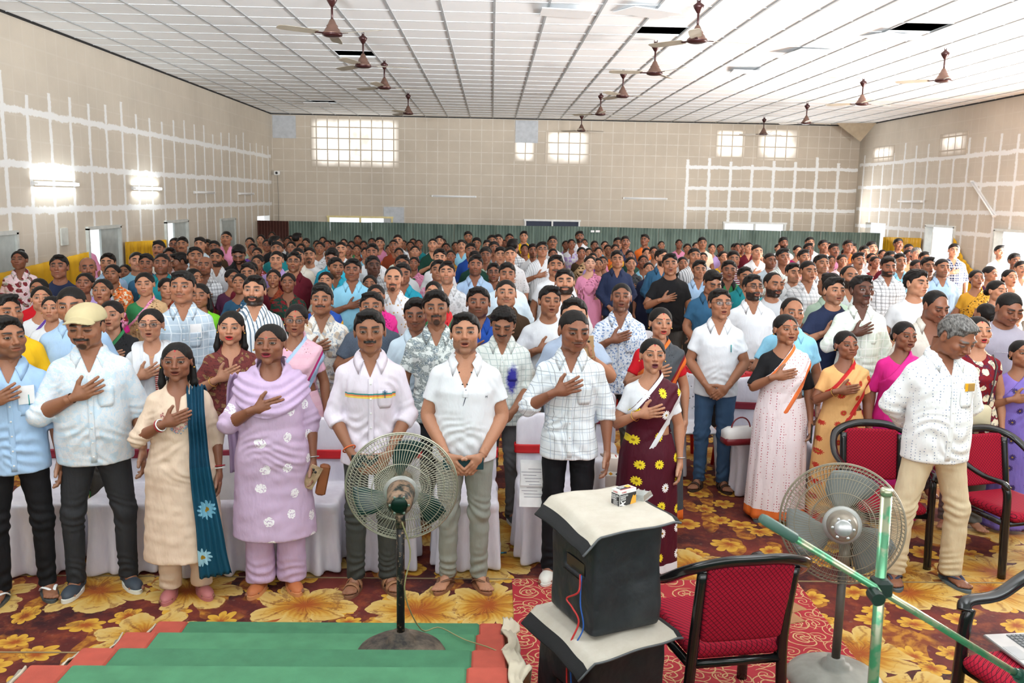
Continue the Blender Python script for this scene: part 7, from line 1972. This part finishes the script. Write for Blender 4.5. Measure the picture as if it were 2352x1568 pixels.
for (x, y, w_, g, kw) in ((120, 255, 80, 'S:dgrey', {}), (300, 205, 84, 'S:white', {}), (505, 150, 72, 'S:white', dict(beard='beard', hair='curly')), (400, 270, 82, 'S:paleblue', {}), (507, 240, 105, 'S:white/stripe/sage', dict(pose='chest', hair='quiff')), (215, 380, 92, 'S:teal', {}), (665, 248, 86, 'S:pink', {}), (706, 150, 66, 'S:white', {}), (700, 197, 66, 'S:lgrey', {}),
    (815, 172, 76, 'S:white', {}), (896, 200, 70, 'S:pink', {}), (1000, 172, 74, 'S:orange', {}), (1125, 215, 74, 'S:lgrey', {}), (1186, 182, 78, 'S:white', {}), (800, 285, 112, 'S:white', {}), (587, 350, 104, 'S:white', {}), (1085, 270, 92, 'S:white', {}), (1330, 258, 82, 'S:maroon', {}), (1390, 160, 68, 'S:white', {}), (1466, 200, 66, 'S:grey', {}),
    (1530, 230, 66, 'S:tan', dict(grey=1)), (1625, 305, 100, 'S:dgrey', {}), (1595, 262, 72, 'S:black', {}), (2175, 215, 72, 'S:white', {}), (2290, 275, 84, 'S:white', {}), (2342, 335, 76, 'S:white', {})):
    A(4, x, y, w_, 'm', g, None, skin=(x//5) % 3+1, turn=.2 if 'turn' not in kw else kw.pop('turn'), **kw)
for (x, y, w_, g, kw) in ((320, 280, 76, 'K:white', dict(glasses=1)), (45, 255, 86, 'B:yellow>orange', {}), (130, 195, 60, 'K:lgrey', {}), (182, 195, 60, 'K:pink', {}), (465, 200, 52, 'K:grey', {}), (615, 210, 72, 'B:magenta>magenta', {}), (985, 235, 70, 'B:purple>purple', {}), (955, 280, 82, 'K:palepink', {}), (1186, 270, 80, 'K:white', {}), (1212, 295, 74, 'B:darkred>red', {}), (1268, 245, 62, 'K:maroon', {}), (1465, 245, 72, 'K:sky', {}), (1520, 262, 76, 'K:lgrey', {}), (1528, 320, 102, 'B:turquoise>sky', {}), (870, 290, 66, 'K:lilac', {})):
    A(4, x, y, w_, 'f', g, None, skin=(x//7) % 3+1, turn=.15, **kw)
# faint faces right at the back, under the partition
rb = random.Random(12)
for (x, y) in ((640, 546), (668, 540), (702, 548), (742, 543), (790, 548), (835, 552), (872, 545), (905, 550), (948, 547), (992, 553), (1018, 547), (1060, 551), (1096, 548), (1132, 554), (1268, 545), (1300, 552), (1342, 548), (1390, 553), (1440, 546), (1520, 553), (1560, 549), (1600, 556), (1655, 560), (1720, 556), (1905, 556), (1960, 560), (2010, 560)):
    sx = 'f' if rb.random() < .7 else 'm'
    A(0, x, y, rb.uniform(15, 18), sx, ('K:' if sx == 'f' else 'S:')+rb.choice(['lgrey', 'pink', 'white', 'tan', 'green', 'maroon', 'lilac', 'mustard', 'sky', 'navy', 'rust']), None, skin=rb.choice([1, 2, 3]))
# two people outside the first left doorway
PEOPLE.append(dict(px=215, py=533, w=None, sex='f', gs='K:turquoise', lab='person in turquoise outside the first left doorway', k=dict(d=15.2, skin=3, xo=-6.9)))
PEOPLE.append(dict(px=226, py=528, w=None, sex='f', gs='K:pink', lab='person in pink outside the first left doorway', k=dict(d=16.3, skin=2, xo=-7.25)))

# place them: distance from head width and eye line, then separated so that nobody stands inside another
ents = []
for p in PEOPLE:
    d_ = ray(p['px'], p['py']); sl = -d_.z/d_.y      # slope below the horizontal per metre ahead
    fem = p['sex'] == 'f'; hmin, hmax = (1.46, 1.62) if fem else (1.56, 1.78)
    if 'd' in p['k']: y = p['k'].pop('d')
    elif 'h' in p['k']: y = (CAM_H-p['k'].pop('h'))/sl
    else:
        y = 352/p['w'] if p['w'] else 10; y *= .97
        h = CAM_H-sl*y; hm = 1.53 if fem else 1.67
        h = .35*h+.65*hm; h = min(hmax, max(hmin, h)); y = (CAM_H-h)/sl
    y = min(y, 22.3)
    if 'xo' in p['k']: x = p['k'].pop('xo')
    else: x = d_.x/d_.y*y
    ents.append([p, y, d_, sl])
for it in range(60):
    mv = 0
    for i in range(len(ents)):
        if PEOPLE.index is None: pass
        a = ents[i]
        for j in range(i+1, len(ents)):
            b_ = ents[j]
            dx = a[2].x/a[2].y*a[1]-b_[2].x/b_[2].y*b_[1]; dy = a[1]-b_[1]
            # bodies are about 0.5 wide and 0.34 deep
            need = 1-math.hypot(dx/.46, dy/.36)
            if need > 0 and abs(dx) < .46:
                s = .5*need*.20*(1 if dy >= 0 else -1)
                wa = 0 if (i < 16) else 1; wb = 0 if (j < 16) else 1
                if wa+wb == 0: continue
                a[1] += s*wa*2/(wa+wb); b_[1] -= s*wb*2/(wa+wb); mv += 1
    for e in ents[16:]:
        fem = e[0]['sex'] == 'f'; hmin, hmax = (1.40, 1.66) if fem else (1.50, 1.84)
        e[1] = min(max(e[1], (CAM_H-hmax)/e[3]), (CAM_H-hmin)/e[3]); e[1] = min(e[1], 22.6)
    if mv == 0: break
BD = (.45, .02, .02)
SEATS = []
NFAR = []
for n_, (p, y, d_, sl) in enumerate(ents):
    x = d_.x/d_.y*y; h = max(1.38, min(1.86, CAM_H-sl*y)); k = dict(p['k'])
    if p['lab'] and 'outside the first' in p['lab']: x = -6.95 if 'turquoise' in p['lab'] else -7.3; h = 1.5
    o, words = parse(p['gs']); fem = p['sex'] == 'f'; o['fem'] = fem
    if k.get('bindi') == 1: k['bindi'] = BD
    if 'cset' in k: cs_ = k.pop('cset'); o['c'] = cs_ if len(cs_) > 1 else cs_[0]
    if 'bset' in k: o['c'] = k.pop('bset')
    if 'sareeset' in k: o['saree'] = k.pop('sareeset')
    if 'border' in k: k['border'] = tuple(C(c_) for c_ in k['border'])
    rz = k.pop('rz', 0)-math.atan2(x, y)*.8+(.12 if p['px'] > 1700 else 0)
    o.update(k); dist = y
    lod = 0 if n_ < 14 or dist < 5.9 else (1 if dist < 8.0 else (2 if dist < 12.5 else 3))
    rr_ = random.Random(n_+50)
    o.setdefault('turn', (p['px']-1100)/1250*.22)
    o.setdefault('bottom', rr_.choice([C('charcoal'), C('jeans'), C('black'), HEX('4c4a48'), HEX('6b6a66')]))
    if not fem and 'hair' not in o: o['hair'] = rr_.choice(['short', 'short', 'short', 'quiff', 'crop'])
    if not fem and 'beard' not in o: o['beard'] = rr_.choice(['', '', 'stubble', 'moustache', 'thin'])
    if fem and 'sindoor' not in o: o['sindoor'] = rr_.random() < .5
    if fem and 'bindi' not in o and rr_.random() < .4: o['bindi'] = BD
    if 'pose' not in o: o['pose'] = rr_.choice(['side', 'side', 'chest', 'clasp'])
    # sareed women are a little shorter in this frame: head top sits at 1.66 of the unit body
    root, top, arms = person((x, y, 0), h, rz, o, lod, n_+11)
    p['root'] = root; p['words'] = words; p['xy'] = (x, y); p['h'] = h; p['arms'] = arms; p['top'] = top; p['o'] = o; p['lod'] = lod
    if p['lab']: p['label'] = p['lab']
    if 5.4 < y+.42 and y < 8.4: SEATS.append((x, y))
# labels for the rear rows, told apart by clothing and by their well-marked neighbour
LM = [(p['px'], p['py'], re_) for p in PEOPLE if p['lab'] for re_ in [p]]
def short(p):
    return 'the '+p['words'].strip().split(' over ')[0]
SL = {}
for p in PEOPLE:
    if p['lab']: SL.setdefault(short(p), []).append(p)
LMK = [v[0] for k_, v in SL.items() if len(v) == 1 and v[0]['px'] > 0 and 'outside' not in v[0]['lab']]
fixed = [('below the left lit window slit', 828, 520), ('below the navy board over the partition', 1268, 520), ('below the right window slit', 1735, 525), ('by the brown end of the partition', 640, 540), ('below the two white marks on the partition', 1366, 545), ('beside the bright right doorway', 2165, 590), ('by the right end of the partition', 2030, 560), ('by the third left door', 520, 545), ('by the second left doorway', 400, 560)]
clusters = {}
for p in PEOPLE:
    if p['lab']: continue
    best = None
    for (t_, fx, fy) in fixed:
        dd = math.hypot(p['px']-fx, (p['py']-fy)*2.2)
        if best is None or dd < best[0]: best = (dd, t_)
    for q_ in LMK:
        dx = p['px']-q_['px']; dy = p['py']-q_['py']; dd = math.hypot(dx, dy*1.3)+18
        if dd < best[0]:
            rel = 'behind' if (dy < 0 and abs(dx) < 26) else ('left of' if dx < 0 else 'right of')
            if dy > 8 and abs(dx) < 26: rel = 'in front of'
            best = (dd, rel+' '+short(q_))
    ex = ''
    if p['o'].get('glasses'): ex = ' and spectacles'
    if p['o']['pose'] == 'chest' and p['lod'] < 3: ex += ', hand on chest'
    p['base'] = 'person in '+p['words'].strip()+ex+', '+best[1]
    clusters.setdefault(p['base'], []).append(p)
ORD = ['leftmost', 'second from the left', 'third from the left', 'fourth from the left']
for b_, ps in clusters.items():
    ps.sort(key=lambda q_: q_['px'])
    for i, p in enumerate(ps): p['label'] = b_ if len(ps) == 1 else b_+', '+('left one' if len(ps) == 2 and i == 0 else 'right one' if len(ps) == 2 else ORD[i])
for p in PEOPLE:
    w_ = p['label'].split()
    if len(w_) > 16: print('LONG', p['label']); p['label'] = ' '.join(w_).replace(' and spectacles', '').replace(', hand on chest', '')
    tag(p['root'], p['label'], 'person', 'crowd standing in the rear rows' if not p['lab'] else 'people standing in the hall')

# ------------------------------------------------------------------ what the front people carry and wear besides
def near(sub):
    for p in PEOPLE:
        if p['lab'] and sub in p['lab']: return p
def local_part(name, mb, mat, p, smooth=True, parent=None):
    return mb.build(name, mat, parent or p['root'], smooth)
def bangle(p, side, n, cols, t_=.9, r0=.036):
    S, E, W, *_ = p['arms'][0 if side < 0 else 1]; E = Vector(E); W = Vector(W); u = (W-E).normalized()
    a = u.orthogonal().normalized(); c = u.cross(a)
    for i in range(n):
        ctr_ = E+(W-E)*(t_-i*.055); b = MB()
        b.tube([ctr_+(a*math.cos(s)+c*math.sin(s))*(r0+.0015*i) for s in np.linspace(0, 2*math.pi, 26, endpoint=False)], .0042 if cols[i] is not M_GOLD else .0022, 7, closed=True)
        local_part('bangle', b, cols[i], p)
M_RED_ = plain('red_bangle', (.35, .01, .02), .35)
for p in PEOPLE:
    o = p['o']
    if not p['lab'] or p['lod'] > 1: continue
    sc = p['h']/1.66
    if o.get('bangles'):
        for s in (-1, 1): bangle(p, s, 2, [M_WHITEP, M_RED_], .92)
    if o.get('bangle1'): bangle(p, -1, 1, [M_GOLD], .86)
    if o.get('thread'): bangle(p, -1, 1, [plain('orange_thread', HEX('d9622e'), .7)], .88)
    if o.get('watch'):
        bangle(p, 1, 1, [plain('steel', (.5, .5, .5), .3, 1.0)], .92, .033)
    if o.get('note'):
        b = MB(); y_ = front_y(o, .085, 1.235, .016)-.010; b.box((.088, y_, 1.235), (.082, .002, .105), Matrix.Rotation(.28, 3, 'Z')); local_part('paper_note', b, M_PAPER, p, False, p['top'])
    if o.get('pen') or o.get('note'):
        b = MB(); y_ = front_y(o, .10, 1.2, .016)-.010; b.tube([(.098, y_, 1.235), (.100, y_, 1.175)], .004, 6); local_part('pen', b, plain('pen_teal', HEX('2a9a9a'), .4), p, True, p['top'])
    if o.get('packet'):
        b = MB(); y_ = front_y(o, .10, 1.235, .016)-.012; b.box((.10, y_, 1.235), (.062, .012, .046), Matrix.Rotation(.28, 3, 'Z'), bev=.002); local_part('packet', b, plain('packet_gold', HEX('c9a05a'), .4, .4), p, False, p['top'])
        b = MB(); b.box((.076, y_-.012, 1.235), (.014, .006, .044), Matrix.Rotation(.28, 3, 'Z')); local_part('packet_end', b, plain('packet_yellow', HEX('f0b010'), .5), p, False, p['top'])
    if o.get('palm'):
        b = MB(); X0, Z0 = .083, 1.20; yy = lambda x_, z_: front_y(o, x_, z_, .016)-.004
        b.tube([(X0, yy(X0, 1.178), 1.178), (X0+.001, yy(X0, 1.19), 1.192), (X0-.001, yy(X0, 1.21), 1.208)], .0022, 5)
        for a in (-2.9, -2.2, -.9, -.2, .5, 1.57, 2.6): b.tube([(X0, yy(X0, 1.208), 1.208), (X0+.010*math.cos(a), yy(X0, 1.21), 1.210+.010*math.sin(a)+.004), (X0+.018*math.cos(a), yy(X0, 1.21), 1.208+.017*math.sin(a))], [.002, .003, .001], 5, flat=.5)
        local_part('palm_print', b, plain('palm_blue', HEX('3f7590'), .8), p, True, p['top'])
    if o.get('strong'):
        yy = front_y(o, .03, 1.20, .014)-.006
        b = MB(); r_ = random.Random(2)
        for q in range(5): b.box((.035+r_.uniform(-.03, .03), yy+.002, 1.20+r_.uniform(-.022, .024)), (.075, .003, .016))
        local_part('blue_print', b, plain('print_blue', HEX('4aa6dc'), .8), p, False, p['top'])
        letters('STRONG', .044, Matrix.Translation((-.055, yy-.003, 1.185)) @ Matrix.Rotation(math.radians(90), 4, 'X'), plain('print_black', (.02, .02, .022), .7), p['top'], 'lettering', .002)
    if o.get('block'):
        yy = front_y(o, .06, 1.12, .014)-.006; b = MB(); b.box((.06, yy, 1.13), (.11, .006, .06)); local_part('block_print', b, plain('print_turq', HEX('3aa8b4'), .8), p, False, p['top'])
    if o.get('logo'):
        yy = front_y(o, .105, 1.20, .016)-.004; letters('H&M', .020, Matrix.Translation((.090, yy-.002, 1.19)) @ Matrix.Rotation(math.radians(18), 4, 'Z') @ Matrix.Rotation(math.radians(90), 4, 'X'), plain('logo_dark', (.05, .05, .06), .7), p['top'], 'lettering', .001)
    if o.get('cord'):
        b = MB(); b.tube([(x_, front_y(o, x_, z_, .016)-.006, z_) for x_, z_ in ((.006, 1.245), (.004, 1.20), (-.010, 1.15), (-.006, 1.115), (.006, 1.10))], .0022, 6); local_part('cord', b, plain('navy_cord', (.02, .025, .06), .6), p, True, p['top'])
        b = MB()
        for (x_, z_) in ((.036, 1.335), (-.034, 1.335), (.012, 1.272), (-.014, 1.272)): b.lathe([(.005, 0), (.004, .002), (0, .0025)], (x_, front_y(o, x_, z_, .016)-.004, z_), 8, Matrix.Rotation(math.radians(90), 3, 'X'))
        local_part('studs', b, M_BLACKP, p, True, p['top'])
    if o.get('yoke'):
        b = MB()
        r_ = random.Random(8)
        for q in range(70):
            a = r_.uniform(-1, 1); z_ = 1.15+.10*abs(a)**1.4+r_.uniform(-.025, .02); x_ = a*.10
            b.lathe([(.0055, 0), (.003, .002), (0, .0024)], (x_, front_y(o, x_, z_, .016)-.003, z_), 6, Matrix.Rotation(math.radians(90), 3, 'X'))
        local_part('embroidery', b, plain('rose_thread', HEX('c98a86'), .8), p, True, p['top'])
        b = MB()
        for q in range(34):
            a = r_.uniform(-1, 1); z_ = 1.125+.07*abs(a)**1.4+r_.uniform(-.012, .012); x_ = a*.075
            b.lathe([(.005, 0), (.003, .002), (0, .0024)], (x_, front_y(o, x_, z_, .016)-.003, z_), 6, Matrix.Rotation(math.radians(90), 3, 'X'))
        local_part('embroidery', b, plain('blue_thread', HEX('8ea0b4'), .8), p, True, p['top'])
    if o.get('redpanel'):
        V, F = ribbon([(.06, front_y(o, .06, z_, .016)-.008, z_) for z_ in np.linspace(1.22, .85, 10)], .075, .004, axis=(.97, .2, 0), n=4)
        mesh_obj('woven_panel', V, F, cloth(HEX('a02430'), 'hstripe', HEX('e4d6c6'), 2.0), p['top'])
    if o.get('scarf'):
        off = .040; xs_ = .115
        path = [(xs_+.01, .150, .80), (xs_+.01, .150, 1.05), (xs_, .125, 1.25), (xs_-.01, .060, 1.355), (xs_-.015, -.02, 1.378), (xs_-.01, -.098, 1.315), (xs_-.005, front_y(o, xs_, 1.2, off), 1.20), (xs_, front_y(o, xs_, 1.05, off)-.005, 1.05), (xs_+.005, front_y(o, xs_, .9, off)-.01, .90), (xs_+.02, front_y(o, .10, .75, off), .72), (xs_+.045, -.17, .50), (xs_+.06, -.165, .30), (xs_+.075, -.16, .17)]
        V, F = ribbon(resample(path, 60), list(np.interp(np.linspace(0, 1, 60), [0, .3, .45, .6, .8, 1], [.16, .11, .10, .11, .15, .20])), .005, 5, .010, 22, 4, (.97, .22, 0))
        mesh_obj('scarf', V, F, cloth(HEX('0f4a62'), 'daisy', HEX('9cc8d8'), .55, HEX('7ab4cc'), rough=.65, hems=((.9, 1.6, HEX('0d4058')),)), p['root'])
    if o.get('cowl'):
        fat = o['fat']; h_ = .008; P, og, h_ = grid((-.30, -.26, 1.06), (.30, .24, 1.46), h_); X, Y, Z = P
        d = smin(torso_sdf(P, True, fat, .038), shoulders(P, True, fat, .036), .04)
        inner = smin(torso_sdf(P, True, fat, .020), shoulders(P, True, fat, .020), .04)
        lowc = 1.13+1.6*(X+.02)**2-.25*(X+.05)*0; d = smax(d, np.where(Y < .03, lowc-Z, 1.16+.5*X-Z), .01)
        nk = ell(P, (0, -.06, 1.47), (.088, .20, .135)); d = smax(d, -nk, .006); d = np.maximum(d, -inner)
        v_, f_ = nets(d, og, h_, 1); N_2 = vnormals(v_, f_); ph = v_[:, 2]-1.4*(v_[:, 0]+.02)**2
        v_ = v_+N_2*(.006*np.sin(ph*120+1.5*wob(v_, 3, 3)))[:, None]
        mesh_obj('scarf', v_, f_, cloth(HEX('c8aed0'), rough=.7), p['root'])
        path = [(-.17, .05, 1.36), (-.20, .12, 1.25), (-.21, .15, 1.05), (-.20, .16, .85), (-.20, .15, .72)]
        V, F = ribbon(resample(path, 24), .15, .005, 4, .012, 14, 3, (.9, .35, 0)); mesh_obj('scarf_end', V, F, cloth(HEX('bfa4c6'), rough=.7), p['root'])
    if o.get('neckscarf'):
        col_ = C(o['neckscarf']); sc_m = cloth((col_), 'floral', C('red'), 1.6) if o['neckscarf'] == 'palepink' else cloth(col_)
        for s in (-1, 1):
            path = [(0, .105, 1.40), (s*.075, .07, 1.405), (s*.098, .0, 1.395), (s*.092, -.075, 1.34), (s*.085, front_y(o, .085, 1.2, .03), 1.2), (s*.09, front_y(o, .09, 1.05, .03), 1.05), (s*.10, front_y(o, .09, .9, .03), .90)]
            V, F = ribbon(resample(path, 30), .085, .006, 4, .007, 10, 5, (.95, -.2*s, .1)); mesh_obj('scarf', V, F, sc_m, p['root'])
    if False:
        b = MB(); lx, lz, ld = PALLU_LOW; 
        for i in range(46):
            t_ = i/45; x_ = -.10+.29*t_; z_ = (ld-lx*x_)/lz-.004
            b.lathe([(0, -.006), (.006, 0), (0, .006)], (x_, front_y(dict(o, g='blouse'), x_, z_, .024)-.006, z_), 6)
        local_part('lace_edge', b, M_WHITEP, p)
    if o.get('bag'):
        b = MB(); b.box((-.03, -.19, .93), (.24, .08, .19), bev=.03); bg_ = local_part('bag', b, plain('cream_leather', HEX('cfc4a4'), .55), p, True)
        b = MB(); b.tube([(.06, -.19, 1.0), (.10, -.15, 1.15), (.13, -.08, 1.30), (.12, .03, 1.37)], .006, 6); local_part('strap', b, plain('dark_strap', HEX('3a3634'), .5), p, True, bg_)
    if o.get('chestline'):
        b = MB(); yy = front_y(o, .02, 1.2, .014)-.004
        for i in range(16): b.box((-.075+i*.0105, front_y(o, -.075+i*.0105, 1.215, .014)-.003, 1.215), (.006, .002, .003))
        local_part('lettering', b, M_PAPER, p, False, p['top'])

def hand_thing(name, p, side, off, size, mat, label, cat, rot=None, bev=.004, extra=None):
    """a thing held in a hand is a thing of its own"""
    S, E, W, fd, pd, hk = p['arms'][0 if side < 0 else 1]
    bpy.context.view_layer.update(); Mw = p['root'].matrix_world
    c = Mw @ (Vector(W)+Vector(off)); r_ = empty(name, c, p['root'].rotation_euler[2], label, cat)
    b = MB(); b.box((0, 0, 0), size, rot, bev=bev); bo_ = b.build('body', mat, r_)
    if extra: extra(r_, bo_, rot or Matrix.Identity(3))
    return r_
def cam_bump(r_, bo_, R):
    b = MB()
    for (x_, z_) in ((-.014, .045), (-.014, .028), (.004, .037)): b.lathe([(.008, 0), (.008, .003), (0, .0032)], R @ Vector((x_, -.006, z_)), 10, (R.to_4x4() @ Matrix.Rotation(math.radians(90), 4, 'X')).to_3x3())
    b.build('camera_lens', M_BLACKP, bo_, True)
p = near('lavender kurti'); hand_thing('phone', p, 1, (-.01, -.055, -.09), (.072, .009, .145), plain('phone_print', HEX('caa888'), .25, .3, var=.5, nscale=30), 'phone with patterned case held in the lavender kurti wearer\'s lowered hand', 'phone', Matrix.Rotation(.5, 3, 'Y'), .003, cam_bump)
hand_thing('clutch_bag', p, 1, (.055, -.02, -.12), (.06, .05, .19), plain('brown_leather', HEX('8a4f2a'), .5), 'brown clutch bag in the same hand as the patterned phone', 'bag', Matrix.Rotation(.2, 3, 'Y'), .02)
p = near('rainbow stripe'); hand_thing('phone', p, -1, (.075, -.035, -.035), (.15, .010, .075), plain('phone_black', (.02, .03, .035), .15), 'dark phone held in both hands behind the left pedestal fan', 'phone', None, .003)
p = near('white polo shirt and grey jeans'); hand_thing('folder', p, -1, (.10, -.015, -.045), (.235, .014, .075), plain('dark_teal_folder', HEX('1c3d42'), .35), 'dark teal folder held low in both hands by the white polo shirt', 'folder', None, .003)
p = near('gold phone'); hand_thing('phone', p, 1, (-.03, -.03, .085), (.074, .009, .15), plain('phone_gold', HEX('c9a478'), .2, .5), 'gold phone raised behind the windowpane-check shirt', 'phone', Matrix.Rotation(-.06, 3, 'Y'), .003, cam_bump)
p = near('black blouse'); hand_thing('phone', p, 1, (-.0, -.04, -.09), (.008, .072, .14), plain('phone_black', (.02, .03, .035), .15), 'black phone in the lowered hand of the orange-bordered saree wearer', 'phone', None, .003)

# covered chairs behind the front rows
proto = satin_chair(); used = []
LB = []
cand = [(-2.80, 5.50, 0), (-2.28, 5.52, 0), (-1.72, 5.52, 0), (-1.14, 5.55, 1), (-.66, 5.58, 1), (-.14, 5.60, 1), (.40, 5.58, 1), (.98, 6.25, 0), (2.02, 7.02, 0), (1.50, 7.60, 0), (-2.5, 6.55, 0), (-1.95, 6.60, 0), (-1.40, 6.62, 0), (-.35, 6.68, 1), (.12, 6.70, 1), (2.75, 6.9, 0), (3.3, 6.9, 0), (2.55, 7.9, 0)]
NMS = ['far left of the front row', 'behind the cream cap wearer', 'behind the beige kurti', 'right behind the lavender kurti', 'behind the rainbow-stripe shirt', 'behind the white polo shirt and folder', 'left of the windowpane-check shirt', 'left of the maroon saree', 'left of the orange-bordered saree, standing alone', 'behind the jeans of the spectacled white polo shirt', 'second row, far left', 'second row, behind the maroon brown kurti', 'second row, behind the pink saree with blue border', 'second row, behind the palm-leaf shirt', 'second row, behind the ink-stained shirt', 'second row, behind the hot pink saree', 'second row, at the right edge', 'third row, behind the navy T-shirt']
def clear(x, y): return min(max(abs(x-p['xy'][0])/.42, abs(y-p['xy'][1])/.40) for p in PEOPLE)
for i, (x, y, red_) in enumerate(cand):
    best = max(((min(clear(x+dx, y+dy), 1)-abs(dx)*.6-abs(dy)*.4, x+dx, y+dy) for dx in (0, -.06, .06, -.12, .12, .2, -.2) for dy in (0, .05, .1, .16, .24, .32, -.06, -.12)), key=lambda q_: q_[0])
    if i >= 9 and clear(best[1], best[2]) < .8: continue
    x, y = best[1:]
    if i == 0: c_ = proto
    else: c_ = copy_tree(proto)
    c_.location = (x, y, 0); c_.rotation_euler = (0, 0, random.Random(i).uniform(-.08, .08)-x*.04)
    if red_:
        for ch in c_.children:
            if ch.name.startswith('sash'): ch.data = ch.data.copy(); ch.data.materials[0] = M_SASH2
    tag(c_, 'white satin covered chair with %s sash, %s' % ('bright red' if red_ else 'maroon', NMS[i]), 'chair', 'covered chairs in rows')
pc = plastic_chair()
for i, (px, py, y, wh) in enumerate(((1386, 712, 10.2, 0), (1484, 706, 10.0, 1), (1480, 735, 9.0, 0), (1560, 768, 7.9, 0), (1590, 790, 7.4, 1), (1722, 850, 7.55, 0))):
    q_ = on_plane_y(px, py, y); c_ = pc if i == 0 else copy_tree(pc); c_.location = (q_.x, y, 0); c_.scale = (1, 1, max(.9, min(1.05, q_.z/.86)))
    if wh:
        for ch in c_.children: ch.data = ch.data.copy(); ch.data.materials[0] = M_PLW
    tag(c_, ('red plastic chair left of the pale pink satin gap, behind the blue sprig shirt', 'white plastic chair below the black T-shirt', 'red plastic chair in front of the white one, below the black T-shirt', 'red plastic chair left of the spectacled white polo shirt', 'white plastic chair just above the dark grey saree', 'red plastic chair right of the spectacled white polo shirt')[i], 'chair', 'plastic chairs among the crowd')
# handbags, papers and a shawl left on the covered chairs
hb = empty('handbag', (1.98, 6.80, .465), .2, 'white and maroon handbag on the covered chair standing alone', 'handbag')
b = MB(); b.box((0, 0, .07), (.27, .12, .14), bev=.03); bb = b.build('body', plain('bag_white', (.78, .76, .74), .4), hb, True)
b = MB(); b.box((0, -.002, .035), (.274, .124, .07), bev=.02); b.build('lower_panel', plain('bag_maroon', HEX('7c1a24'), .35), bb, True)
b = MB(); b.tube([(.08*math.cos(a), -.02, .13+.09*math.sin(a)) for a in np.linspace(0, math.pi, 14)], .006, 6); b.build('handle', plain('bag_maroon', HEX('7c1a24'), .35), hb, True)
pp = empty('papers', (.30, 5.34, .60), -.05, 'clear plastic folder of printed papers leaning on the chair left of the windowpane-check shirt', 'papers')
b = MB(); b.box((0, 0, 0), (.20, .004, .29), Matrix.Rotation(-.25, 3, 'X')); b.box((-.01, -.006, .06), (.17, .003, .14), Matrix.Rotation(-.25, 3, 'X')); s_ = b.build('sheet', M_PAPER, pp)
b = MB(); r_ = random.Random(5)
for i in range(11): b.box((-.02+r_.uniform(-.02, .02), -.012+.0058*i*.0+(-.10+.02*i)*-.25*-1*0-(.0)+(-.012), -.10+.02*i), (.10+r_.uniform(-.03, .03), .001, .003))
b.build('printed_lines', plain('ink', (.25, .25, .3), .7), s_)
pp2 = empty('papers', (-1.62, 5.33, .62), .1, 'white papers leaning on the covered chair behind the beige kurti', 'papers')
b = MB(); b.box((0, 0, 0), (.19, .004, .27), Matrix.Rotation(-.25, 3, 'X')); b.build('sheet', M_PAPER, pp2)
t = NT('woven_shawl'); v = t.coord(); x_, y_, z_ = t.xyz(v)
f1 = t.math('FRACT', t.math('ADD', t.math('MULTIPLY', z_, 9.5), 20)); row = t.math('GREATER_THAN', f1, .72)
ux = t.math('ABSOLUTE', t.math('SUBTRACT', t.math('FRACT', t.math('MULTIPLY', x_, 22)), .5)); vz = t.math('ABSOLUTE', t.math('SUBTRACT', f1, .86))
dm = t.math('LESS_THAN', t.math('ADD', ux, t.math('MULTIPLY', vz, 3)), .33); hue = t.n('ShaderNodeTexWhiteNoise', noise_dimensions='2D')
cb_ = t.n('ShaderNodeCombineXYZ'); t.l(t.math('FLOOR', t.math('MULTIPLY', x_, 22)), cb_.inputs[0]); t.l(t.math('FLOOR', t.math('MULTIPLY', z_, 9.5)), cb_.inputs[1]); t.l(cb_.outputs[0], hue.inputs['Vector'])
cl_ = t.mix(t.math('GREATER_THAN', hue.outputs['Value'], .5), t.mix(t.math('GREATER_THAN', hue.outputs['Value'], .25), HEX('2a2a2e'), HEX('d99a2e')), t.mix(t.math('GREATER_THAN', hue.outputs['Value'], .75), HEX('b8483c'), HEX('8a7a68')))
c1 = t.mix(row, HEX('bfb0a6'), HEX('e8e4de')); t.color(t.mix(t.math('MULTIPLY', dm, row), c1, cl_)); M_SHAWL = t.set(.85, 0, .2)
V, F = ribbon(resample([(0, .10, .56), (0, .0, .58), (0, -.12, .60), (0, -.20, .55), (0, -.225, .35), (0, -.22, .12)], 30), .30, .012, 3, .006, 12, 3)
sh_ = mesh_obj('woven_shawl', V, F, M_SHAWL); sh_.location = (.95, 6.05, 0); tag(sh_, 'cream woven cloth with rows of small diamonds hanging beside the maroon saree', 'cloth')
print('NPEOPLE', len(PEOPLE))
